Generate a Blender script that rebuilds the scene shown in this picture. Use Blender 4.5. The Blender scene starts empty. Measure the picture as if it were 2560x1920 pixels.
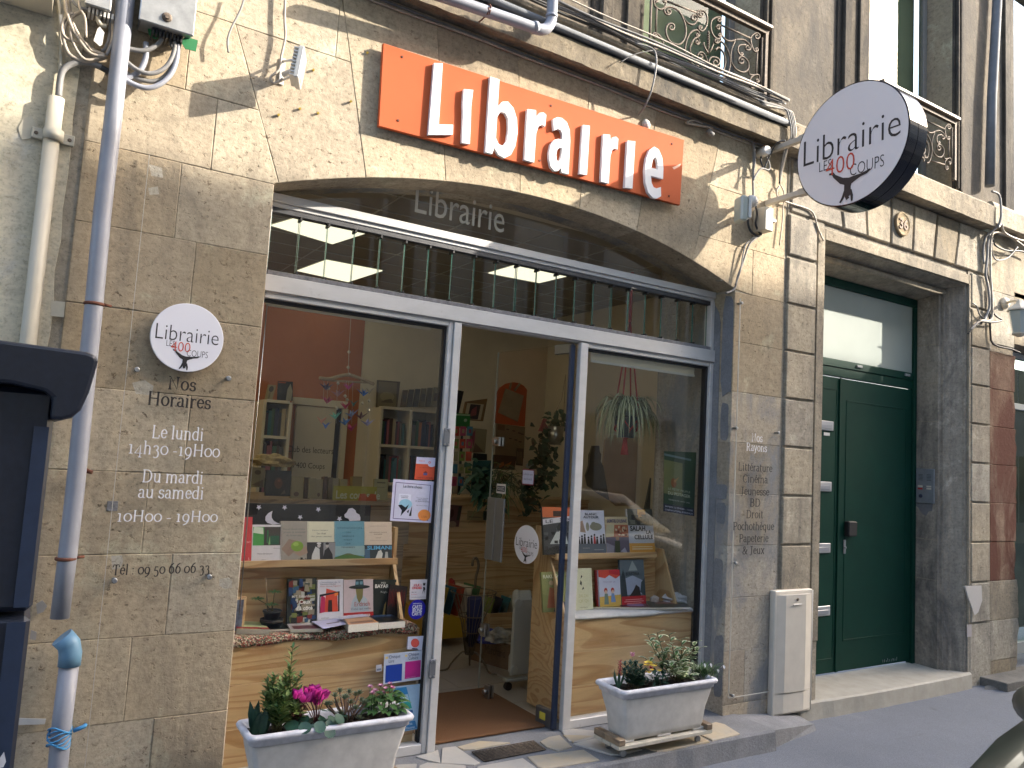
import bpy, math, random
from mathutils import Vector, Matrix
import numpy as np
random.seed(7)
R_ = math.radians
sc = bpy.context.scene
COL = sc.collection
# ---------------------------------------------------------------- camera
YAW, PIT, ROL = 0.5553, 0.0953, 0.0576
CAM_D, CAM_H, FPX = 3.5804, 1.55, 1944.64
fw = Vector((math.sin(YAW)*math.cos(PIT), math.cos(YAW)*math.cos(PIT), math.sin(PIT)))
r0 = Vector((math.cos(YAW), -math.sin(YAW), 0)); u0 = r0.cross(fw)
rt = math.cos(ROL)*r0+math.sin(ROL)*u0; up = -math.sin(ROL)*r0+math.cos(ROL)*u0
cam = bpy.data.cameras.new('camera'); camo = bpy.data.objects.new('camera', cam); COL.objects.link(camo)
m = Matrix.Identity(4)
for i in range(3):
    m[i][0] = rt[i]; m[i][1] = up[i]; m[i][2] = -fw[i]
m[0][3], m[1][3], m[2][3] = 0, -CAM_D, CAM_H
camo.matrix_world = m
cam.sensor_width = 36; cam.lens = 36*FPX/2560; cam.clip_start = .02; cam.clip_end = 400
sc.camera = camo
# ---------------------------------------------------------------- sky, sun, exposure
w = bpy.data.worlds.new('World'); sc.world = w; w.use_nodes = True
wn = w.node_tree.nodes; sky = wn.new('ShaderNodeTexSky'); sky.sky_type = 'NISHITA'; sky.sun_disc = False
SUN = Vector((1.9, -1.0, 1.1))          # towards the sun
sky.sun_elevation = math.atan2(1.1, math.hypot(1.9, 1.0)); sky.sun_rotation = math.atan2(1.9, -1.0)
sky.air_density = 1.0; sky.dust_density = 4.2; sky.ozone_density = 1.0
w.node_tree.links.new(sky.outputs[0], wn['Background'].inputs[0]); wn['Background'].inputs[1].default_value = 0.15
sl = bpy.data.lights.new('sun', 'SUN'); sl.energy = 2.0; sl.angle = R_(.5); sl.color = (1, .92, .80)
so = bpy.data.objects.new('sun', sl); COL.objects.link(so); so.rotation_euler = SUN.to_track_quat('Z', 'Y').to_euler()
so.location = (10, -10, 12)
vs = sc.view_settings; vs.view_transform = 'Standard'; vs.look = 'None'; vs.gamma = 1; vs.use_curve_mapping = False
vs.exposure = 2.6
sc.cycles.max_bounces = 8; sc.cycles.transparent_max_bounces = 24; sc.cycles.glossy_bounces = 4
sc.cycles.caustics_reflective = False; sc.cycles.caustics_refractive = False

# ---------------------------------------------------------------- survey: image ray -> point on a real plane
CP = Vector((0, -CAM_D, CAM_H))
def ray(u, v): return fw+rt*((u-1280)/FPX)-up*((v-960)/FPX)
def W(u, v, y=0.0): d = ray(u, v); return CP+d*((y+CAM_D)/d.y)
def WZ(u, v, z=0.0): d = ray(u, v); return CP+d*((z-CAM_H)/d.z)
def WX(u, v, x=0.0): d = ray(u, v); return CP+d*(x/d.x)
def tl(ox, oy, a, b): return ox+a*.38577, oy+b*.38577

# ---------------------------------------------------------------- materials
MATS = {}
def newmat(name):
    mt = bpy.data.materials.new(name); mt.use_nodes = True
    return mt, mt.node_tree.nodes, mt.node_tree.links, mt.node_tree.nodes['Principled BSDF']
def col4(c): return (c[0], c[1], c[2], 1)
def noise(N, L, vec, scale, detail=5, rough=.6, dist=0):
    n = N.new('ShaderNodeTexNoise'); n.inputs['Scale'].default_value = scale; n.inputs['Detail'].default_value = detail
    n.inputs['Roughness'].default_value = rough; n.inputs['Distortion'].default_value = dist
    if vec: L.new(vec, n.inputs['Vector'])
    return n.outputs['Fac']
def ramp(N, L, fac, stops):
    r = N.new('ShaderNodeValToRGB'); e = r.color_ramp.elements
    while len(e) < len(stops): e.new(.5)
    for k, (p, c) in enumerate(stops):
        e[k].position = p; e[k].color = col4(c) if hasattr(c, '__len__') else (c, c, c, 1)
    L.new(fac, r.inputs[0]); return r.outputs['Color']
def mix(N, L, fac, a, b, mode='MIX'):
    x = N.new('ShaderNodeMix'); x.data_type = 'RGBA'; x.blend_type = mode
    for s, v_ in ((0, fac), (6, a), (7, b)):
        if isinstance(v_, (int, float)): x.inputs[s].default_value = v_
        elif isinstance(v_, tuple): x.inputs[s].default_value = col4(v_)
        else: L.new(v_, x.inputs[s])
    return x.outputs[2]
def pos(N, L, sx=1, sy=1, sz=1):
    g = N.new('ShaderNodeNewGeometry'); mp = N.new('ShaderNodeMapping'); mp.inputs['Scale'].default_value = (sx, sy, sz)
    L.new(g.outputs['Position'], mp.inputs['Vector']); return mp.outputs[0]
def objpos(N, L, sx=1, sy=1, sz=1):
    g = N.new('ShaderNodeTexCoord'); mp = N.new('ShaderNodeMapping'); mp.inputs['Scale'].default_value = (sx, sy, sz)
    L.new(g.outputs['Object'], mp.inputs['Vector']); return mp.outputs[0]
def bump(N, L, h, bs, strength, dist):
    b = N.new('ShaderNodeBump'); b.inputs['Strength'].default_value = strength; b.inputs['Distance'].default_value = dist
    L.new(h, b.inputs['Height']); L.new(b.outputs[0], bs.inputs['Normal']); return b
def rnd(N): return N.new('ShaderNodeObjectInfo').outputs['Random']

def stone(name, c1, c2, grime, g_lo, g_hi, pit=.5, patch=None, streak=0, bs_=.6, tinted=True):
    mt, N, L, B = newmat(name); p = pos(N, L)
    c = mix(N, L, ramp(N, L, noise(N, L, p, 2.2, 6, .65), [(.3, 0.), (.72, 1.)]), c1, c2)
    # per block tint
    tint = ramp(N, L, rnd(N), [(0, .80), (.5, .97), (1, 1.16)])
    if tinted: c = mix(N, L, 1., c, tint, 'MULTIPLY')
    tint2 = ramp(N, L, rnd(N), [(0, (.98, .90, .78)), (.2, (1.08, 1.08, 1.12)), (.4, (.90, .84, .76)), (.6, (1.08, 1.1, 1.14)), (.8, (1., .96, .90)), (1, (.88, .84, .80))])
    c = mix(N, L, ramp(N, L, noise(N, L, p, 2.6, 7, .72, .8), [(.56, 0.), (.66, .5)]), c, tuple(min(.62, q_*1.35+.05) for q_ in c1))
    if tinted: c = mix(N, L, 1., c, tint2, 'MULTIPLY')
    # fine bedding grain (horizontal) and speckle
    bed = noise(N, L, pos(N, L, 14, 14, 70), 1, 4, .6)
    c = mix(N, L, .35, c, ramp(N, L, bed, [(.3, .72), (.7, 1.2)]), 'MULTIPLY')
    sp = noise(N, L, p, 70, 6, .75)
    c = mix(N, L, .62, c, ramp(N, L, sp, [(.32, .42), (.46, 1.), (.62, 1.05), (.78, 1.28)]), 'MULTIPLY')
    c = mix(N, L, .5, c, ramp(N, L, noise(N, L, p, 9, 7, .75), [(.28, .62), (.5, 1.), (.72, 1.22)]), 'MULTIPLY')
    c = mix(N, L, .38, c, ramp(N, L, noise(N, L, p, 36, 4, .72, .3), [(.34, .50), (.47, .98), (.56, 1.02), (.70, 1.22)]), 'MULTIPLY')
    # pits (travertine like holes)
    pv = pos(N, L, 30, 30, 40); n1 = noise(N, L, pv, 1, 6, .7, .2)
    zone = ramp(N, L, noise(N, L, p, 3.1, 4), [(.34, 0.), (.54, 1.)])
    pits = ramp(N, L, n1, [(.58, 0.), (.66, .95)])
    pm = mix(N, L, 1., pits, zone, 'MULTIPLY')
    c = mix(N, L, mix(N, L, 1., pm, pit, 'MULTIPLY') if False else pm, c, mix(N, L, pit, c, (.13, .085, .05)))
    if patch:
        pz = ramp(N, L, noise(N, L, p, 4.4, 4, .5), [(.58, 0.), (.61, 1.)])
        c = mix(N, L, pz, c, patch)
    gz = ramp(N, L, noise(N, L, pos(N, L, 2.0, 2.0, .8), 1.3, 7, .7, .6), [(g_lo, 0.), (g_hi, 1.)])
    c = mix(N, L, gz, c, grime)
    if streak:
        st = ramp(N, L, noise(N, L, pos(N, L, 16, 16, .9), 1, 5, .6), [(.42, 0.), (.75, 1.)])
        c = mix(N, L, mix(N, L, 1., st, (streak, streak, streak), 'MULTIPLY'), c, grime)
    L.new(c, B.inputs['Base Color']); B.inputs['Roughness'].default_value = .93; B.inputs['Specular IOR Level'].default_value = .25
    a = N.new('ShaderNodeMath'); a.operation = 'MULTIPLY_ADD'; a.inputs[1].default_value = .35; L.new(sp, a.inputs[0])
    s2 = N.new('ShaderNodeMath'); s2.operation = 'MULTIPLY'; s2.inputs[1].default_value = -1.4; L.new(pm, s2.inputs[0]); L.new(s2.outputs[0], a.inputs[2])
    a2 = N.new('ShaderNodeMath'); a2.operation = 'MULTIPLY_ADD'; a2.inputs[1].default_value = 1.6
    L.new(noise(N, L, p, 16, 5), a2.inputs[0]); L.new(a.outputs[0], a2.inputs[2])
    bump(N, L, a2.outputs[0], B, bs_, .006)
    return mt
GRM = (.085, .078, .070)
M_SHOP = stone('limestone_warm', (.49, .415, .30), (.42, .355, .255), (.20, .17, .13), .56, .82, .8, None, .22)
M_JAMB = stone('limestone_jamb', (.46, .41, .33), (.38, .34, .28), (.25, .255, .26), .48, .60, .7)
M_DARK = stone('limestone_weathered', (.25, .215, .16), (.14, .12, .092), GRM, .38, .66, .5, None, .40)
M_FASC = stone('cornice_stone', (.38, .34, .265), (.25, .22, .17), GRM, .46, .68, .8, None, .2)
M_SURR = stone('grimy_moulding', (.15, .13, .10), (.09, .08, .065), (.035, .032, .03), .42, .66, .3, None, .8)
M_PORT = stone('limestone_portal', (.43, .385, .30), (.34, .305, .245), (.14, .13, .115), .50, .74, .4, None, .35)
M_RED = stone('limestone_red_paint', (.30, .22, .155), (.20, .115, .08), (.12, .045, .03), .42, .56, .3, None, .5)
M_MORTAR = stone('mortar', (.36, .32, .25), (.22, .19, .145), GRM, .6, .9, .2)
M_PLAST = stone('cream_plaster', (.62, .56, .42), (.56, .50, .38), (.40, .37, .30), .62, .9, .0, None, 0, .25, False)
M_OPP = stone('opposite_stone', (.78, .72, .60), (.70, .64, .53), GRM, .6, .9, .2, None, 0, .6, False)

def simple(name, c, rough=.5, metal=0., nz=0., nscale=30, bumpd=0., spec=.5, coat=0., rv=0., emit=None):
    key = name
    if key in MATS: return MATS[key]
    mt, N, L, B = newmat(name); B.inputs['Roughness'].default_value = rough; B.inputs['Metallic'].default_value = metal
    B.inputs['Specular IOR Level'].default_value = spec; B.inputs['Coat Weight'].default_value = coat
    if nz or rv:
        cc = c
        if nz:
            f = noise(N, L, pos(N, L), nscale, 5)
            cc = mix(N, L, 1., cc, ramp(N, L, f, [(.25, 1-nz), (.75, 1+nz)]), 'MULTIPLY')
        if rv: cc = mix(N, L, 1., cc, ramp(N, L, rnd(N), [(0, 1-rv), (1, 1+rv)]), 'MULTIPLY')
        L.new(cc, B.inputs['Base Color'])
        if bumpd: bump(N, L, noise(N, L, pos(N, L), nscale*2, 6), B, .6, bumpd)
    else: B.inputs['Base Color'].default_value = col4(c)
    if emit: B.inputs['Emission Color'].default_value = col4(c); B.inputs['Emission Strength'].default_value = emit
    MATS[key] = mt; return mt
def P(c, rough=.55):           # flat printed or painted colour
    return simple('print_%02x%02x%02x' % tuple(int(max(0, min(1, x))*255) for x in c), c, rough, nz=.05, nscale=60)
def C(r, g, b):                # sRGB 0..255 -> linear
    f = lambda x: ((x/255+.055)/1.055)**2.4 if x > 10 else x/255/12.92
    return (f(r), f(g), f(b))
def alu():
    mt, N, L, B = newmat('aluminium_frame')
    c = mix(N, L, ramp(N, L, noise(N, L, pos(N, L, 3, 3, 8), 2, 5), [(.3, 0.), (.7, 1.)]), (.52, .51, .50), (.60, .59, .58))
    c = mix(N, L, ramp(N, L, noise(N, L, pos(N, L), 22, 5, .7), [(.62, 0.), (.8, .6)]), c, (.25, .23, .20))
    L.new(c, B.inputs['Base Color']); B.inputs['Metallic'].default_value = .12; B.inputs['Roughness'].default_value = .42
    return mt
M_ALU = alu()
M_BLACK = simple('black_rubber', (.012, .012, .014), .6)
M_DKRAIL = simple('dark_louvre_rail', (.07, .07, .075), .5, .3, .3, 25)
M_STEEL = simple('brushed_steel', (.42, .42, .42), .28, .95, .1, 40)
M_PVC = simple('grey_pvc', (.27, .28, .32), .45, 0, .12, 9, .0006)
M_PVCB = simple('blue_pvc', (.13, .26, .38), .45, 0, .15, 12)
M_ZINC = simple('zinc_gutter', (.16, .17, .185), .8, 0, .2, 9)
M_CABLE = simple('grey_cable', (.20, .195, .19), .6, 0, .25, 20)
M_CABLEL = simple('beige_cable', (.42, .36, .29), .6, 0, .2, 20)
M_CABLED = simple('black_cable', (.03, .03, .032), .55)
M_IRON = simple('rusted_iron', (.13, .10, .075), .75, .2, .5, 60, .001)
M_WHITEP = simple('white_plastic', (.62, .60, .56), .45, 0, .08, 12)
M_CREAMP = simple('cream_cover_plastic', (.50, .46, .37), .5, 0, .06, 8)
M_GREEN = simple('green_gloss_paint', (.003, .036, .024), .5, 0, .12, 5, .0004, .18)
M_FROST = simple('frosted_glass', (.32, .36, .33), .35, 0, .06, 3)
M_ORANGE = simple('orange_sign_paint', (.50, .115, .045), .75, 0, .05, 5, 0, .12)
M_WHITE = simple('white_letter_paint', (.72, .72, .73), .6, spec=.2)
M_RUST = simple('rust', (.12, .04, .02), .8, 0, .3, 80)
M_NAVY = simple('navy_cabinet_paint', (.010, .013, .024), .38, 0, .3, 50, .0004)
M_NAVYL = simple('navy_cabinet_edge', (.020, .032, .066), .35, 0, .15, 30)
M_SOIL = simple('potting_soil', (.022, .015, .010), .95, 0, .5, 70, .006)
M_GLOSSBLK = simple('gloss_black_rim', (.006, .007, .014), .12, 0, spec=.35)
M_SIGNW = simple('sign_white', (.70, .67, .68), .4)
M_TROUGH = simple('white_trough_plastic', (.58, .56, .53), .6, 0, .16, 14, .0008)
def brick_conc(): pass
def asphalt():
    mt, N, L, B = newmat('pavement_asphalt'); p = pos(N, L)
    c = mix(N, L, ramp(N, L, noise(N, L, p, 1.1, 6, .6), [(.3, 0.), (.7, 1.)]), (.115, .128, .152), (.155, .168, .195))
    c = mix(N, L, .6, c, ramp(N, L, noise(N, L, p, 220, 3), [(.3, .55), (.7, 1.5)]), 'MULTIPLY')
    c = mix(N, L, ramp(N, L, noise(N, L, p, 3.2, 7, .7, 1.2), [(.60, 0.), (.70, 1.)]), c, (.17, .18, .20))
    c = mix(N, L, ramp(N, L, noise(N, L, pos(N, L, 1, 2.2, 1), 2.1, 7, .75, .8), [(.62, 0.), (.74, .7)]), c, (.06, .06, .062))
    L.new(c, B.inputs['Base Color']); B.inputs['Roughness'].default_value = .8
    bump(N, L, noise(N, L, p, 160, 4), B, .8, .004); return mt
M_ASPH = asphalt()
def concrete(name, a, b):
    mt, N, L, B = newmat(name); p = pos(N, L)
    c = mix(N, L, ramp(N, L, noise(N, L, p, 5, 7, .7), [(.3, 0.), (.7, 1.)]), a, b)
    c = mix(N, L, .5, c, ramp(N, L, noise(N, L, p, 120, 3), [(.3, .6), (.7, 1.3)]), 'MULTIPLY')
    L.new(c, B.inputs['Base Color']); B.inputs['Roughness'].default_value = .9
    bump(N, L, noise(N, L, p, 60, 6), B, .7, .004); return mt
M_CONC = concrete('grey_cement', (.15, .155, .165), (.24, .24, .25))
M_CONCD = concrete('dark_curb', (.10, .095, .085), (.19, .18, .16))
def paving(name, a, b):
    mt, N, L, B = newmat(name); p = pos(N, L)
    c = mix(N, L, ramp(N, L, noise(N, L, p, 7, 6, .6), [(.3, 0.), (.7, 1.)]), a, b)
    c = mix(N, L, 1., c, ramp(N, L, rnd(N), [(0, .82), (1, 1.15)]), 'MULTIPLY')
    c = mix(N, L, ramp(N, L, noise(N, L, p, 18, 6, .7), [(.6, 0.), (.78, .6)]), c, (.2, .2, .21))
    L.new(c, B.inputs['Base Color']); B.inputs['Roughness'].default_value = .75
    bump(N, L, noise(N, L, p, 30, 6), B, .5, .004); return mt
M_PAV1 = paving('paving_buff', (.44, .36, .24), (.36, .33, .28)); M_PAV2 = paving('paving_grey', (.36, .35, .33), (.42, .39, .34))
def pine(name, a=(.64, .45, .25), b=(.46, .27, .125), vert=False):
    mt, N, L, B = newmat(name)
    p = objpos(N, L, *( (7, 4, .7) if vert else (.7, 4, 7)))
    g = N.new('ShaderNodeMapping'); oi = N.new('ShaderNodeObjectInfo')
    va = N.new('ShaderNodeVectorMath'); va.operation = 'SCALE'; va.inputs[0].default_value = (13, 7, 29); L.new(oi.outputs['Random'], va.inputs['Scale'])
    v2 = N.new('ShaderNodeVectorMath'); L.new(p, v2.inputs[0]); L.new(va.outputs[0], v2.inputs[1])
    n = noise(N, L, v2.outputs[0], .55, 2, .4, .3)
    mm = N.new('ShaderNodeMath'); mm.operation = 'MULTIPLY'; mm.inputs[1].default_value = 20; L.new(n, mm.inputs[0])
    fr = N.new('ShaderNodeMath'); fr.operation = 'FRACT'; L.new(mm.outputs[0], fr.inputs[0])
    rings = ramp(N, L, fr.outputs[0], [(0, .05), (.55, .25), (.85, 1.), (.97, .8), (1, .05)])
    fine = noise(N, L, v2.outputs[0], 9, 3)
    c = mix(N, L, rings, a, b)
    c = mix(N, L, .35, c, ramp(N, L, fine, [(.3, .7), (.7, 1.2)]), 'MULTIPLY')
    vo = N.new('ShaderNodeTexVoronoi'); vo.inputs['Scale'].default_value = 1.0
    L.new(v2.outputs[0], vo.inputs['Vector'])
    c = mix(N, L, ramp(N, L, vo.outputs['Distance'], [(.05, 1.), (.11, 0.)]), c, (.13, .055, .022))
    L.new(c, B.inputs['Base Color']); B.inputs['Roughness'].default_value = .5
    return mt
M_PINE = pine('pine_boards'); M_PINEV = pine('pine_boards_upright', vert=True)
M_PINED = pine('pine_old', (.30, .22, .14), (.17, .12, .08))
def glass(name, ior=1.55, tint=(1, 1, 1), rough=.0):
    mt, N, L, B = newmat(name); N.remove(B); out = N['Material Output']
    f = N.new('ShaderNodeFresnel'); f.inputs['IOR'].default_value = ior
    t = N.new('ShaderNodeBsdfTransparent'); t.inputs['Color'].default_value = col4(tint)
    g = N.new('ShaderNodeBsdfGlossy'); g.inputs['Roughness'].default_value = rough
    ge = N.new('ShaderNodeNewGeometry'); inv = N.new('ShaderNodeMath'); inv.operation = 'SUBTRACT'; inv.inputs[0].default_value = 1; L.new(ge.outputs['Backfacing'], inv.inputs[1])
    mu = N.new('ShaderNodeMath'); mu.operation = 'MULTIPLY'; L.new(f.outputs[0], mu.inputs[0]); L.new(inv.outputs[0], mu.inputs[1])
    x = N.new('ShaderNodeMixShader'); L.new(mu.outputs[0], x.inputs[0]); L.new(t.outputs[0], x.inputs[1]); L.new(g.outputs[0], x.inputs[2])
    L.new(x.outputs[0], out.inputs['Surface']); return mt
M_GLASS = glass('window_glass', 1.56, (.98, .98, .96)); M_ACRYL = glass('clear_acrylic', 1.35, (.99, .99, .99), .08)
M_GLASSG = glass('louvre_glass', 1.55, (.95, .97, .95))
M_GEDGE = simple('green_glass_edge', (.05, .16, .13), .2)

# ---------------------------------------------------------------- mesh building
class MB:
    def __init__(s): s.v = []; s.f = []; s.m = []; s.sm = []
    def face(s, idx, mi=0, sm=False): s.f.append(tuple(idx)); s.m.append(mi); s.sm.append(sm)
    def poly(s, pts, mi=0):
        b = len(s.v); s.v += [tuple(p) for p in pts]; s.face(range(b, b+len(pts)), mi); return s
    def hexa(s, p, mi=0):     # p: 8 corners, bottom ring then top ring
        b = len(s.v); s.v += [tuple(q) for q in p]
        for f in ((3, 2, 1, 0), (4, 5, 6, 7), (0, 1, 5, 4), (1, 2, 6, 5), (2, 3, 7, 6), (3, 0, 4, 7)): s.face([b+i for i in f], mi)
        return s
    def box(s, x0, x1, y0, y1, z0, z1, mi=0, bev=0.0):
        if bev <= 0:
            return s.hexa([(x0, y0, z0), (x1, y0, z0), (x1, y1, z0), (x0, y1, z0), (x0, y0, z1), (x1, y0, z1), (x1, y1, z1), (x0, y1, z1)], mi)
        return s.obox(Vector(((x0+x1)/2, (y0+y1)/2, (z0+z1)/2)), Vector((1, 0, 0)), Vector((0, 1, 0)), Vector((0, 0, 1)), (x1-x0), (y1-y0), (z1-z0), mi, bev)
    def obox(s, c, ax, ay, az, sx, sy, sz, mi=0, bev=0.0):
        c = Vector(c); hx, hy, hz = sx/2, sy/2, sz/2
        if bev <= 0:
            q = [c+ax*a*hx+ay*b*hy+az*d*hz for d in (-1, 1) for a, b in ((-1, -1), (1, -1), (1, 1), (-1, 1))]
            return s.hexa(q, mi)
        b0 = len(s.v)
        # chamfered box: 24 verts
        k = {}
        for sxn in (-1, 1):
            for syn in (-1, 1):
                for szn in (-1, 1):
                    for ax_i in range(3):
                        o = [hx-bev, hy-bev, hz-bev]; o[ax_i] += bev
                        k[(sxn, syn, szn, ax_i)] = len(s.v)
                        s.v.append(tuple(c+ax*sxn*o[0]+ay*syn*o[1]+az*szn*o[2]))
        for i in range(3):
            j, l = (i+1) % 3, (i+2) % 3
            for sg in (-1, 1):
                r = []
                for a, b in ((-1, -1), (1, -1), (1, 1), (-1, 1)):
                    t_ = [0, 0, 0]; t_[i] = sg; t_[j] = a; t_[l] = b; r.append(k[(*t_, i)])
                s.face(r if sg > 0 else r[::-1], mi)
        for i in range(3):
            j, l = (i+1) % 3, (i+2) % 3
            for a in (-1, 1):
                for b in (-1, 1):
                    t0 = [0, 0, 0]; t0[j] = a; t0[l] = b; t0[i] = -1; t1 = list(t0); t1[i] = 1
                    s.face([k[(*t0, j)], k[(*t1, j)], k[(*t1, l)], k[(*t0, l)]] if a*b > 0 else [k[(*t0, l)], k[(*t1, l)], k[(*t1, j)], k[(*t0, j)]], mi)
        for a in (-1, 1):
            for b in (-1, 1):
                for d in (-1, 1):
                    r = [k[(a, b, d, 0)], k[(a, b, d, 1)], k[(a, b, d, 2)]]
                    s.face(r if a*b*d > 0 else r[::-1], mi)
        return s
    def tube(s, pts, r, n=8, mi=0, cap=True, r2=None, sm=True):
        pts = [Vector(p) for p in pts]; b = len(s.v); N_ = len(pts); prev = None
        for i, p in enumerate(pts):
            d = (pts[min(i+1, N_-1)]-pts[max(i-1, 0)])
            if d.length < 1e-9: d = Vector((0, 0, 1))
            d.normalize()
            if prev is None:
                a = Vector((0, 0, 1)) if abs(d.z) < .9 else Vector((1, 0, 0)); x = d.cross(a).normalized()
            else: x = (prev-d*prev.dot(d)).normalized()
            prev = x; y = d.cross(x)
            rr = r if r2 is None else r+(r2-r)*i/(N_-1)
            if isinstance(r, (list, tuple)): rr = r[i]
            for k in range(n): a = 2*math.pi*k/n; s.v.append(tuple(p+(x*math.cos(a)+y*math.sin(a))*rr))
        for i in range(N_-1):
            for k in range(n): s.face([b+i*n+k, b+i*n+(k+1) % n, b+(i+1)*n+(k+1) % n, b+(i+1)*n+k], mi, sm)
        if cap: s.face([b+k for k in range(n)][::-1], mi); s.face([b+(N_-1)*n+k for k in range(n)], mi)
        return s
    def lathe(s, c, prof, n=20, ax=None, mi=0, sm=True, caps=True):  # prof: (radius, height) along axis
        c = Vector(c); ax = Vector(ax or (0, 0, 1)).normalized(); a0 = Vector((1, 0, 0)) if abs(ax.x) < .9 else Vector((0, 1, 0))
        x = ax.cross(a0).normalized(); y = ax.cross(x); b = len(s.v)
        for r, h in prof:
            for k in range(n): a = 2*math.pi*k/n; s.v.append(tuple(c+ax*h+(x*math.cos(a)+y*math.sin(a))*max(r, 1e-5)))
        for i in range(len(prof)-1):
            for k in range(n): s.face([b+i*n+k, b+i*n+(k+1) % n, b+(i+1)*n+(k+1) % n, b+(i+1)*n+k], mi, sm)
        if caps: s.face([b+k for k in range(n)][::-1], mi); s.face([b+(len(prof)-1)*n+k for k in range(n)], mi)
        return s
    def prism(s, pts, o, ax, ay, d, mi=0, back=True):  # 2d polygon pts on axes ax, ay from origin o, extruded by vector d
        o = Vector(o); ax = Vector(ax); ay = Vector(ay); d = Vector(d); b = len(s.v); n = len(pts)
        for p in pts: s.v.append(tuple(o+ax*p[0]+ay*p[1]))
        for p in pts: s.v.append(tuple(o+ax*p[0]+ay*p[1]+d))
        s.face(list(range(b, b+n)), mi)
        if back: s.face([b+n+i for i in range(n)][::-1], mi)
        for i in range(n): j = (i+1) % n; s.face([b+j, b+i, b+n+i, b+n+j], mi)
        return s
    def build(s, name, mats, parent=None, kind=None, label=None, loc=None):
        me = bpy.data.meshes.new(name); vv = s.v
        if loc is not None:
            L_ = Vector(loc); vv = [tuple(Vector(q)-L_) for q in s.v]
        me.from_pydata(vv, [], s.f)
        mats = mats if isinstance(mats, (list, tuple)) else [mats]
        for x in mats: me.materials.append(x)
        me.polygons.foreach_set('material_index', s.m); me.polygons.foreach_set('use_smooth', s.sm)
        me.update()
        o = bpy.data.objects.new(name, me); COL.objects.link(o)
        WM[o.name] = Matrix.Translation(loc) if loc is not None else Matrix.Identity(4)
        if loc is not None: o.location = loc
        if parent: setp(o, parent)
        if kind: o['kind'] = kind
        if label: o['label'] = label
        return o
WM = {}
def setp(o, p):
    o.parent = p; o.matrix_parent_inverse = WM[p.name].inverted()
def tag(o, label, cat, group=None):
    o['label'] = label; o['category'] = cat
    if group: o['group'] = group
    return o
def thing(name, label, cat, loc=(0, 0, 0), group=None):
    o = bpy.data.objects.new(name, None); COL.objects.link(o); o.location = loc; o.empty_display_size = .05
    WM[o.name] = Matrix.Translation(loc); return tag(o, label, cat, group)
def struct(name, mb, mats): return mb.build(name, mats, None, 'structure')
def jitter(v, a): return v+random.uniform(-a, a)

# bevelled block facing -Y from an XZ polygon (counter-clockwise seen from the street)
def block(pts, y0, depth, bev=.003, gap=.0008, rough=.0, wob=.0012):
    A0 = [Vector((p[0], p[1])) for p in pts]; A = []
    for i, p in enumerate(A0):
        q = A0[(i+1) % len(A0)]; k = int((q-p).length/.07) if wob else 0; A.append(p)
        if k > 1:
            nn = Vector((-(q-p).y, (q-p).x)).normalized()
            for j in range(1, k): A.append(p+(q-p)*(j/k)+nn*random.uniform(-wob, wob))
    n = len(A)
    area = sum(A[i].x*A[(i+1) % n].y-A[(i+1) % n].x*A[i].y for i in range(n))
    if area < 0: A = A[::-1]
    def off(d):
        out = []
        for i in range(n):
            p0, p1, p2 = A[i-1], A[i], A[(i+1) % n]
            e1 = (p1-p0).normalized(); e2 = (p2-p1).normalized(); n1 = Vector((-e1.y, e1.x)); n2 = Vector((-e2.y, e2.x))
            b = n1+n2; l = max(b.dot(n1), .35); out.append(p1+b*(d/l))
        return out
    o = off(gap); inn = off(gap+bev); mb = MB(); b = 0
    y0 = y0+random.uniform(-rough, rough)
    for q, y in ((inn, y0), (o, y0+bev*.8), (o, y0+depth)):
        for p in q: mb.v.append((p.x, y, p.y))
    mb.face(list(range(n)))
    for r in range(2):
        for i in range(n): j = (i+1) % n; mb.face([r*n+j, r*n+i, (r+1)*n+i, (r+1)*n+j])
    return mb

# ---------------------------------------------------------------- lettering
def text_mesh(txt, width=None, height=None, bold=0.0, ext=0.0, sx=1.0):
    cu = bpy.data.curves.new('t', 'FONT'); cu.body = txt; cu.offset = bold; cu.extrude = ext; cu.resolution_u = 3
    ob = bpy.data.objects.new('t', cu); COL.objects.link(ob)
    bpy.context.view_layer.update()
    me = bpy.data.meshes.new_from_object(ob.evaluated_get(bpy.context.evaluated_depsgraph_get()))
    bpy.data.objects.remove(ob); bpy.data.curves.remove(cu)
    V = [list(q.co) for q in me.vertices]; F = [tuple(p.vertices) for p in me.polygons]; bpy.data.meshes.remove(me)
    if not V: return [], []
    x0 = min(q[0] for q in V); x1 = max(q[0] for q in V); y1 = max(q[1] for q in V)
    h = y1
    if width and height: kx, ky = width/(x1-x0), height/h
    elif width: kx = ky = width/(x1-x0)
    else: kx = ky = height/h
    if not width: kx *= sx
    V = [((q[0]-x0)*kx, q[1]*ky, q[2]) for q in V]
    return V, F
def text(mb, txt, o, right, up_, width=None, height=None, bold=0., ext=0., sx=1., align='l', mi=0):
    V, F = text_mesh(txt, width, height, bold, ext, sx)
    if not V: return mb
    wd = max(q[0] for q in V); sh = {'l': 0, 'c': -wd/2, 'r': -wd}[align]
    o = Vector(o); right = Vector(right); up_ = Vector(up_); nr = right.cross(up_); b = len(mb.v)
    for q in V: mb.v.append(tuple(o+right*(q[0]+sh)+up_*q[1]+nr*q[2]))
    for f in F: mb.face([b+i for i in f], mi)
    return mb
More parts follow.
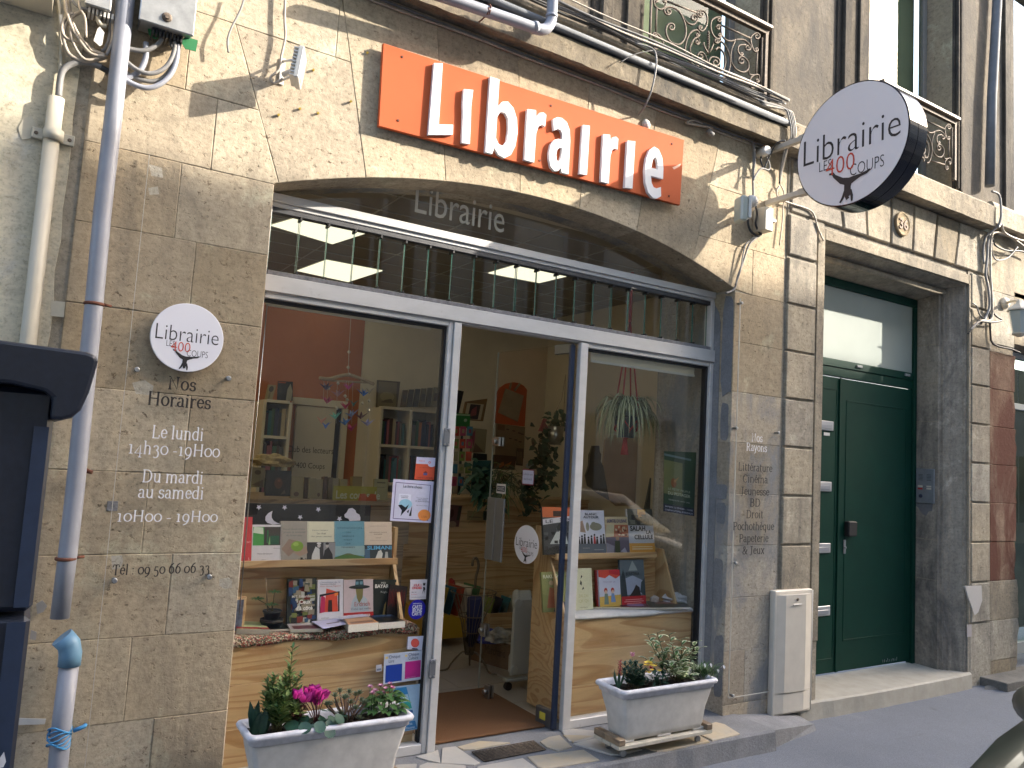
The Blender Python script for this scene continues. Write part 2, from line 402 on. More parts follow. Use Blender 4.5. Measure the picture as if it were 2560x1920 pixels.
GL = {
 'b': ([(0, 0), (0, 1), (.30, 1), (.30, .63), (.44, .72), (.62, .745), (.82, .68), (.95, .55), (1, .37), (.95, .18), (.82, .05), (.62, -.015), (.42, .01), (.27, .09), (.22, 0)], [(.30, .5), (.40, .58), (.55, .585), (.66, .52), (.69, .37), (.66, .22), (.55, .14), (.40, .15), (.30, .22)]),
 'r': ([(0, 0), (0, .97), (.44, 1.), (.48, .86), (.64, .97), (.85, 1.), (1, .97), (.97, .74), (.80, .76), (.62, .70), (.52, .56), (.50, 0)], None),
 'a': ([(.10, .93), (.30, .99), (.52, 1.), (.76, .95), (.92, .82), (.97, .62), (.97, 0), (.64, 0), (.61, .09), (.47, .01), (.30, -.01), (.12, .05), (.02, .18), (0, .30), (.06, .46), (.22, .56), (.42, .60), (.60, .60), (.59, .70), (.50, .77), (.36, .78), (.18, .73)], [(.60, .45), (.46, .44), (.37, .38), (.34, .29), (.38, .20), (.47, .18), (.56, .24), (.60, .32)]),
 'e': ([(1, .41), (.34, .41), (.38, .28), (.50, .20), (.66, .19), (.90, .24), (.93, .06), (.70, -.01), (.48, -.01), (.22, .07), (.05, .25), (0, .48), (.05, .72), (.2, .90), (.45, 1.), (.70, .97), (.9, .84), (1, .63)], [(.34, .57), (.70, .57), (.68, .70), (.60, .79), (.50, .80), (.39, .72)])}
def cut_letter(mb, ch, o, right, up_, w_, h_, d):
    cu = bpy.data.curves.new('l', 'CURVE'); cu.dimensions = '2D'; cu.fill_mode = 'BOTH'; cu.extrude = d/2
    for lp_ in GL[ch]:
        if not lp_: continue
        s = cu.splines.new('POLY'); s.points.add(len(lp_)-1); s.use_cyclic_u = True
        for i, (x, y) in enumerate(lp_): s.points[i].co = (x*w_, y*h_, 0, 1)
    ob = bpy.data.objects.new('l', cu); COL.objects.link(ob); bpy.context.view_layer.update()
    me = bpy.data.meshes.new_from_object(ob.evaluated_get(bpy.context.evaluated_depsgraph_get())); bpy.data.objects.remove(ob)
    o = Vector(o); right = Vector(right); up_ = Vector(up_); nr = right.cross(up_); b = len(mb.v)
    for q in me.vertices: mb.v.append(tuple(o+right*q.co.x+up_*q.co.y+nr*q.co.z))
    for f in me.polygons: mb.face([b+i for i in f.vertices])
def arc(cx, cy, rx, ry, a0, a1, n=9): return [(cx+rx*math.cos(R_(a0+(a1-a0)*i/n)), cy+ry*math.sin(R_(a0+(a1-a0)*i/n))) for i in range(n+1)]
def serif_glyphs():
    xh, cap, asc, de = .5, .7, .75, -.2; G = {}
    def st(x, a, b, top='f', bot='f', w=.075):
        s = [[(x, a), (x, b)]]
        if bot == 'f': s.append([(x-w, a), (x+w, a)])
        if bot == 'l': s.append([(x-w, a), (x, a)])
        if bot == 'r': s.append([(x, a), (x+w, a)])
        if top == 'f': s.append([(x-w, b), (x+w, b)])
        if top == 'l': s.append([(x-w*1.2, b-.02), (x, b)])
        return s
    o = [arc(.27, .25, .2, .245, 0, 360, 18)]
    G['o'] = (.54, o); G['0'] = (.58, [arc(.29, .25, .23, .245, 0, 360, 18)])
    G['c'] = (.47, [arc(.27, .25, .2, .245, 50, 315, 12), [(.39, .40), (.41, .36)]])
    G['e'] = (.49, [[(.07, .28), (.43, .28)]+arc(.26, .26, .18, .235, 5, 325, 13)])
    G['a'] = (.50, [[(.10, .40)]+arc(.23, .37, .13, .12, 150, 0, 6)+[(.36, .08), (.40, .02), (.48, .02)], arc(.22, .14, .15, .13, 80, 320, 9)])
    G['d'] = (.58, st(.43, 0, asc, 'l', 'r')+[arc(.26, .25, .19, .245, 50, 310, 10)])
    G['h'] = (.60, st(.13, 0, asc, 'l')+[arc(.29, .33, .16, .155, 165, 0, 7)+[(.45, 0)], [(.37, 0), (.53, 0)]])
    G['n'] = (.60, st(.13, 0, xh, 'l')+[arc(.29, .33, .16, .155, 165, 0, 7)+[(.45, 0)], [(.37, 0), (.53, 0)]])
    G['m'] = (.90, st(.13, 0, xh, 'l')+[arc(.28, .34, .15, .145, 165, 0, 7)+[(.43, 0)], [(.36, 0), (.50, 0)], arc(.59, .34, .15, .145, 165, 0, 7)+[(.74, 0)], [(.67, 0), (.81, 0)]])
    G['i'] = (.30, st(.14, 0, xh, 'l')+[[(.14, .62), (.14, .70)]])
    G['l'] = (.29, st(.14, 0, asc, 'l'))
    G['r'] = (.43, st(.13, 0, xh, 'l')+[[(.13, .34)]+arc(.29, .33, .14, .15, 150, 40, 5)])
    G['s'] = (.44, [[(.36, .37), (.35, .44)]+arc(.22, .37, .13, .12, 60, 250, 7)+arc(.23, .13, .14, .125, 80, -120, 8)+[(.08, .06), (.07, .14)]])
    G['t'] = (.36, [[(.14, .64), (.14, .12)]+arc(.23, .11, .09, .11, 180, 310, 5), [(.04, .49), (.32, .49)]])
    G['u'] = (.60, [[(.05, .49), (.13, .49), (.13, .16)]+arc(.28, .16, .15, .15, 180, 350, 7)]+st(.45, 0, xh, 'l', 'r'))
    G['x'] = (.52, [[(.08, .5), (.44, 0)], [(.44, .5), (.08, 0)], [(.02, .5), (.17, .5)], [(.35, .5), (.50, .5)], [(.02, 0), (.17, 0)], [(.35, 0), (.50, 0)]])
    G['y'] = (.52, [[(.08, .5), (.27, .04)], [(.45, .5), (.22, -.14), (.15, -.2), (.07, -.18)], [(.02, .5), (.17, .5)], [(.38, .5), (.51, .5)]])
    G['p'] = (.58, st(.13, de, xh, 'l')+[arc(.30, .25, .19, .245, 130, -130, 10)])
    G['q'] = (.58, st(.43, de, xh, 'x')+[arc(.26, .25, .19, .245, 50, 310, 10)])
    G['N'] = (.78, [[(.15, 0), (.15, .7), (.60, 0), (.60, .7)], [(.05, .7), (.15, .7)], [(.06, 0), (.25, 0)], [(.50, .7), (.70, .7)]])
    G['H'] = (.82, st(.16, 0, cap)+st(.64, 0, cap)+[[(.16, .36), (.64, .36)]])
    G['L'] = (.63, st(.16, 0, cap)+[[(.16, 0), (.54, 0), (.56, .17)]])
    G['D'] = (.76, [[(.16, 0), (.16, .7)], [(.06, .7), (.33, .7)]+arc(.33, .35, .33, .35, 90, -90, 12)+[(.06, 0)]])
    G['T'] = (.64, st(.31, 0, cap, 'x')+[[(.05, .54), (.06, .7), (.56, .7), (.57, .54)]])
    G['R'] = (.72, st(.16, 0, cap, 'x')+[[(.06, .7), (.36, .7)]+arc(.36, .53, .17, .17, 90, -90, 8)+[(.16, .36)], [(.36, .36), (.56, 0), (.68, 0)]])
    G['P'] = (.62, st(.16, 0, cap, 'x')+[[(.06, .7), (.36, .7)]+arc(.36, .51, .19, .19, 90, -90, 8)+[(.16, .32)]])
    G['B'] = (.67, [[(.16, 0), (.16, .7)], [(.06, .7), (.35, .7)]+arc(.35, .535, .16, .165, 90, -90, 7)+[(.16, .37)], [(.35, .37)]+arc(.37, .185, .2, .185, 90, -90, 8)+[(.06, 0)]])
    G['C'] = (.65, [[(.58, .55), (.57, .67)], arc(.36, .35, .29, .35, 45, 310, 14)])
    G['J'] = (.50, [[(.12, .7), (.42, .7)], [(.29, .7), (.29, .1), (.22, -.06), (.10, -.1), (.05, -.04)]])
    G['&'] = (.74, [[(.62, .40), (.55, .22), (.40, .03), (.25, 0), (.10, .05), (.07, .18), (.14, .3), (.34, .42), (.40, .54), (.36, .67), (.26, .69), (.18, .62), (.18, .5), (.30, .32), (.60, .02), (.70, 0)], [(.5, .4), (.7, .4)]])
    G['1'] = (.44, st(.22, 0, xh, 'l', w=.12)); G['-'] = (.38, [[(.06, .2), (.32, .2)]]); G[':'] = (.30, [[(.13, .0), (.13, .07)], [(.13, .38), (.13, .45)]])
    G['4'] = (.57, [[(.39, -.2), (.39, .5), (.05, .02), (.54, .02)], [(.28, -.2), (.50, -.2)]])
    G['3'] = (.54, [[(.10, .40)]+arc(.25, .37, .15, .13, 140, -80, 8)+[(.27, .24)]+arc(.25, .02, .19, .22, 85, -130, 9)])
    G['5'] = (.53, [[(.42, .5), (.15, .5), (.12, .22)]+arc(.25, .03, .19, .22, 110, -140, 10)])
    G['6'] = (.60, [[(.47, .74), (.25, .62), (.12, .42)]+arc(.30, .24, .2, .24, 180, 540, 16)])
    G['9'] = (.58, [arc(.28, .26, .2, .24, 0, 360, 16), [(.48, .26), (.44, .02), (.30, -.14), (.12, -.22)]])
    G['é'] = (.49, G['e'][1]+[[(.22, .58), (.34, .72)]]); G['è'] = (.49, G['e'][1]+[[(.32, .58), (.20, .72)]]); G[' '] = (.26, [])
    return G
SG = serif_glyphs()
def serif(mb, txt, o, right, up_, width, height, thick=.092, thin=.04, mi=0):
    """centred line of serif capitals and lower case; height = cap height"""
    tot = sum(SG[c][0] for c in txt)-.06; kx = width/tot; ky = height/.7
    o = Vector(o); right = Vector(right); up_ = Vector(up_); nr = right.cross(up_); x = -tot/2; z = 0
    for ch in txt:
        adv, strokes = SG[ch]
        for s in strokes:
            z += 1; L_ = [Vector(p) for p in s]; b = len(mb.v); n = len(L_)
            closed = (L_[0]-L_[-1]).length < 1e-4 and n > 5
            for i, p in enumerate(L_):
                a = L_[i-1] if i else (L_[-2] if closed else L_[0]); c = L_[i+1] if i < n-1 else (L_[1] if closed else L_[-1])
                d = (c-a).normalized(); nn = Vector((-d.y, d.x))
                hw = .5*math.sqrt((thick*nn.x)**2+(thin*nn.y)**2)
                for sg in (1, -1):
                    q = p+nn*hw*sg
                    mb.v.append(tuple(o+right*((x+q.x)*kx)+up_*(q.y*ky)+nr*(z % 7*.00012)))
            for i in range(n-1): mb.face([b+2*i, b+2*i+1, b+2*i+3, b+2*i+2], mi)
        x += adv
    return mb
# ================================================================ GROUND
mb = MB(); mb.poly([(-60, -60, -.12), (80, -60, -.12), (80, 60, -.12), (-60, 60, -.12)]); struct('pavement', mb, M_ASPH)
# raised shop step with crazy paving
mb = MB(); n = 34; top = []
xs = [0.1+i*(4.05-0.1)/n for i in range(n+1)]; fy = [-.315+random.uniform(-.006, .006) for _ in xs]
b = 0
for x, y in zip(xs, fy): mb.v += [(x, y-.012, -.14), (x, y, -.012), (x, y+.010, 0.), (x, .30, 0.)]
for i in range(n):
    for j in range(3): mb.face([4*i+j, 4*(i+1)+j, 4*(i+1)+j+1, 4*i+j+1])
e = 4*n; mb.face([e, e+3, e+2, e+1][::-1])
shop_step = struct('shop_step', mb, M_CONC)
# lower end of the step, sloping flap of cement to the right
mb = MB(); mb.hexa([(4.05, -.30, -.14), (4.62, -.20, -.14), (4.62, .0, -.14), (4.05, .0, -.14), (4.05, -.30, -.01), (4.62, -.17, -.085), (4.62, .0, -.06), (4.05, .0, -.005)])
mb.build('cement_ramp', M_CONC, shop_step)
cA = lambda a, b_: (900+a/3.687, 1680+b_/3.687); cB = lambda a, b_: (1400+a/4.366, 1500+b_/4.366)
stones = [
 ([cA(515, 790), cA(640, 757), cA(718, 728), cA(742, 850), cA(620, 822)], 1), ([cA(760, 712), cA(880, 697), cA(1100, 848), cA(1050, 866), cA(750, 850)], 1),
 ([cA(900, 700), cA(1100, 647), cA(1380, 660), cA(1060, 720), cA(960, 725)], 0), ([cA(550, 872), cA(620, 846), cA(970, 872), cA(960, 985), cA(520, 985)], 1),
 ([cA(1090, 882), cA(1500, 806), cA(1630, 900), cA(1660, 985), cA(1060, 985)], 1), ([cA(1660, 652), cA(1740, 610), cA(1840, 592), cA(1950, 698), cA(1820, 735), cA(1720, 702)], 0),
 ([cA(1550, 790), cA(2060, 727), cA(2205, 820), cA(1700, 900), cA(1640, 880)], 0), ([cA(1870, 592), cA(2150, 602), cA(1960, 655)], 0),
 ([cB(150, 1580), cB(430, 1510), cB(640, 1560), cB(890, 1640), cB(660, 1700), cB(560, 1700)], 1),
 ([cB(790, 1510), cB(800, 1486), cB(1400, 1424), cB(1640, 1558), cB(1180, 1650), cB(1060, 1660), cB(775, 1580)], 0),
 ([cB(1410, 1420), cB(1700, 1345), cB(1800, 1370), cB(1960, 1470), cB(1665, 1540)], 0),
 ([cB(20, 1445), cB(120, 1415), cB(380, 1440), cB(440, 1470), cB(420, 1500), cB(220, 1562), cB(100, 1552)], 1),
 ([cA(330, 870), cA(520, 860), cA(500, 985), cA(300, 985)], 1)]
for pl, k in stones:
    P3 = [WZ(u, v, .0) for u, v in pl]; c = sum(P3, Vector())/len(P3)
    P3 = [c+(p-c)*1.02 for p in P3]
    mb = MB(); a = sum(P3[i].x*P3[(i+1) % len(P3)].y-P3[(i+1) % len(P3)].x*P3[i].y for i in range(len(P3)))
    if a < 0: P3 = P3[::-1]
    n = len(P3); h = .006+random.uniform(0, .003)
    P3 = [Vector((p.x, max(p.y, -.309), 0)) for p in P3]
    inn = [c+(p-c)*.965 for p in P3]
    for ring, z in ((P3, -.004), (P3, h-.003), (inn, h)):
        for p in ring: mb.v.append((p.x, p.y, z))
    mb.face([2*n+i for i in range(n)])
    for r in range(2):
        for i in range(n): j = (i+1) % n; mb.face([r*n+i, r*n+j, (r+1)*n+j, (r+1)*n+i])
    mb.build('paving_stone', [M_PAV1, M_PAV2][k], shop_step)
# vent grating let into the step
g4 = [WZ(*cA(1030, 750), .0), WZ(*cA(1150, 835), .0), WZ(*cA(1712, 725), .0), WZ(*cA(1600, 647), .0)]
gt = thing('floor_grating', 'rusty mesh ventilation grating let into the stone step before the open glass door', 'grating', (g4[0].x, g4[0].y, 0))
ex = (g4[3]-g4[0]); ey = (g4[1]-g4[0])
mb = MB(); b = [g4[0], g4[1], g4[2], g4[3]]; mb.poly([(p.x, p.y, .0035) for p in b]); mb.build('recess', M_BLACK, gt)
mb = MB()
for i in range(19):
    p = g4[0]+ex*(i/18); q = g4[1]+(g4[2]-g4[1])*(i/18); mb.tube([(p.x, p.y, .007), (q.x, q.y, .007)], .0028, 4)
for i in range(9):
    p = g4[0]+ey*(i/8); q = g4[3]+(g4[2]-g4[3])*(i/8); mb.tube([(p.x, p.y, .0085), (q.x, q.y, .0085)], .0028, 4)
mb.build('mesh_bars', M_IRON, gt)
# curb of the green door
mb = MB(); n = 20
for i in range(n+1):
    x = 4.66+i*(6.95-4.66)/n; y = -.03-.02*math.sin(i/n*3.14)+random.uniform(-.004, .004)
    if i == n: y += .06
    mb.v += [(x, y-.01, -.14), (x, y, -.012), (x, y+.012, .0), (x, .37, .012)]
for i in range(n):
    for j in range(3): mb.face([4*i+j, 4*(i+1)+j, 4*(i+1)+j+1, 4*i+j+1])
mb.face([4*n, 4*n+1, 4*n+2, 4*n+3]); mb.face([3, 2, 1, 0])
struct('door_step', mb, paving('step_stone', (.30, .28, .235), (.38, .36, .31)))
dg = thing('drain_grating', 'small dark iron drain cover in the pavement below the green door step', 'drain cover', (5.95, -.16, -.12))
q = [WZ(u, v, -.12) for u, v in ((2220, 1745), (2262, 1757), (2325, 1740), (2285, 1726))]
mb = MB(); mb.poly([(p.x, p.y, -.1155) for p in q]); mb.build('iron_plate', M_IRON, dg)
mb = MB()
for i in range(1, 7):
    a_ = q[0]+(q[3]-q[0])*(i/7); b_ = q[1]+(q[2]-q[1])*(i/7); mb.box(a_.x-.002, a_.x+.008, min(a_.y, b_.y), max(a_.y, b_.y), -.1155, -.112)
mb.build('ribs', M_BLACK, dg)
mb = MB(); s0 = WZ(2450, 1660, -.06); mb.box(7.02, 8.4, -.22, .05, -.13, -.05, 0, .006); struct('far_doorstep', mb, M_CONCD)
mb = MB(); mb.hexa([(6.9, -.10, -.125), (7.3, -.30, -.125), (8.4, -.32, -.125), (8.4, .0, -.125), (6.95, -.08, -.10), (7.25, -.26, -.105), (8.4, -.28, -.105), (8.4, .0, -.10)])
struct('broken_kerb', mb, M_CONCD)

# ================================================================ BOOKSHOP BUILDING
shop = thing('bookshop_building', 'warm limestone bookshop building with a wide glazed arch and a cornice above', 'building', (2.2, .1, -.12))
XL, XR, XE = .868, 3.933, 4.425
cz = [.06, .396, .732, 1.068, 1.404, 1.740, 2.075, 2.411, 2.747]
mb = MB(); mb.box(.04, XL-.006, .0042, .30, -.13, 2.80); mb.box(XR+.006, XE+.02, .0042, .30, -.13, 2.80)
mb.box(.04, 1.0, .0042, .05, 2.80, 3.84); mb.box(3.8, XE+.02, .0042, .05, 2.80, 3.84); mb.box(1.0, 3.8, .0042, .05, 3.1, 3.84)
mb.build('mortar_backing', M_MORTAR, shop)
def row(z0, z1, xs, mat, y0=0., d=.2, par=None, bev=.003, gap=.0008):
    for a, b_ in zip(xs[:-1], xs[1:]):
        block([(a, z0+random.uniform(-.001, .001)), (b_, z0), (b_, z1), (a, z1)], y0, d, bev, gap, .0015).build('stone_block', mat, par or shop)
jx = lambda u, v: W(u, v).x
x1 = jx(380, 1850); x2 = jx(325, 1640); x3 = jx(430, 1400); x4 = jx(370, 1218); x5 = jx(470, 1070); x7 = jx(482, 690); x8 = jx(445, 500)
left_rows = [(-.12, .06, [.09, .52, XL]), (cz[0], cz[1], [.09, x1, XL]), (cz[1], cz[2], [.09, x2, XL]), (cz[2], cz[3], [.09, x3, XL]), (cz[3], cz[4], [.09, x4, XL]),
             (cz[4], cz[5], [.09, x5, XL]), (cz[5], cz[6], [.09, XL]), (cz[6], cz[7], [.09, x7, XL]), (cz[7], cz[8], [.09, x8, XL])]
for z0, z1, xs in left_rows: row(z0, z1, xs, M_SHOP)
for i in range(8): row(cz[i], cz[i+1], [XR, 4.425] if i % 2 else [XR, 4.13, 4.425] if i in (0,) else [XR, 4.425], M_JAMB if i < 6 else M_SHOP)
row(-.12, .06, [XR, 4.425], M_JAMB)
ARC = (2.416, -1.5, 4.525)
az = lambda x: ARC[1]+math.sqrt(ARC[2]**2-(x-ARC[0])**2)
J = []
for (a, b_) in [((686, 417), (644, 262)), ((914, 436), (877, 154)), ((1114, 449), (1093, 73)), ((1300, 478), (1297, 190)), ((1450, 513), (1473, 231)), ((1592, 575), (1641, 285)), ((1743, 600), (1800, 347))]:
    p, q = W(*a), W(*b_); k = (q.x-p.x)/(q.z-p.z); x = p.x
    for _ in range(8): x = p.x+k*(az(min(max(x, .87), 3.93))-p.z)
    J.append((x, az(x), lambda z, p=p, k=k: p.x+k*(z-p.z)))
ZT = 3.835; zt = W(740, 100).z; zl = W(520, 240).z
def arcpts(xa, xb, n=6): return [(xa+(xb-xa)*i/n, az(xa+(xb-xa)*i/n)) for i in range(n+1)]
J0, J6 = J[0], J[6]
# spandrel left
block([(.09, 2.747), (x8+.12, 2.747), (x8+.12, zl), (.09, zl)], 0, .2).build('stone_block', M_SHOP, shop)
block([(x8+.12, 2.747), (XL, 2.747)]+[p for p in arcpts(XL, J0[0], 3)]+[(J0[2](zl), zl), (x8+.12, zl)], 0, .2).build('stone_block', M_SHOP, shop)
xa = W(475, 100).x
for (a, b_, c_, d_, za, zb) in [(.09, xa, .09, xa, zl, zt-.02), (xa, J0[2](zl), xa, J0[2](zt-.02), zl, zt-.02)]:
    block([(a, za), (b_, za), (d_, zb), (c_, zb)], 0, .2).build('stone_block', M_SHOP, shop)
xb = W(845, 60).x
for a, b_ in ((.09, .42), (.42, xb), ):
    block([(a, zt-.02), (b_, zt-.02), (b_, ZT), (a, ZT)], 0, .2).build('stone_block', M_SHOP, shop)
# voussoirs
for i in range(6):
    A_, B_ = J[i], J[i+1]; top = zt-.02 if i == 0 else ZT
    xl_t = A_[2](top); xr_t = B_[2](top)
    pts = arcpts(A_[0], B_[0], 7)+[(xr_t, top), (xl_t, top)]
    block(pts, 0, .2, .003, .0007, .001).build('voussoir', M_SHOP, shop)
block([(J0[2](zt-.02) if False else xb, zt-.02), (J[1][2](zt-.02), zt-.02), (J[1][2](ZT), ZT), (xb, ZT)], 0, .2).build('stone_block', M_SHOP, shop)
block(arcpts(J6[0], XR, 3)+[(4.10, 2.747), (4.10, 3.06), (J6[2](3.06), 3.06)], 0, .2).build('stone_block', M_SHOP, shop)
block([(4.10, 2.747), (4.425, 2.747), (4.425, 3.06), (4.10, 3.06)], 0, .2).build('stone_block', M_SHOP, shop)
block([(J6[2](3.06), 3.06), (4.425, 3.06), (4.425, 3.42), (J6[2](3.42), 3.42)], 0, .2).build('stone_block', M_SHOP, shop)
block([(J6[2](3.42), 3.42), (4.425, 3.42), (4.425, ZT), (J6[2](ZT), ZT)], 0, .2).build('stone_block', M_SHOP, shop)
# soffit lining behind the voussoirs
mb = MB(); n = 24; ap = arcpts(XL-.0, XR+.0, n)
for x, z in ap: mb.v += [(x, .19, z+.004), (x, .31, z+.004)]
for i in range(n): mb.face([2*i, 2*i+1, 2*i+3, 2*i+2])
for i, (x, z) in enumerate(ap): mb.v.append((x, .19, z+.004))
mb.build('arch_lining', M_JAMB, shop)
# cement patches on the right jamb (thin skins)
for (ya, yb, za, zb) in [(.11, .2, .06, 2.70), (.0, .1, 2.05, 2.72), (.02, .09, 1.75, 2.0), (.01, .12, 1.36, 1.46), (.02, .10, 1.2, 1.34), (.03, .11, .66, .98), (.0, .08, .10, .5)]:
    pts = []; n = 14
    cy_, cz_ = (ya+yb)/2, (za+zb)/2; hy, hz = (yb-ya)/2, (zb-za)/2
    for i in range(n):
        a = 2*math.pi*i/n; sx = abs(math.cos(a))**.4*(1 if math.cos(a) > 0 else -1); sz_ = abs(math.sin(a))**.4*(1 if math.sin(a) > 0 else -1)
        pts.append((min(.198, max(.004, cy_+sx*hy*random.uniform(.85, 1.08))), cz_+sz_*hz*random.uniform(.93, 1.04)))
    MB().prism(pts, (XR-.0045+random.uniform(0, .001), 0, 0), (0, 1, 0), (0, 0, 1), (.003, 0, 0)).build('cement_patch', M_CONC, shop)

for (u, v, s_) in ((215, 1174, .012), (70, 1366, .010)):
    q_ = W(u, v, 0); MB().tube([(q_.x, .02, q_.z), (q_.x+.004, -.05, q_.z-.004), (q_.x+.02, -.055, q_.z-.008)], s_*.7, 6).build('rusty_peg', M_RUST, shop)
q_ = W(281, 1265, 0); MB().box(q_.x-.02, q_.x+.02, -.004, .002, q_.z-.02, q_.z+.02, 0, .001).build('square_plug', M_CONC, shop)
for pl in ([(548, 1448), (572, 1443), (580, 1452), (580, 1470), (560, 1472), (548, 1464)], [(278, 1390), (305, 1388), (308, 1402), (302, 1420), (280, 1424)], [(330, 957), (362, 950), (384, 965), (380, 988), (340, 985)], [(372, 410), (405, 420), (408, 445), (378, 440)], [(370, 470), (395, 466), (398, 486), (374, 488)]):
    pts = [W(u, v, 0) for u, v in pl]; MB().prism([(p.x, p.z) for p in pts][::-1], (0, -.0012, 0), (1, 0, 0), (0, 0, 1), (0, .003, 0)).build('mortar_repair', stone('repair_mortar', (.50, .46, .38), (.42, .38, .31), GRM, .7, .95, .1, None, 0, .5, False) if 'repair_mortar' not in bpy.data.materials else bpy.data.materials['repair_mortar'], shop)
# ---- cornice
def profile(mb, pr, x0, x1, mi=0, n=1, wob=0.):
    b = len(mb.v); m_ = len(pr)
    for i in range(n+1):
        x = x0+(x1-x0)*i/n
        for y, z in pr: mb.v.append((x, y+(random.uniform(-wob, wob) if wob else 0), z+(random.uniform(-wob, wob) if wob else 0)))
    for i in range(n):
        for j in range(m_-1): mb.face([b+i*m_+j, b+(i+1)*m_+j, b+(i+1)*m_+j+1, b+i*m_+j+1], mi)
    mb.face([b+j for j in range(m_)][::-1], mi); mb.face([b+n*m_+j for j in range(m_)], mi)
    return mb
mb = MB(); profile(mb, [(.03, 3.828), (-.03, 3.838), (-.105, 3.812), (-.12, 3.815), (-.122, 3.93), (-.112, 3.944), (-.06, 3.948), (.03, 3.95)], .0, 4.27, 0, 60, .0028)
mb.build('cornice_fascia', M_FASC, shop)
mb = MB(); profile(mb, [(.03, 3.985), (-.08, 3.983), (-.085, 4.03), (-.10, 4.035), (-.10, 4.058), (-.06, 4.075), (.03, 4.08)], .0, 4.27, 0, 30, .001); mb.build('cornice_moulding', M_FASC, shop)
mb = MB(); mb.tube([(0., -.132, 3.966), (4.27, -.132, 3.966)], .021, 10); mb.box(0, 4.27, -.128, .02, 3.958, 3.982); mb.build('zinc_drip', M_ZINC, shop)
# ---- upper storey wall with two windows
def uwall(mb, x0, x1, z0, z1, y=0., d=.3): mb.box(x0, x1, y, y+d, z0, z1)
mb = MB(); ZU = 7.6
for x0, x1 in ((.04, 2.62), (4.13+.1, 5.10), (6.72, 7.42), (8.7, 30)): uwall(mb, x0, x1, 4.0, ZU)
for x0, x1 in ((2.62, 4.23), (5.10, 6.72), (7.42, 8.7)): uwall(mb, x0, x1, 6.6, ZU); uwall(mb, x0, x1, 3.95, 4.10, .02, .28)
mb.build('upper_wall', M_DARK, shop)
def upper_window(x0, x1, label):
    mb = MB()
    for s, xa_, xb_ in ((-1, x0-.40, x0), (1, x1, x1+.13)):
        w_ = xb_-xa_
        mb.box(xa_, xb_, -.015, .25, 4.075, 6.55, 0, .004)
        mb.box(xa_+w_*.12, xa_+w_*.34, -.045, -.013, 4.075, 6.55, 0, .008)
        mb.box(xa_+w_*.62, xa_+w_*.9, -.035, -.013, 4.075, 6.55, 0, .006)
    mb.box(x0-.4, x1+.13, -.03, .25, 6.56, 6.75)
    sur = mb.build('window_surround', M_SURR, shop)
    mb = MB(); mb.box(x1-.006, x1-.001, .0, .30, 4.08, 6.55); mb.build('window_reveal', M_SHOP, shop)
    f = MB(); y0, y1 = .22, .27
    for xa_, xb_ in ((x0, x0+.05), (x1-.065, x1-.01)): f.box(xa_, xb_, y0, y1, 4.08, 6.5, 0, .004)
    f.box(x0, x1-.01, y0+.002, y1-.002, 4.08, 4.15); f.box(x0, x1-.01, y0+.002, y1-.002, 6.44, 6.5)
    fr = f.build('window_frame', simple('grey_painted_frame', (.22, .21, .19), .5, 0, .1, 20), shop)
    MB().box(x0+.05, x1-.06, y0+.02, y0+.026, 4.15, 6.44).build('pane', glass('upper_glass', 1.35, (.9, .92, .88)) if 'upper_glass' not in bpy.data.materials else bpy.data.materials['upper_glass'], fr)
    MB().box(x0+.02, x1-.02, .34, .36, 4.1, 6.5).build('curtain', simple('green_grey_blind', (.20, .23, .15), .8, 0, .15, 2), fr)
upper_window(3.03, 4.10, ''); upper_window(5.35, 6.57, '')
f = MB(); f.box(7.62, 7.70, .2, .26, 4.1, 6.4); f.box(8.5, 8.6, .2, .26, 4.1, 6.4); f.build('window_frame', MATS['grey_painted_frame'], shop)
MB().box(7.42, 8.7, .26, .27, 4.1, 6.6).build('pane', bpy.data.materials['upper_glass'], shop)
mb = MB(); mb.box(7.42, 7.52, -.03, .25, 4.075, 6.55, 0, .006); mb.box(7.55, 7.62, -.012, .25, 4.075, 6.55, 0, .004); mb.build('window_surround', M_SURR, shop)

# ---- wrought iron balcony railings
def catmull(P_, n=6):
    out = []; Q = [P_[0]]+list(P_)+[P_[-1]]
    for i in range(1, len(Q)-2):
        p0, p1, p2, p3 = [np.array(Q[i+k], float) for k in (-1, 0, 1, 2)]
        for k in range(n):
            t = k/n; out.append(tuple(.5*((2*p1)+(-p0+p2)*t+(2*p0-5*p1+4*p2-p3)*t*t+(-p0+3*p1-3*p2+p3)*t**3)))
    out.append(tuple(P_[-1])); return out
def curl(p, q, side, r, n=14, turns=1.3):   # spiral continuing from q in direction p->q
    d = np.array(q, float)-np.array(p, float); d /= np.hypot(*d); nrm = np.array([-d[1], d[0]])*side
    c = np.array(q)+nrm*r; a0 = math.atan2(*(np.array(q)-c)[::-1]); out = []
    for i in range(1, n+1):
        a = a0+side*turns*2*math.pi*i/n; rr = r*(1-.8*i/n); out.append((c[0]+rr*math.cos(a), c[1]+rr*math.sin(a)))
    return out
cr2 = lambda a, b_: W(1560+a/5.53, b_/5.53, -.06)
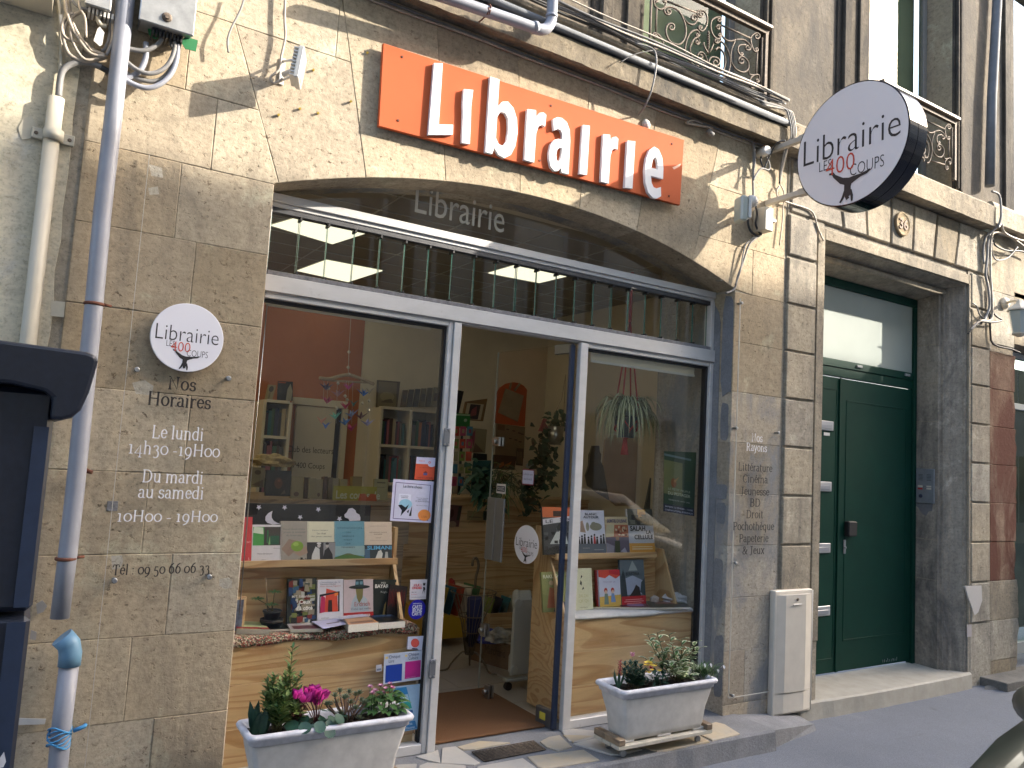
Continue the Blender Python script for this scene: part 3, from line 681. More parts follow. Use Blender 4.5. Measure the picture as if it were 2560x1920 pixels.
SCR = [([(560, 175), (555, 120), (640, 95), (760, 160), (840, 330), (850, 480), (800, 590), (720, 615), (620, 560), (575, 440), (590, 360)], -1, 50, 1, 62),
 ([(820, 240), (880, 320), (960, 340), (1010, 280)], 0, 0, -1, 55), ([(1012, 200), (1020, 150), (1110, 160), (1150, 260), (1130, 370), (1080, 430), (1035, 405)], -1, 45, 1, 30),
 ([(1300, 235), (1220, 270), (1195, 370), (1230, 490), (1300, 540), (1340, 510)], 1, 40, -1, 30), ([(1340, 380), (1350, 480), (1420, 560), (1500, 565), (1540, 550)], -1, 40, 0, 0),
 ([(1040, 470), (1010, 420), (930, 440), (870, 540), (840, 700), (870, 800), (960, 900), (1050, 950), (1120, 940), (1150, 850), (1110, 750)], 1, 30, -1, 60),
 ([(1040, 570), (1010, 520), (950, 560), (910, 680), (950, 820), (1020, 890)], 1, 35, 1, 20), ([(1300, 590), (1340, 570), (1410, 650), (1465, 800), (1455, 950), (1400, 1060), (1350, 1070)], 1, 35, 0, 0),
 ([(1260, 690), (1310, 660), (1380, 740), (1400, 860), (1370, 970), (1310, 980)], 0, 0, 1, 25), ([(1300, 1040), (1270, 980), (1190, 930), (1170, 850), (1210, 790), (1280, 800)], 0, 0, 1, 65),
 ([(1530, 570), (1480, 700), (1480, 840), (1540, 950), (1640, 1000), (1710, 960), (1720, 870), (1670, 800)], 0, 0, -1, 62), ([(1540, 550), (1650, 550), (1740, 620)], 0, 0, 1, 50),
 ([(1600, 760), (1570, 700), (1590, 630), (1680, 620)], -1, 25, 0, 0), ([(1790, 700), (1760, 620), (1750, 520), (1800, 465)], -1, 35, 1, 52),
 ([(1870, 1110), (1860, 1040), (1790, 1040), (1740, 1100), (1740, 1190)], 1, 30, -1, 40), ([(400, 500), (400, 460), (460, 470), (530, 560), (545, 700)], -1, 30, 0, 0),
 ([(480, 640), (440, 610), (415, 650)], 0, 0, -1, 25), ([(410, 20), (430, 90), (500, 130), (560, 100), (580, 20)], 1, 30, -1, 25), ([(1720, 980), (1735, 1030), (1790, 1040)], 0, 0, 0, 0)]
def railing(dx, dz, label):
    t_ = thing('balcony_railing', label, 'railing', (3.6+dx, -.06, 4.1+dz), 'wrought iron railings of the upper windows')
    off = Vector((dx, 0, dz))
    for pts, s0_, ra, s1_, rb in SCR:
        c = catmull(pts, 4)
        if s0_: c = curl(c[1], c[0], s0_, ra)[::-1]+c
        if s1_: c = c+curl(c[-2], c[-1], s1_, rb)
        MB().tube([cr2(*p)+off for p in c], .0065, 5).build('scroll', M_IRON, t_)
    for a, b_, r in [((450, 120), (440, 460), .006), ((375, 0), (350, 640), .008), ((590, 15), (1000, 175), .006), ((1350, 350), (1750, 530), .006), ((560, 660), (860, 780), .006), ((1440, 1040), (1730, 1130), .006), ((1910, 520), (1890, 1260), .007), ((1840, 730), (1820, 1060), .006)]:
        MB().tube([cr2(*a)+off, cr2(*b_)+off], r, 6).build('bar', M_IRON, t_)
    p = cr2(1160, 750)+off; mb = MB(); mb.tube([p, cr2(1165, 430)+off], .006, 6)
    for k in range(7): mb.lathe(cr2(1163, 460+k*32)+off, [(.004, -.008), (.013-.0008*abs(k-3), 0), (.004, .008)], 8)
    for s in (-1, 1): mb.tube([cr2(1165, 740)+off, cr2(1165+s*40, 680)+off, cr2(1165+s*70, 610)+off, cr2(1165+s*60, 590)+off], .006, 5)
    mb.build('finial', M_IRON, t_)
    a, b_ = cr2(1050, 0), cr2(2040, 440); zr = (a.z+b_.z)/2+.015
    mb = MB(); mb.box(3.02+dx, 4.13+dx, -.10, -.02, zr-.012+dz, zr+.022+dz, 0, .008); mb.build('handrail', M_PINED if dx == 0 else M_PINED, t_)
    mb = MB(); mb.box(3.04+dx, 4.11+dx, -.075, -.045, zr-.045+dz, zr-.014+dz); mb.build('top_bar', M_IRON, t_)
    mb = MB(); mb.box(4.08+dx, 4.105+dx, -.075, -.045, 4.09+dz, zr-.046+dz); mb.build('end_post', M_IRON, t_)
railing(0, 0, 'scrolled iron balcony railing of the upper window above the orange sign')
railing(2.40, .03, 'scrolled iron railing partly hidden behind the round hanging sign')

# ================================================================ SHOPFRONT (parts of the bookshop building)
AX0, AX1 = .88, 3.933
def mparts(name, boxes, mat, parent=shop, bev=.003):
    mb = MB()
    for b_ in boxes: mb.box(*b_, 0, bev)
    return mb.build(name, mat, parent)
mparts('upper_transom_bar', [(AX0, AX1, .165, .235, 2.722, 2.765), (AX0, AX1, .178, .232, 2.700, 2.7215)], M_ALU)
mparts('louvre_head_rail', [(AX0+.03, AX1-.03, .183, .225, 2.672, 2.6995)], M_DKRAIL)
mparts('transom_beam', [(AX0, AX1, .158, .24, 2.2795, 2.3605), (AX0, AX1, .172, .238, 2.2715, 2.279)], M_ALU)
mparts('louvre_sill', [(AX0+.03, AX1-.035, .166, .235, 2.361, 2.383)], simple('dusty_grey_sill', (.17, .17, .18), .8, 0, .4, 40))
for b_ in [(AX1-.035, AX1-.003, .17, .235, 2.3615, 2.6995), (AX0, AX0+.03, .17, .235, 2.3615, 2.6995), (AX1-.033, AX1-.003, .166, .235, .0, 2.271)]: mparts('side_frame', [b_], M_ALU)
for (a, b_, c_) in ((1.9325, 1.9775, .245), (2.797, 2.853, .198)): mparts('door_post', [(a, b_, .160, c_, .0, 2.271)], M_ALU)
for b_ in [(1.903, 1.931, .172, .235, .002, 2.271), (AX0, 1.9025, .172, .235, .002, .052), (AX0, AX0+.03, .172, .235, .053, 2.271), (AX0+.031, 1.9025, .172, .235, 2.248, 2.271)]: mparts('window_frame', [b_], M_ALU)
for b_ in [(2.8535, AX1-.034, .172, .235, .002, .052), (2.8535, AX1-.034, .172, .235, 2.248, 2.271)]: mparts('window_frame', [b_], M_ALU)
mparts('black_gasket', [(1.889, 1.9022, .195, .228, .053, 2.2475), (.912, 1.888, .195, .228, 2.233, 2.2475)], M_BLACK, bev=0)  # thin black strips along the inner edges of the window frames
mparts('black_gasket', [(AX1-.052, AX1-.0335, .190, .228, .053, 2.2475), (2.8538, AX1-.0525, .195, .228, 2.233, 2.2475)], M_BLACK, bev=0)
MB().box(.912, 1.888, .205, .213, .053, 2.232).build('shop_window_pane', M_GLASS, shop, label='large left display window pane')
MB().box(2.8545, AX1-.053, .205, .213, .053, 2.232).build('shop_window_pane', M_GLASS, shop, label='large right display window pane')
# arched fanlight
mb = MB(); n = 28; b0 = []
for i in range(n+1):
    x = 0.89+(AX1-.02-.89)*i/n; mb.v += [(x, .200, 2.764), (x, .200, max(az(x)+.003, 2.765))]
for i in range(n): mb.face([2*i, 2*i+2, 2*i+3, 2*i+1])
mb.build('fanlight_pane', M_GLASS, shop)
mb = MB(); text(mb, 'Librairie', W(1036, 530, .196)+Vector((0, -.002, 0)), (1, 0, 0), (0, 0, 1), width=.565, height=.158); mb.build('fanlight_lettering', simple('beige_vinyl', (.62, .57, .47), .6), shop)
# vertical glass louvres
NL = 21; xs = [AX0+.035+i*(AX1-.04-AX0-.035)/NL for i in range(NL+1)]
for i in range(NL):
    a = R_(random.uniform(-3.5, 3.5)); c = Vector(((xs[i]+xs[i+1])/2, .205+random.uniform(-.002, .002), 2.5275)); ax = Vector((math.cos(a), math.sin(a), 0)); ay = Vector((-ax.y, ax.x, 0))
    lp = MB().obox(c, ax, ay, Vector((0, 0, 1)), xs[1]-xs[0]-.006, .006, .287).build('louvre_pane', M_GLASSG, shop)
    e_ = MB()
    for s in (-1, 1): e_.obox(c+ax*s*((xs[1]-xs[0])/2-.0025), ax, ay, Vector((0, 0, 1)), .0014, .0064, .287)
    e_.build('polished_edge', M_GEDGE, lp)
    if i:
        for z_ in (2.383, 2.656): mparts('louvre_clip', [(xs[i]-.005, xs[i]+.005, .178, .228, z_, z_+.015)], M_BLACK, lp, 0)
for (u, v) in ((1118, 1093), (1082, 1672)):
    p = W(u, v, .155); mb = MB(); mb.box(p.x-.022, p.x+.016, .151, .157, p.z-.048, p.z+.048, 0, .002); pl = mb.build('hinge_plate', simple('grey_zinc_plate', (.20, .21, .23), .4, .6), shop)
    s_ = MB()
    for a in (-.013, .008):
        for b_ in (-.038, .038): s_.lathe((p.x+a, .151, p.z+b_), [(.006, 0), (.005, .003)], 8, (0, -1, 0))
    s_.build('screws', M_STEEL, pl)
# open glass door, hinged on the right post
H0 = Vector((2.762, .215, 0)); H1 = Vector((2.676, .930, 0)); dd = (H1-H0).normalized(); dn = Vector((dd.y, -dd.x, 0)); DL = (H1-H0).length
zz = Vector((0, 0, 1))
MB().obox(H0+dd*DL/2+zz*1.155, dd, dn, zz, DL, .010, 2.21).build('glass_door', M_GLASS, shop)
gd = bpy.data.objects['glass_door']
mb = MB(); mb.obox(H1+dd*.001+zz*1.155, dd, dn, zz, .0015, .0104, 2.21); mb.build('polished_edge', simple('pale_glass_edge', (.40, .40, .33), .3), gd)
mb = MB(); mb.obox(H0-dd*.012+zz*1.13, dd, dn, zz, .022, .035, 2.25, 0, .003); mb.build('hinge_stile', M_NAVYL, gd)
for z_, h_ in ((.055, .10), (2.235, .06)): MB().obox(H0+dd*.06+zz*z_, dd, dn, zz, .15, .03, h_, 0, .003).build('pivot_fitting', simple('grey_pivot', (.16, .17, .18), .35, .7), gd)
mb = MB(); mb.obox(H0+dd*.07+zz*.06-dn*.0165, dd, dn, zz, .05, .002, .04); mb.build('yellow_label', P(C(200, 185, 70)), gd)
# tall door pull: two flat bars
def dpt(u, v):   # point on the door plane from the image
    d = ray(u, v); n_ = dn; t_ = (H0-CP).dot(n_)/d.dot(n_); return CP+d*t_
pa, pb = dpt(1252, 1245), dpt(1247, 1402)
mb = MB()
for s in (-1, 1): mb.obox(Vector((pa.x, pa.y, (pa.z+pb.z)/2))-dn*.035+dd*s*.046, dd, dn, zz, .086, .014, pa.z-pb.z, 0, .003)
mb.obox(Vector((pa.x, pa.y, pa.z-.05))-dn*.018, dd, dn, zz, .03, .034, .03); mb.obox(Vector((pa.x, pa.y, pb.z+.05))-dn*.018, dd, dn, zz, .03, .034, .03)
mb.build('pull_handle', simple('satin_steel', (.26, .27, .28), .45, .6, .06, 30), gd)
def fitting(u, v, w_=.05, h_=.07):
    p = dpt(u, v); mb = MB(); mb.obox(p-dn*.012, dd, dn, zz, w_, .016, h_, 0, .003); mb.obox(p+dn*.014, dd, dn, zz, w_, .016, h_, 0, .003)
    mb.lathe(p-dn*.02, [(.018, 0), (.018, .02), (.014, .026)], 16, -dn); mb.build('lock_fitting', M_STEEL, gd)
fitting(1246, 1104, .07, .06); fitting(1212, 1575, .05, .08); fitting(1222, 1728, .05, .08)
p = dpt(1255, 1222); mb = MB(); mb.obox(p-dn*.007, dd, dn, zz, .095, .002, .062); st_ = mb.build('push_sign', P((.62, .60, .60)), gd)
mb = MB(); mb.obox(p-dn*.009, dd, dn, zz, .082, .0015, .036); mb.build('sign_band', P(C(30, 32, 60)), st_)
mb = MB(); text(mb, 'POUSSEZ', p-dn*.0105-zz*.010, -dd if False else -dd, zz, width=.072, height=.022, align='c'); mb.build('sign_lettering', M_WHITE, st_)

# ================================================================ GREEN DOOR PORTAL BUILDING
por = thing('apartment_building', 'grey weathered stone building with rusticated blocks around a deep green door', 'building', (5.85, .1, -.12))
mb = MB(); mb.box(4.446, 4.855, -.001, .40, -.13, 3.82); mb.box(6.832, 7.22, -.001, .40, -.13, 3.82); mb.box(4.856, 6.831, .008, .40, 3.30, 3.82); mb.box(6.62, 6.831, .36, .40, -.13, 3.30)
mb.build('wall', M_PORT, por)
# rusticated blocks
for i in range(-1, 9):
    z0 = cz[0]+.336*i; z1 = z0+.336
    if i < 1: continue
    for xa_, xb_ in ((4.452, 4.757), (6.866, 7.162)):
        block([(xa_, z0+.008), (xb_, z0+.008), (xb_, z1-.008), (xa_, z1-.008)], -.017, .03, .006, 0, .002).build('rusticated_block', M_PORT, por)
for xa_, xb_ in ((4.452, 4.757), (6.866, 7.162)):
    block([(xa_, 3.10), (xb_, 3.10), (xb_, 3.39), (xa_, 3.39)], -.017, .03, .008, 0, .002).build('rusticated_block', M_PORT, por)
    block([(xa_-.0, -.13), (xb_+.03, -.13), (xb_+.03, .385), (xa_, .385)], -.005, .03, .004, 0, .001).build('plinth_block', M_PORT, por)
jl = [((2099, 517), (2107, 590)), ((2161, 521), (2165, 608)), ((2225, 502), (2223, 621)), ((2283, 505), (2277, 640)), ((2342, 521), (2329, 660)), ((2398, 540), (2381, 680))]
VX = []
for a, b_ in jl:
    p, q = W(*a), W(*b_); k = (p.x-q.x)/(p.z-q.z); VX.append((q.x+k*(3.405-q.z), q.x+k*(3.80-q.z)))
VX = [(4.46, 4.46)]+VX+[(7.16, 7.16)]
for (a, at_), (b_, bt_) in zip(VX[:-1], VX[1:]):
    block([(a+.01, 3.415), (b_-.01, 3.415), (bt_-.01, 3.80), (at_+.01, 3.80)], -.017, .03, .008, 0, .002).build('voussoir', M_PORT, por)
# architrave and splayed reveals
mb = MB(); mb.box(4.775, 4.858, -.012, .01, .40, 3.37, 0, .004); mb.box(6.829, 6.858, -.012, .01, .40, 3.37, 0, .004); mb.box(4.859, 6.828, -.0115, .01, 3.285, 3.37, 0, .004)
mb.build('architrave', M_PORT, por)
mb = MB(); pr = [(6.632, .36), (6.636, .145), (6.665, .140), (6.668, .120), (6.69, .118), (6.705, .095), (6.735, .090), (6.80, .030), (6.803, .012), (6.828, .008)]
zs = [-.13, .385, .39]+[z for z in cz[2:]]+[3.285]
for zi, z in enumerate(zs):
    for x, y in pr: mb.v.append((x, y, z))
m_ = len(pr)
for i in range(len(zs)-1):
    for j in range(m_-1): mb.face([i*m_+j, i*m_+j+1, (i+1)*m_+j+1, (i+1)*m_+j])
mb.build('moulded_reveal', stone('limestone_reveal', (.42, .375, .30), (.30, .27, .22), (.085, .08, .078), .46, .66, .3, None, .5), por)
mb = MB()
for z in cz[2:]: mb.hexa([(6.631, .14, z-.002), (6.634, .14, z-.002), (6.634, .36, z-.002), (6.631, .36, z-.002), (6.631, .14, z+.002), (6.634, .14, z+.002), (6.634, .36, z+.002), (6.631, .36, z+.002)])
mb.build('reveal_joints', M_MORTAR, por)
mb = MB(); profile(mb, [(.36, 3.16), (.15, 3.195), (.145, 3.235), (.02, 3.272), (.008, 3.285), (.36, 3.29)][::-1], 4.856, 6.83); mb.build('lintel', M_PORT, por)
mb = MB(); mb.tube([(4.9, .128, 3.207), (6.72, .128, 3.207)], .024, 10); mb.build('lintel_roll', M_PORT, por)
mb = MB(); profile(mb, [(.03, 3.815), (-.10, 3.812), (-.122, 3.818), (-.122, 3.995), (-.10, 4.02), (.03, 4.03)], 4.271, 7.05, 0, 30, .002)
mb.build('string_course', M_FASC, por)
mb = MB(); profile(mb, [(.03, 3.86), (-.09, 3.857), (-.11, 3.865), (-.11, 4.03), (-.09, 4.06), (.03, 4.07)], 7.051, 30, 0, 60, .002); mb.build('string_course', M_PORT, por)
MB().poly([(4.27+.004, -.02, 3.80), (4.27+.004, -.02, 3.81), (4.27+.004, .0, 3.81), (4.27+.004, .0, 3.80)])
# render smears low on the right of the portal
for pts, y in [([(6.79, .95), (6.93, .97), (6.95, .72), (6.88, .58), (6.84, .70)], -.0075)]:
    pts = [(p.x, p.z) for p in (W(2407, 1465), W(2448, 1463), W(2450, 1500), W(2440, 1530), W(2431, 1537), W(2418, 1500))]
    MB().prism(pts[::-1], (0, y-.011, 0), (1, 0, 0), (0, 0, 1), (0, .012, 0)).build('render_patch', P((.50, .48, .46)), por)
q = [W(u, v, .0) for u, v in ((2295, 1170),)]
pts = []
for i in range(18):
    a = 2*math.pi*i/18; pts.append((.255+.085*math.cos(a)*random.uniform(.8, 1.1), 1.375+.10*math.sin(a)*random.uniform(.75, 1.15)))
MB().prism(pts, (6.6285, 0, 0), (0, 1, 0), (0, 0, 1), (.002, 0, 0)).build('cement_patch', simple('cement_dark', (.15, .15, .16), .9, 0, .2, 40), por)
# house number plaque
pc = W(2254, 561, -.02); pq = MB(); pq.lathe((pc.x, -.018, pc.z), [(.098, 0), (.098, .016), (.090, .022), (.084, .016), (.05, .017), (0, .017)], 28, (0, -1, 0)); nb = pq.build('number_plaque', stone('plaque_stone', (.40, .33, .22), (.30, .24, .16), (.2, .13, .07), .5, .7, .3), por)
mb = MB(); text(mb, '36', (pc.x, -.037, pc.z-.042), (1, 0, 0), (0, 0, 1), width=.115, height=.085, bold=.02, ext=.004, align='c'); mb.build('house_number', simple('number_brown', (.16, .09, .05), .7), nb)
# ---- the green door
gdx0, gdx1, gy = 4.95, 6.63, .35
mb = MB(); mb.box(gdx0, gdx1, gy-.02, gy+.04, 3.09, 3.16, 0, .004); mb.box(gdx1-.045, gdx1, gy-.02, gy+.04, .0, 3.089, 0, .004); mb.box(gdx0, gdx0+.05, gy-.02, gy+.04, .0, 3.089, 0, .004)
mb.box(gdx0+.05, gdx1-.045, gy-.012, gy+.04, 2.435, 2.50, 0, .004); mb.box(gdx0+.05, gdx1-.045, gy-.004, gy+.04, 2.36, 2.434, 0, .003)
dfr = mb.build('door_frame', M_GREEN, por)
MB().box(gdx0+.05, gdx1-.045, gy+.004, gy+.012, 2.50, 3.09).build('frosted_transom_pane', M_FROST, dfr)
def leaf(name, x0, x1, z0, z1, mx, mz0, mz1):
    mb = MB(); mb.box(x0, x1, gy, gy+.035, z0, z1, 0, .003); lf = mb.build(name, M_GREEN, por)
    m2 = MB()   # raised bead round a recessed looking panel
    for b_ in ((x0+mx, x1-mx, mz1-.012, mz1), (x0+mx, x1-mx, mz0, mz0+.012)): m2.box(b_[0], b_[1], gy-.0035, gy+.002, b_[2], b_[3], 0, .001)
    for b_ in ((x0+mx-.0125, x0+mx-.0005), (x1-mx+.0005, x1-mx+.0125)): m2.box(b_[0], b_[1], gy-.0035, gy+.002, mz0, mz1, 0, .001)
    m2.build('panel_moulding', M_GREEN, lf); return lf
lf1 = leaf('side_panel', gdx0+.055, 5.565, .03, 2.352, .04, .13, 2.26)
lf2 = leaf('door_leaf', 5.578, 6.582, .03, 2.352, .09, .26, 2.18)
mb = MB(); mb.box(5.556, 5.587, gy-.012, gy-.001, .03, 2.352, 0, .003); mb.build('cover_strip', M_GREEN, lf1)
mb = MB()
kb = W(2128, 1322, gy-.03); mb.box(kb.x-.055, kb.x+.055, gy-.05, gy-.002, kb.z-.06, kb.z+.06, 0, .008); mb.build('lock_block', M_BLACK, lf2)
mb = MB(); mb.box(kb.x-.06, kb.x-.03, gy-.007, gy-.001, kb.z-.20, kb.z-.09, 0, .002); mb.lathe((kb.x-.045, gy-.006, kb.z-.15), [(.009, 0), (.009, .012)], 12, (0, -1, 0)); mb.build('key_escutcheon', M_STEEL, lf2)
for (u, v) in ((2148, 916), (2268, 937)):
    p = W(u, v, gy-.015); MB().box(p.x-.035, p.x+.035, gy-.024, gy-.0125, p.z-.012, p.z+.008, 0, .002).build('transom_catch', simple('catch_grey', (.30, .31, .31), .4), dfr)
for (u, v, dk) in ((2063, 1064, 1), (2058, 1216, 0), (2055, 1370, 0), (2054, 1527, 0)):
    p = W(u, v, gy); mb = MB(); mb.box(p.x-.16, p.x+.09, gy-.014, gy-.001, p.z-.038, p.z+.038, 0, .004); fl = mb.build('letter_plate', simple('letterplate_aluminium', (.50, .51, .53), .35, .5), lf1)
    MB().box(p.x-.13, p.x+.06, gy-.019, gy-.0145, p.z-.024, p.z+.010, 0, .003).build('flap', simple('flap_aluminium', (.42, .43, .46), .3, .6), fl)
p = W(2064, 1085, gy); MB().box(p.x-.03, p.x+.045, gy-.006, gy-.001, p.z-.012, p.z+.012).build('name_label', P((.6, .6, .6)), lf1)
mb = MB(); pz = W(2225, 1650, gy-.002); random.seed(3)
for k in range(9):
    a = pz+Vector((-.10+k*.024, 0, 0)); mb.tube([a+Vector((0, -.001, -.012)), a+Vector((random.uniform(-.01, .012), -.001, random.uniform(.0, .02)))], .0014, 4)
mb.build('scratched_tag', P((.45, .5, .5)), lf2)
# ---- right neighbour: red-washed pilaster, wall above, storefront
far = thing('far_shop_building', 'reddish washed stone pilaster and storefront at the right edge', 'building', (8.2, .1, -.12))
mb = MB(); mb.box(7.224, 7.62, .012, .4, -.13, 2.86); mb.box(7.224, 30, .012, .4, 2.86, 3.86); mb.box(10.52, 30, .012, .4, -.13, 2.859); mb.build('wall', M_PORT, far)
for i in range(0, 9):
    z0 = -.13 if i == 0 else cz[0]+.336*(i-1); z1 = cz[0]+.336*i; xr = 7.64+random.uniform(-.03, .03)
    pts = [(7.185, z0)]
    pts += [(xr+random.uniform(-.02, .02), z0+(z1-z0)*k/4) for k in range(5)]+[(7.185, z1)]
    if i < 1: z1 = .06
    block(pts, -.004, .25, .004, .001, .002).build('stone_block', M_RED if i > 2 else M_PORT, far)
for xa_, xb_, z0, z1 in ((7.185, 7.62, 2.82, 3.30), (7.62, 8.3, 2.86, 3.35), (8.3, 9.2, 2.86, 3.35), (7.185, 7.9, 3.30, 3.86), (7.9, 9.2, 3.35, 3.86), (9.2, 10.4, 2.86, 3.86)):
    block([(xa_, z0), (xb_, z0), (xb_, z1), (xa_, z1)], -.003, .25, .003, .001).build('stone_block', M_PORT, far)
mb = MB(); mb.box(7.62, 10.5, .20, .26, 2.30, 2.36, 0, .004); mb.box(7.62, 10.5, .20, .26, 2.80, 2.855, 0, .004); mb.box(8.6, 8.66, .2, .26, .0, 2.299); mb.box(7.62, 10.5, .2, .26, .0, .10)
sf = mb.build('storefront_frame', simple('pale_blue_frame', (.30, .34, .36), .4), far)
MB().box(7.62, 10.5, .225, .235, .10, 2.80).build('storefront_pane', glass('storefront_glass', 1.35, (.8, .85, .8)), sf)
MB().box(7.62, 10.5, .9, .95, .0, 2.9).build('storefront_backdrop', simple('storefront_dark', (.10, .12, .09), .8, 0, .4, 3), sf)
# low terrace screen at the far right
ts = thing('terrace_screen', 'pale glass terrace screen with black rails at the far right edge', 'screen', (7.95, -.05, -.12))
p0 = W(2542, 1395, -.05)
mb = MB(); mb.box(7.70, 8.5, -.06, -.05, .35, 1.02); mb.build('panel', simple('pale_aqua_panel', (.42, .55, .54), .3, 0, .1, 6), ts)
mb = MB()
for z in (.33, .66, 1.02): mb.box(7.69, 8.5, -.075, -.045, z, z+.03)
mb.build('rails', M_BLACK, ts)
mb = MB(); mb.tube([(7.62, -.14, .80), (7.80, -.16, -.10)], .016, 8); mb.build('leaning_leg', simple('brown_leg', (.20, .08, .03), .5), ts)

# ================================================================ LEFT NEIGHBOUR
cream = thing('cream_building', 'cream plastered house wall left of the grey downpipe', 'building', (-1.5, .1, -.12))
mb = MB(); n = 26
zs = [-.13+i*(7.6+.13)/60 for i in range(61)]
for z in zs:
    x = .045+random.uniform(-.006, .006)
    mb.v += [(-6, -.012, z), (-.5, -.012, z), (x, -.012, z), (x+.004, .05, z)]
for i in range(60):
    for j in range(3): mb.face([4*i+j, 4*i+j+1, 4*(i+1)+j+1, 4*(i+1)+j])
mb.build('plaster_wall', M_PLAST, cream)
mb = MB(); mb.box(.02, .12, .014, .06, -.13, 7.6); mb.build('seam_mortar', M_MORTAR, cream)
for pl, c in [([(60, 295), (80, 290), (92, 315), (85, 345), (55, 350), (45, 320)], 0), ([(128, 752), (163, 755), (160, 793), (126, 790)], 0), ([(90, 1510), (106, 1500), (118, 1515), (108, 1530), (93, 1535)], 1), ([(78, 1575), (92, 1580), (90, 1600), (74, 1598)], 1)]:
    pts = [W(u, v, -.014) for u, v in pl]; MB().prism([(p.x, p.z) for p in pts][::-1], (0, -.0155, 0), (1, 0, 0), (0, 0, 1), (0, .003, 0)).build('plaster_patch', [P((.55, .50, .39)), P((.33, .31, .28))][c], cream)
pts = [W(u, v, -.014) for u, v in ((45, 1795), (115, 1797), (112, 1810), (46, 1812))]
MB().prism([(p.x, p.z) for p in pts][::-1], (0, -.017, 0), (1, 0, 0), (0, 0, 1), (0, .004, 0)).build('plaster_patch', P((.60, .58, .54)), cream)

# ================================================================ ACROSS THE STREET (seen in the glass, shades the lower wall)
def opposite(x0, x1, H_, label, name='opposite_house'):
    t_ = thing(name, label, 'house', ((x0+x1)/2, -9, -.12), 'houses across the street')
    Y0 = -8.0
    mb = MB(); mb.box(x0, x1, Y0-6, Y0, -.13, H_); mb.box(x0, x1, Y0-6, Y0+.22, H_-.25, H_-.001, 0, .02); mb.build('wall', M_OPP, t_)
    k = 0; x = x0+.9
    while x < x1-1.2:
        for z0, z1 in ((.4, 2.6), (3.9, 6.2), (7.3, 9.3)):
            f = MB(); f.box(x, x+1.05, Y0+.001, Y0+.05, z0, z1); fr = f.build('window', simple('white_window_frame', (.55, .54, .5), .5), t_)
            MB().box(x+.08, x+.48, Y0+.051, Y0+.056, z0+.1, z1-.1).build('pane', simple('dark_pane', (.03, .035, .04), .08), fr)
            MB().box(x+.57, x+.97, Y0+.051, Y0+.056, z0+.1, z1-.1).build('pane', MATS['dark_pane'], fr)
        x += 2.1
EDGE = 2.75+7.78*1.1
opposite(-24, 18, EDGE, 'long pale stone house row across the street, seen only mirrored in the glass')
opposite(18, 50, EDGE+.12, 'slightly taller stone house across the street further right')
# ================================================================ SIGNS
random.seed(11)
EXX, EZ = Vector((1, 0, 0)), Vector((0, 0, 1))
def handstand(mb, o, right, up_, R, mi):
    o = Vector(o); right = Vector(right); up_ = Vector(up_); nr = right.cross(up_); k = [0]
    def limb(pts, ws):
        k[0] += 1; b = len(mb.v); n = len(pts)
        for i, p in enumerate(pts):
            a = Vector(pts[max(i-1, 0)]); c = Vector(pts[min(i+1, n-1)]); d = (c-a).normalized(); nn = Vector((-d.y, d.x))
            for s in (1, -1): q = Vector(p)+nn*ws[i]*s*.5; mb.v.append(tuple(o+(right*q.x+up_*q.y)*R+nr*k[0]*.0002))
        for i in range(n-1): mb.face([b+2*i, b+2*i+1, b+2*i+3, b+2*i+2], mi)
    limb([(-.36, -.40), (-.29, -.41), (-.26, -.46), (-.13, -.57), (.0, -.62)], [.03, .05, .055, .10, .13])
    limb([(.37, -.52), (.31, -.55), (.20, -.57), (.10, -.59), (.0, -.62)], [.03, .05, .05, .09, .13])
    limb([(.0, -.58), (-.02, -.70), (-.02, -.80), (-.01, -.86)], [.15, .12, .12, .07])
    limb([(-.06, -.76), (-.10, -.86), (-.15, -.93)], [.05, .045, .03]); limb([(.03, -.76), (.06, -.86), (.06, -.95)], [.05, .045, .03])
    limb([(-.04, -.83), (-.01, -.90)], [.06, .06])
def logo(parent, o, right, up_, R, name='sign_lettering', dk=None):
    o = Vector(o); right = Vector(right); up_ = Vector(up_); nr = right.cross(up_)
    dk = dk or simple('logo_charcoal', (.022, .018, .020), .5); rd = simple('logo_red', (.55, .06, .03), .5)
    mb = MB(); A = lambda x, y, d=0: o+right*x*R+up_*y*R+nr*d
    text(mb, 'Librairie', A(-.86, -.13), right, up_, width=1.72*R, height=.44*R, bold=-.012)
    text(mb, 'LES', A(-.55, -.31), right, up_, width=.23*R, height=.17*R, bold=-.012)
    text(mb, 'COUPS', A(.02, -.54), right, up_, width=.58*R, height=.19*R, bold=-.012)
    handstand(mb, A(0, 0, .0004), right, up_, R, 0)
    mb.build(name, dk, parent)
    mb = MB(); text(mb, '400', A(-.42, -.43, .0012), right, up_, width=.52*R, height=.28*R, bold=-.012); mb.build('red_numeral', rd, parent)
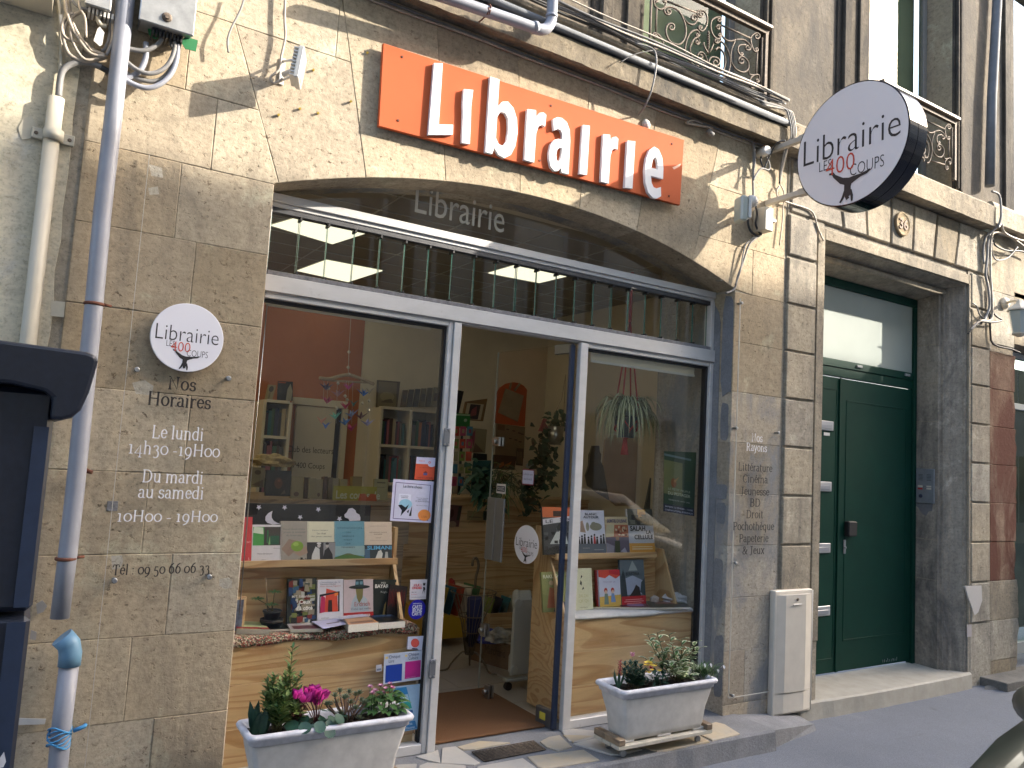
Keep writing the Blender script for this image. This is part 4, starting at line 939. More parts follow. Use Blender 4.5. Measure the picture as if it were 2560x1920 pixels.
# ---- orange fascia board
ob = [W(828*1.15732, 93*1.15732, -.045), W(818*1.15732, 272*1.15732, -.045), W(1469*1.15732, 443*1.15732, -.045), W(1478*1.15732, 302*1.15732, -.045)]
sg = thing('orange_sign', 'long orange board with white cut-out letters above the glazed arch', 'sign', (2.35, -.02, 3.2))
block([(ob[1].x, ob[1].z), (ob[2].x, ob[2].z), (ob[3].x, ob[3].z), (ob[0].x, ob[0].z)], -.045, .020, .0025, 0, 0, 0).build('board', M_ORANGE, sg)
t2 = lambda a, b: (640+a*.38577, b*.38577); t3 = lambda a, b: (1280+a*.38577, b*.38577)
YL = -.066; sl_ = Vector((ob[2].x-ob[1].x, 0, ob[2].z-ob[1].z)).normalized()
def letter_poly(px, name):
    P3 = [W(u, v, YL) for u, v in px]; MB().prism([(p.x, p.z) for p in P3], (0, YL, 0), (1, 0, 0), (0, 0, 1), (0, .02, 0)).build('sign_letter', M_WHITE, sg, label='white cut-out letter '+name)
letter_poly([t2(1118, 872), t2(1275, 873), t2(1278, 808), t2(1185, 806), t2(1211, 410), t2(1155, 408)], 'L')
letter_poly([t2(1335, 925), t2(1386, 933), t2(1392, 800), t2(1395, 690), t2(1408, 583), t2(1348, 577), t2(1341, 680), t2(1343, 720), t2(1340, 820)], 'i without dot')
letter_poly([t3(440, 1127), t3(486, 1133), t3(505, 815), t3(460, 809)], 'i without dot')
letter_poly([t3(732, 1215), t3(781, 1222), t3(799, 916), t3(750, 911)], 'i without dot')
for ch, bl, br, tp in (('b', t2(1488, 985), t3(24, 1075), t2(1540, 503)), ('r', t3(82, 1036), t3(205, 1066), t3(112, 700)), ('a', t3(235, 1094), t3(372, 1102), t3(300, 757)), ('r', t3(578, 1176), t3(676, 1190), t3(592, 860)), ('e', t3(855, 1262), t3(975, 1262), t3(915, 948))):
    a, b_, c = W(*bl, YL), W(*br, YL), W(*tp, YL); h = c.z-a.z-(c.x-a.x)*sl_.z
    mb = MB(); cut_letter(mb, ch, (a.x, YL+.01, a.z), sl_, EZ, b_.x-a.x, h, .02); mb.build('sign_letter', M_WHITE, sg, label='white cut-out letter '+ch)
mb = MB()
for (a, b_) in (t2(948, 368), t2(922, 780), t3(253, 684), t3(180, 1040), t3(1037, 932), t3(1018, 1270)):
    p = W(a, b_, -.046); mb.lathe((p.x, -.0455, p.z), [(.007, 0), (.006, .003)], 8, (0, -1, 0))
mb.build('screw_heads', M_RUST, sg)
for pl in ([t3(1040, 1085), t3(1095, 1060), t3(1085, 1080), t3(1050, 1098)],):
    p_ = [W(u, v, -.046) for u, v in pl]; MB().prism([(p.x, p.z) for p in p_][::-1], (0, -.0462, 0), (1, 0, 0), (0, 0, 1), (0, .001, 0)).build('pale_scuff', P((.68, .40, .30)), sg)
# ---- round hanging sign
DX, DY, DZ, DR = 4.150, -.690, 3.605, .388
rs = thing('hanging_sign', 'round double-sided hanging sign with white face and glossy black rim', 'sign', (4.15, 0, 3.6))
mb = MB(); mb.lathe((DX+.0, DY, DZ), [(DR-.002, 0), (DR, .002), (DR, .084), (DR-.005, .085), (DR-.005, .088), (DR, .089), (DR, .178), (DR-.003, .18)], 96, (1, 0, 0), sm=False); mb.build('black_rim', M_GLOSSBLK, rs)
mb = MB(); mb.lathe((DX-.002, DY, DZ), [(DR-.008, 0), (DR-.008, .003)], 72, (1, 0, 0), sm=False); fc = mb.build('sign_face', M_SIGNW, rs)
logo(rs, (DX-.0035, DY, DZ), (0, -1, 0), (0, 0, 1), DR)
for z in (3.417, 3.789):
    mb = MB(); mb.box(DX+.05, DX+.085, -.33, .0, z-.018, z+.018, 0, .003); mb.box(DX+.045, DX+.09, -.345, -.27, z-.023, z+.023, 0, .003)
    mb.build('square_arm', simple('beige_painted_arm', (.46, .42, .36), .5, .1, .1, 20), rs)
mb = MB(); mb.box(DX-.02, DX+.16, -.014, -.001, 3.30, 3.318); mb.build('wall_plate', M_WHITEP, rs)
# ---- left acrylic plate with the opening hours
gl = thing('hours_plate', 'clear acrylic plate with opening hours in white and black serif letters on the left pier', 'sign', (.6, -.02, .12))
MB().box(.335, .858, -.030, -.024, .10, 2.74).build('acrylic_sheet', M_ACRYL, gl)
mb = MB(); mb.box(.3335, .3352, -.0305, -.0235, .10, 2.74); mb.build('sheet_edge', simple('edge_pale', (.55, .52, .46), .4), gl)
mb = MB()
for u, v in ((342, 924), (571, 946), (286, 1451), (523, 1442)):
    p = W(u, v, -.035); mb.lathe((p.x, -.001, p.z), [(.008, 0), (.008, .028), (.011, .030), (.011, .042), (.008, .045)], 14, (0, -1, 0))
mb.build('standoff_bolts', M_STEEL, gl)
INK, WIN = simple('ink_letters', (.02, .015, .014), .5), simple('white_vinyl', (.78, .78, .82), .5)
def sline(txt, cu, cv, u0, u1, hpx, mat, par, y):
    c = W(cu, cv, y); wd = (W(u1, cv, y)-W(u0, cv, y)).x; h = W(cu, cv-hpx, y).z-c.z
    serif(mb, txt, c, EXX, EZ, wd, h, *((.125, .062) if mat == INK else (.095, .045)))
for mat, lines in ((INK, [('Nos', 453, 975, 419, 489, 31), ('Horaires', 447, 1017, 369, 528, 32), ('Tél : 09 50 66 06 33', 405, 1434, 284, 526, 24)]),
                   (WIN, [('Le lundi', 443, 1098, 378, 508, 31), ('14h30 -19H00', 436, 1138, 321, 551, 30), ('Du mardi', 431, 1207, 354, 507, 30), ('au samedi', 427, 1246, 345, 509, 30), ('10H00 - 19H00', 420, 1304, 294, 546, 27)])):
    for l in lines: mb = MB(); sline(*l, mat, gl, -.0312); mb.build('lettering', mat, gl)
rp = thing('round_wall_sign', 'small white round sign with a handstand figure on the left pier', 'sign', (.55, -.03, 1.84))
cx_, cz_ = .553, 1.984
mb = MB(); mb.lathe((cx_, -.031, cz_), [(.147, 0), (.147, .010), (.145, .0115)], 56, (0, -1, 0), sm=False); mb.build('disc', simple('disc_white', (.74, .73, .78), .4), rp)
logo(rp, (cx_, -.0428, cz_), EXX, EZ, .147)
# ---- right acrylic plate
gr = thing('departments_plate', 'tall clear acrylic plate listing book sections on the right pier', 'sign', (4.17, -.02, .12))
MB().box(3.962, 4.405, -.026, -.020, .115, 2.70).build('acrylic_sheet', M_ACRYL, gr)
mb = MB(); mb.box(3.959, 3.963, -.0265, -.0195, .115, 2.70); mb.box(3.9632, 4.405, -.0265, -.0195, .111, .1145); mb.build('sheet_edge', MATS['edge_pale'], gr)
mb = MB()
for u, v in ((1851, 757), (1838, 1070), (1943, 1082), (1836, 1408), (1829, 1740)):
    p = W(u, v, -.03); mb.lathe((p.x+.012, -.001, p.z), [(.007, 0), (.007, .022), (.010, .026), (.010, .036), (.007, .038)], 12, (0, -1, 0))
mb.build('standoff_bolts', M_STEEL, gr)
for mat, lines in ((WIN, [('Nos', 1892, 1104, 1879, 1906, 19), ('Rayons', 1891, 1128, 1866, 1917, 19)]),
                   (INK, [('Littérature', 1888, 1178, 1846, 1931, 19), ('Cinéma', 1888, 1207, 1857, 1919, 19), ('Jeunesse', 1887, 1238, 1852, 1923, 19), ('BD', 1887, 1266, 1874, 1900, 19), ('Droit', 1886, 1295, 1865, 1907, 19), ('Pochothèque', 1884, 1325, 1834, 1936, 19), ('Papeterie', 1884, 1355, 1847, 1920, 19), ('& Jeux', 1883, 1385, 1855, 1909, 19)])):
    for l in lines: mb = MB(); sline(*l, mat, gr, -.0272); mb.build('lettering', mat, gr)

# ================================================================ PIPES, BOXES, CABLES
dp = thing('downpipe', 'long grey PVC downpipe at the joint between plaster and stone', 'drainpipe', (.19, -.08, .7))
pts = [W(u*1.15732, v*1.15732, -.08) for u, v in ((287, -180), (272, 0), (245, 250), (222, 450), (203, 660), (178, 900), (160, 1080), (146, 1200), (129, 1335))]
MB().tube(pts, .0335, 20).build('pipe', M_PVC, dp)
mb = MB()
for u, v in ((203, 657), (142, 1207)):
    p = W(u*1.15732, v*1.15732, -.08); mb.lathe(p-EZ*.006, [(.035, 0), (.038, .003), (.038, .010), (.035, .013)], 20); mb.tube([p+Vector((.036, 0, .004)), p+Vector((.062, .02, .004))], .006, 6)
mb.build('rusty_clamps', M_RUST, dp)
d2 = thing('lower_downpipe', 'short lower downpipe with a blue elbow, tied with blue string', 'drainpipe', (.235, -.08, -.12))
pt = [W(u*1.15732, v*1.15732, -.08) for u, v in ((150, 1432), (134, 1560), (122, 1690), (112, 1790))]
MB().tube(pt, .035, 18).build('pipe', M_PVC, d2)
e0 = pt[0]; mb = MB(); mb.tube([e0-EZ*.01, e0+EZ*.035, e0+Vector((-.008, -.0, .07)), e0+Vector((-.035, 0, .10))], .040, 20, r2=.041)
mb.build('elbow', M_PVCB, d2)
mb = MB(); c = W(128*1.15732, 1590*1.15732, -.08)
for k in range(7):
    pts = [c+Vector((.040*math.cos(a), .040*math.sin(a), .012*math.sin(a*2+k)+.01*(k-3))) for a in [i*.42 for i in range(16)]]
    mb.tube(pts, .003, 5)
mb.tube([c+Vector((.045, -.02, .02)), c+Vector((.08, -.03, .035)), c+Vector((.085, -.0, .03))], .008, 6)
mb.build('blue_string', simple('blue_string', (.06, .27, .52), .7), d2)
cg = thing('cable_guard', 'cream half-round cable guard with a two-eared clamp on the plaster wall', 'conduit', (-.02, -.03, .9))
ga = [W(u*1.15732, v*1.15732, -.035) for u, v in ((122, 212), (60, 745), (22, 1080))]
mb = MB(); mb.tube([ga[0], ga[1], ga[2]], .030, 14); mb.build('guard', M_CREAMP, cg)
p = W(115*1.15732, 293*1.15732, -.04); mb = MB(); mb.box(p.x-.075, p.x+.075, -.030, -.014, p.z-.022, p.z+.022, 0, .003); mb.tube([p+Vector((0, .0, -.022)), p+Vector((0, .0, .022))], .036, 16); cl = mb.build('clamp', M_CREAMP, cg)
mb = MB()
for s in (-1, 1): mb.lathe((p.x+s*.058, -.0305, p.z), [(.008, 0), (.006, .003)], 8, (0, -1, 0))
mb.build('clamp_screws', M_IRON, cl)
cC = lambda a, b_: (a/3.95, b_/3.95)
def cable(name, label, specs, cat='cables', loc=None):
    """specs: list of (list of (u,v) or Vector, radius, material, y)"""
    t_ = None
    for pts, r, mat, y in specs:
        P3 = [q if isinstance(q, Vector) else W(q[0], q[1], (y if not isinstance(y, (list, tuple)) else y[i])) for i, q in enumerate(pts)]
        sm = [Vector(q) for q in catmull3(P3, 5)]
        if t_ is None: t_ = thing(name, label, cat, tuple(P3[-1]))
        MB().tube(sm, r, 7).build('cable', mat, t_)
    return t_
def catmull3(P_, n=5):
    Q = [P_[0]]+list(P_)+[P_[-1]]; out = []
    for i in range(1, len(Q)-2):
        p0, p1, p2, p3 = Q[i-1], Q[i], Q[i+1], Q[i+2]
        for k in range(n):
            t = k/n; out.append(.5*((2*p1)+(-p0+p2)*t+(2*p0-5*p1+4*p2-p3)*t*t+(-p0+3*p1-3*p2+p3)*t**3))
    out.append(P_[-1]); return out
# left tangle over the plaster
L_ = lambda *pts: [cC(*p) for p in pts]
cable('telephone_cables', 'looping bundle of beige telephone cables under the top left junction box', [
    (L_((680, -60), (690, 120), (740, 280), (830, 420), (930, 500), (1040, 545)), .0075, M_CABLEL, -.05),
    (L_((640, -60), (660, 120), (720, 290), (800, 420), (900, 530), (1040, 560)), .0065, M_CABLEL, -.07),
    (L_((720, 130), (640, 190), (610, 290), (660, 380), (830, 440), (900, 500), (1030, 545)), .0065, M_CABLEL, -.06),
    (L_((870, 100), (730, 150), (630, 290), (640, 440), (700, 550), (850, 605), (1000, 580), (1040, 560)), .0085, M_CABLEL, -.055),
    (L_((700, 180), (700, 350), (760, 500), (850, 590), (1000, 570)), .006, M_CABLEL, -.065),
    (L_((780, -40), (790, 80), (840, 180), (850, 370)), .005, M_CABLEL, -.09), (L_((690, -30), (760, 60), (880, 100), (960, 95)), .006, M_CABLE, -.07),
    (L_((1030, 40), (975, 120), (970, 200), (1000, 245), (1050, 260)), .009, M_CREAMP, -.07),
    (L_((1100, -40), (1090, 150), (1085, 350), (1040, 480), (1000, 500)), .008, M_CABLE, -.05), (L_((1130, -40), (1120, 200), (1110, 400), (1060, 530)), .0085, M_CABLEL, -.06),
    (L_((1165, -40), (1150, 200), (1130, 370), (1070, 500)), .007, M_CABLED, -.06), (L_((1150, -60), (1140, 240), (1115, 420), (1050, 545)), .006, M_CABLE, -.08)], 'cables')
cable('guard_cable', 'grey cable bending out of the cream guard across to the downpipe', [
    (L_((570, 960), (590, 820), (620, 700), (700, 635), (800, 615), (900, 625), (1000, 665), (1120, 730), (1200, 770)), [.012]*50, M_CABLE, -.045)] if False else [
    (L_((580, 960), (590, 820), (620, 700), (700, 635), (800, 615), (900, 625), (1000, 665)), .013, M_CABLE, -.045), (L_((990, 662), (1060, 700), (1120, 735), (1260, 790)), .012, M_CABLED, -.045),
    (L_((565, -60), (590, 120), (600, 380), (600, 600), (580, 820), (560, 960)), .008, M_CREAMP, -.03)])
cable('junction_cables', 'grey cables drooping from the silver junction box to the downpipe', [
    (L_((1605, 310), (1600, 380), (1540, 450), (1420, 500), (1270, 480), (1180, 440)), .010, M_CABLE, -.07),
    (L_((1442, 420), (1440, 560), (1400, 670), (1340, 730), (1240, 780), (1150, 800)), .012, M_PVC, -.06),
    (L_((1728, 380), (1720, 500), (1670, 620), (1580, 700), (1460, 725), (1340, 680), (1240, 600)), .0095, M_CABLE, -.08),
    (L_((1795, 290), (1760, 480), (1720, 620), (1640, 740), (1540, 800), (1400, 790), (1240, 720)), .010, M_CABLE, -.06),
    (L_((1760, 440), (1740, 600), (1680, 740), (1560, 840), (1420, 865), (1240, 790), (1150, 700)), .011, M_PVC, -.075),
    (L_((1665, 270), (1680, 380), (1695, 470)), .006, M_CABLED, -.08), (L_((1720, 280), (1730, 380)), .006, M_CABLED, -.07)])
def jbox(name, label, u0, v0, u1, v1, d, mat, extra=0.):
    a, b_ = W(u0, v1, -d), W(u1, v0, -d); t_ = thing(name, label, 'junction box', (a.x, -.01, a.z))
    mb = MB(); mb.box(a.x, b_.x, -d, -.02, a.z, b_.z+extra, 0, .004); bx = mb.build('housing', mat, t_)
    mb = MB(); mb.box(a.x-.006, b_.x+.006, -d-.018, -d-.001, a.z-.006, b_.z+extra+.006, 0, .004); mb.build('cover', mat, t_); return t_, a, b_
M_SILV = simple('galvanised_cover', (.38, .38, .37), .4, .55, .25, 20)
t_, a, b_ = jbox('junction_box', 'silver junction box with a triangular lock right of the downpipe', 350, 0, 488, 50, .12, M_SILV, .25)
c = W(1650/3.95, 170/3.95, -.14); mb = MB(); mb.lathe((c.x, -.138, c.z), [(.020, 0), (.020, .004), (.012, .005)], 18, (0, -1, 0)); mb.box(c.x-.008, c.x+.008, -.150, -.142, c.z-.008, c.z+.008); mb.build('lock', M_IRON, t_)
mb = MB()
for k in range(9): mb.box(a.x+.05+k*.014, a.x+.058+k*.014, -.10, -.03, a.z-.03, a.z-.002)
mb.build('cable_comb', M_CABLED, t_)
t_, a, b_ = jbox('upper_junction_box', 'pale junction box cut off by the top edge above the looping cables', 215, -40, 280, 10, .10, M_SILV, .25)
mb = MB()
for k in range(9): mb.box(a.x+.01+k*.014, a.x+.018+k*.014, -.09, -.03, a.z-.025, a.z-.002)
mb.build('cable_comb', M_WHITEP, t_)
def ctag(label, px, y, mat, tilt=0.):
    P3 = [W(*cC(*q), y) for q in px]; t_ = MB().prism([(p.x, p.z) for p in P3], (0, y, 0), (1, 0, 0), (0, 0, 1), (0, .003, 0)).build('cable_tag', mat); tag(t_, label, 'tag', 'plastic tags on the cables'); return t_
G1 = simple('green_tag', (.02, .16, .055), .45)
ctag('green plastic tag sticking out right of the junction cables', [(1780, 400), (1840, 360), (1955, 398), (1935, 508), (1830, 480)], -.09, G1)
ctag('dark green tag hanging in the shade under the silver junction box', [(1460, 290), (1500, 240), (1610, 250), (1600, 380), (1530, 385), (1470, 340)], -.07, G1)
ctag('white plastic tag in the middle of the looping telephone cables', [(925, 400), (960, 290), (985, 262), (1030, 320), (1010, 440), (985, 455)], -.09, M_WHITEP)
ctag('small white label hanging from the cables at the far left', [(585, 142), (618, 142), (612, 270), (592, 230)], -.06, M_WHITEP)
mb = MB(); p0_, p1_ = W(0, -8, -.25), W(130, 6, -.25); mb.box(-1.2, p1_.x, -.30, -.02, p1_.z+.05, p1_.z+.20); tag(mb.build('gutter_box', M_CREAMP), 'cream ledge cut off at the top left corner', 'ledge')
# thin wires on the stone
cable('dangling_wire', 'thin violet-grey wire dangling in a loop left of the floodlight', [([tl(0, 0, 1590, -40), tl(0, 0, 1560, 60), tl(0, 0, 1500, 180), tl(0, 0, 1475, 260), tl(0, 0, 1480, 340)], .0045, M_CABLE, -.05)], 'wire')
cable('floodlight_wire', 'thin wire running down to the small white floodlight', [([t2(190, -40), t2(185, 120), t2(190, 240), t2(165, 360), t2(150, 450), t2(95, 500), t2(110, 540), t2(150, 525), t2(170, 510)], .006, M_CABLEL, -.03)], 'wire')
# ---- floodlight on the stone
fl = thing('floodlight', 'small white finned floodlight with its bracket on the stone left of the orange sign', 'floodlight', tuple(W(*t2(165, 440), 0)))
pA, pB, pC, pD = W(*t2(322, 335), -.16), W(*t2(305, 520), -.16), W(*t2(225, 360), -.12), W(*t2(235, 550), -.12)
cc = (pA+pB)/2; hz = (pA.z-pB.z)/2
ax = Vector((.93, -.36, -.10)).normalized(); ay = Vector((.36, .93, 0)).normalized(); azv = ax.cross(ay)
c0 = W(*t2(285, 440), -.15)
mb = MB(); mb.obox(c0, ax, ay, azv, .025, .13, .15, 0, .004); hd = mb.build('lamp_head', M_WHITEP, fl)
mb = MB(); mb.obox(c0+ax*.0135, ax, ay, azv, .003, .11, .125); mb.build('lens', M_FROST, hd)
mb = MB()
for k in range(9): mb.obox(c0-ax*.020+azv*(-.064+k*.016), ax, ay, azv, .024, .12, .006)
mb.build('cooling_fins', M_WHITEP, hd)
b0_ = W(*t2(168, 460), 0); mb = MB(); mb.box(b0_.x-.012, b0_.x+.012, -.008, -.001, b0_.z-.07, b0_.z+.06, 0, .002)
for dz in (-.05, .045): mb.tube([(b0_.x, -.005, b0_.z+dz), c0-ax*.02+azv*dz*.8], .006, 6)
mb.tube([(b0_.x, -.03, b0_.z-.03), (b0_.x+.05, -.09, b0_.z-.015), c0-ax*.03-azv*.02], .014, 10)
mb.build('bracket', M_WHITEP, fl)
tag(MB().tube([W(*t2(612, 660), -.002), W(*t2(616, 656), -.02)], .006, 6).build('wall_plug', P(C(190, 160, 60))), 'yellow wall plug left of the orange sign, nearest to its lower corner', 'wall plug', 'yellow wall plugs')
for (a, b_), lb in (((145, 746), 'lowest left of the four'), ((283, 706), 'between the two lowest of the row'), ((400, 735), 'third along the row'), ((720, 343), 'highest of all, close to the upper corner of the sign'), ((370, 455), 'directly right of the floodlight')):
    tag(MB().tube([W(*t2(a, b_), -.001), W(*t2(a+3, b_-3), -.014)], .006, 6).build('wall_plug', MATS['print_'+'%02x%02x%02x' % tuple(int(x*255) for x in C(190, 160, 60))]), 'yellow plastic wall plug, '+lb, 'wall plug', 'yellow wall plugs')
# ---- PVC pipe on the cornice
pv = thing('overflow_pipe', 'grey PVC pipe with an elbow turning up in front of the cornice', 'pipe', tuple(W(1340, 80, -.19)))
pp = [W(u, v, -.19) for u, v in ((960, -55), (1110, -8), (1200, 23), (1280, 50), (1330, 68), (1350, 74), (1366, 71), (1377, 55), (1380, 30), (1384, -50))]
MB().tube(catmull3(pp, 4), .030, 16).build('pipe', M_PVC, pv)
q = W(1337, 69, -.19); MB().tube([q-Vector((.012, 0, .003)), q+Vector((.012, 0, .003))], .034, 16).build('joint_collar', M_PVC, pv)
q = W(1379, 42, -.19); MB().lathe(q-EZ*.008, [(.033, 0), (.034, .016)], 16).build('joint_collar', M_PVC, pv)
q = W(1215, 25, -.19); mb = MB(); mb.tube([q+Vector((0, -.031, 0)), q+Vector((.0, -.02, -.03)), q+Vector((0, .03, -.035)), q+Vector((0, .12, -.03))], .004, 6); mb.tube([q+Vector((.01*math.cos(0), -.032*math.cos(a), .032*math.sin(a))) for a in [i*.4 for i in range(16)]], .004, 5); mb.build('rusty_hook', M_RUST, pv)
# ---- cable bundles on the cornice
rnd_ = random.Random(5)
def run(x0, x1, y, z, r, mat, amp=.006, sag=0., n=26):
    pts = []; ph = rnd_.uniform(0, 6)
    for i in range(n+1):
        t = i/n; x = x0+(x1-x0)*t; pts.append(Vector((x, y+amp*.6*math.sin(5*t+ph), z+amp*math.sin(9*t+ph)+amp*.7*math.sin(23*t+ph*2)-sag*math.sin(math.pi*t))))
    return pts, r, mat, 0
cable('cornice_cables', 'bundle of black and grey cables lying along the top of the cornice', [run(1.0, 4.23, -.085-.012*k, 4.085+.012*(k % 4), [.009, .006, .005, .008, .006, .004, .007, .005][k], [M_CABLED, M_CABLE, M_CABLED, M_CABLEL, M_CABLE, M_CABLED, M_CABLE, M_CABLEL][k], .008) for k in range(8)])
cable('soffit_cables', 'pair of brown cables clipped beneath the cornice', [run(.9, 4.15, -.010, 3.808, .007, M_CABLE, .003), run(.9, 4.15, -.014, 3.792, .0055, M_CABLEL, .004), run(1.0, 1.75, -.10, 3.90, .012, M_CABLE, .008)])
cable('drop_wire', 'single grey wire arching down over the cornice to the sign top', [([t3(800, 280), t3(915, 320), t3(935, 420), t3(905, 580), t3(860, 690), t3(820, 745)], .0055, M_CABLE, [-.14, -.15, -.17, -.16, -.10, -.01]), ([t3(700, 405), t3(800, 350), t3(920, 325)], .003, M_CABLED, [-.16, -.16, -.15])], 'wire')
pw = W(*t3(870, 805), -.01); mb = MB(); mb.lathe(pw+Vector((0, .01, 0)), [(.03, 0), (.034, .012), (.02, .024), (.006, .03)], 9, (0, -1, 0)); tag(mb.build('sealant_blob', M_WHITEP), 'white blob of sealant on the wall at the top edge of the orange sign', 'sealant')
sp = thing('cable_splice', 'coiled cable splice hanging from the wall near the cornice right of the sign', 'cable splice', tuple(W(*t3(1290, 860), 0)))
MB().tube(catmull3([W(*t3(a, b_), -.03) for a, b_ in ((1300, 830), (1200, 810), (1130, 795), (1180, 780), (1230, 800))], 5), .008, 7).build('loop', M_CABLEL, sp)
MB().tube([W(*t3(1270, 840), -.04), W(*t3(1300, 880), -.045)], .018, 8).build('knot', M_CABLE, sp)
t4 = lambda a, b: (1920+a*.38577, b*.38577); cD = lambda a, b_: (1840+a/5.53, 320+b_/5.53)
cable('sign_cables', 'tangled grey cables hanging below the upper arm of the round sign', [
    ([cD(240, 200), cD(245, 400), cD(235, 600), cD(235, 760), cD(240, 950)], .008, M_CABLE, -.03), ([cD(250, 220), cD(262, 420), cD(245, 620), cD(228, 760)], .005, M_CABLE, -.05),
    ([cD(680, 175), (cD(600, 190)), cD(540, 240), cD(480, 350), cD(430, 460), cD(390, 550), cD(350, 480), cD(345, 400)], .006, M_CABLED, [-.2, -.18, -.14, -.09, -.07, -.06, -.05, -.04]),
    ([cD(420, 400), cD(460, 500), cD(450, 580), cD(350, 560), cD(280, 640), cD(240, 720)], .0065, M_CABLE, -.06), ([cD(740, 270), cD(640, 370), cD(625, 470), cD(605, 600), cD(605, 760), cD(640, 830), cD(665, 920), cD(650, 1100), cD(640, 1300), cD(600, 1620)], .005, M_CABLEL, -.02),
    ([cD(600, 800), cD(560, 880), cD(600, 980), cD(780, 1050), cD(940, 1100), cD(1040, 1150), cD(1090, 1230), cD(1130, 1380), cD(1210, 1560)], .0065, M_CABLEL, -.025),
    ([cD(180, 1160), cD(165, 1300), cD(200, 1420), cD(290, 1490), cD(350, 1470)], .008, M_CABLED, -.03), ([cD(270, 1060), cD(290, 1200), cD(270, 1330), cD(330, 1460)], .007, M_CABLED, -.04),
    ([cD(340, 1480), cD(230, 1560), cD(170, 1640), (1856, 660), (1845, 690), (1836, 722), (1815, 733)], .007, M_CABLE, -.02), ([cD(300, 1490), cD(200, 1550), cD(120, 1650), (1850, 680), (1838, 712)], .005, M_CABLE, -.03)])
cable('corner_cables', 'vertical cable bundle passing over the cornice beside the round sign', [
    ([t4(-60+k*9, 650+k*10), t4(100+k*12, 700+k*6), t4(135+k*10, 760), t4(150+k*9, 880), t4(110+k*6, 960), t4(80+k*4, 1100), t4(75, 1190)], .006+.001*(k % 2), [M_CABLE, M_CABLED, M_CABLE, M_CABLEL][k], [-.13, -.14, -.15, -.15, -.10, -.03, -.02]) for k in range(4)])
# timer / meter boxes under the round sign
def dpos(a, b_, y): return W(*cD(a, b_), y)
bx = thing('electric_box', 'cream electric box with a round red sticker below the sign arms', 'electric box', tuple(dpos(400, 1480, 0)))
a, b_ = dpos(405, 1400, -.11), dpos(520, 1110, -.11); mb = MB(); mb.box(a.x, b_.x, -.11, -.002, a.z, b_.z, 0, .004); mb.build('housing', M_CREAMP, bx)
mb = MB(); mb.lathe(((a.x+b_.x)/2-.005, -.1105, a.z+.07), [(.018, 0), (.018, .0008)], 20, (0, -1, 0)); mb.build('red_sticker', P(C(214, 90, 100)), bx)
mb = MB(); text(mb, 'VOLTEC', (a.x+.01, -.1112, b_.z-.028), EXX, EZ, width=b_.x-a.x-.02) if False else mb.box(a.x+.008, b_.x-.008, -.1112, -.1101, b_.z-.028, b_.z-.016); mb.build('faded_print', P((.45, .42, .36)), bx)
cb = thing('spotlight', 'white spotlight with a clear hood pointing at the shop front below the sign', 'spotlight', tuple(dpos(230, 1020, 0)))
q = dpos(225, 1020, -.10); mb = MB(); mb.lathe(q, [(.012, -.03), (.038, -.012), (.040, .012), (.032, .034), (.012, .045)], 18, (-.8, -.3, .2)); mb.tube([q, Vector((q.x+.03, 0, q.z+.02))], .014, 8); mb.build('knuckle', M_WHITEP, cb)
q2 = dpos(70, 1130, -.13); mb = MB(); mb.obox(q2, Vector((.96, -.28, 0)), Vector((.28, .96, 0)), EZ, .055, .10, .17, 0, .012); mb.build('clear_hood', simple('hazy_hood', (.40, .42, .36), .2), cb)
q3 = dpos(130, 1120, -.13); mb = MB(); mb.obox(q3, Vector((.96, -.28, 0)), Vector((.28, .96, 0)), EZ, .02, .12, .15, 0, .003); mb.build('lamp_body', M_WHITEP, cb)
ts_ = thing('junction_tube', 'short white plastic cap on the wall end of the upper sign arm', 'cap', tuple(dpos(400, 330, 0)))
q = dpos(400, 330, -.06); mb = MB(); mb.lathe(q+Vector((.0, .06, .0)), [(.034, 0), (.034, .085), (.030, .095)], 20, (-.10, -.95, .0)); mb.build('cap', M_WHITEP, ts_)
# ---- right corner cables and lantern
cE = lambda a, b_: (2360+a/3.318, 560+b_/3.318)
cable('doorway_cables', 'thick bundle of cables falling from the string course right of the green door', [
    ([t4(1450, 1240), t4(1500, 1270), t4(1510, 1400), t4(1490, 1470), cE(470, 0), cE(400, 60), cE(345, 110), cE(325, 220), cE(330, 330)], .010, M_CABLE, [-.13, -.14, -.15, -.13, -.12, -.08, -.05, -.04, -.04]),
    ([cE(600, 110), cE(480, 90), cE(410, 65), cE(370, 110), cE(355, 300), cE(345, 420), cE(370, 560), cE(375, 700), cE(330, 800)], .011, M_CABLE, -.05),
    ([cE(680, 200), cE(540, 100), cE(430, 70), cE(390, 130), cE(385, 400), cE(395, 560), cE(400, 740), cE(380, 800), cE(300, 805), cE(220, 880)], .010, M_CABLEL, -.06),
    ([cE(390, 130), cE(360, 380), cE(395, 540), cE(390, 700), cE(345, 790), cE(260, 850), cE(200, 910)], .007, M_CABLED, -.04),
    ([cE(400, 120), cE(430, 180), cE(520, 220), (cE(640, 225)), cE(720, 260)], .008, M_CABLED, -.05), ([cE(400, 150), cE(400, 240), cE(440, 300), cE(530, 280), cE(610, 190)], .007, M_CABLE, -.06),
    ([cE(375, 540), cE(385, 900), cE(400, 980), cE(450, 1015), cE(560, 1040), cE(630, 1070), cE(600, 1055)], .009, M_CABLED, -.035), ([cE(240, 660), cE(270, 680), cE(290, 740), cE(320, 780)], .006, M_CABLE, -.04),
    ([cE(290, 805), cE(400, 815), cE(480, 800), cE(440, 770), cE(410, 740)], .008, M_CABLED, -.06), ([cE(480, 0), cE(500, 70), cE(590, 120), cE(700, 150)], .010, M_CABLEL, -.12)])
ln = thing('wall_lantern', 'cream wall lantern with a tapered glass shade right of the cable bundle', 'lantern', tuple(W(*cE(520, 660), 0)))
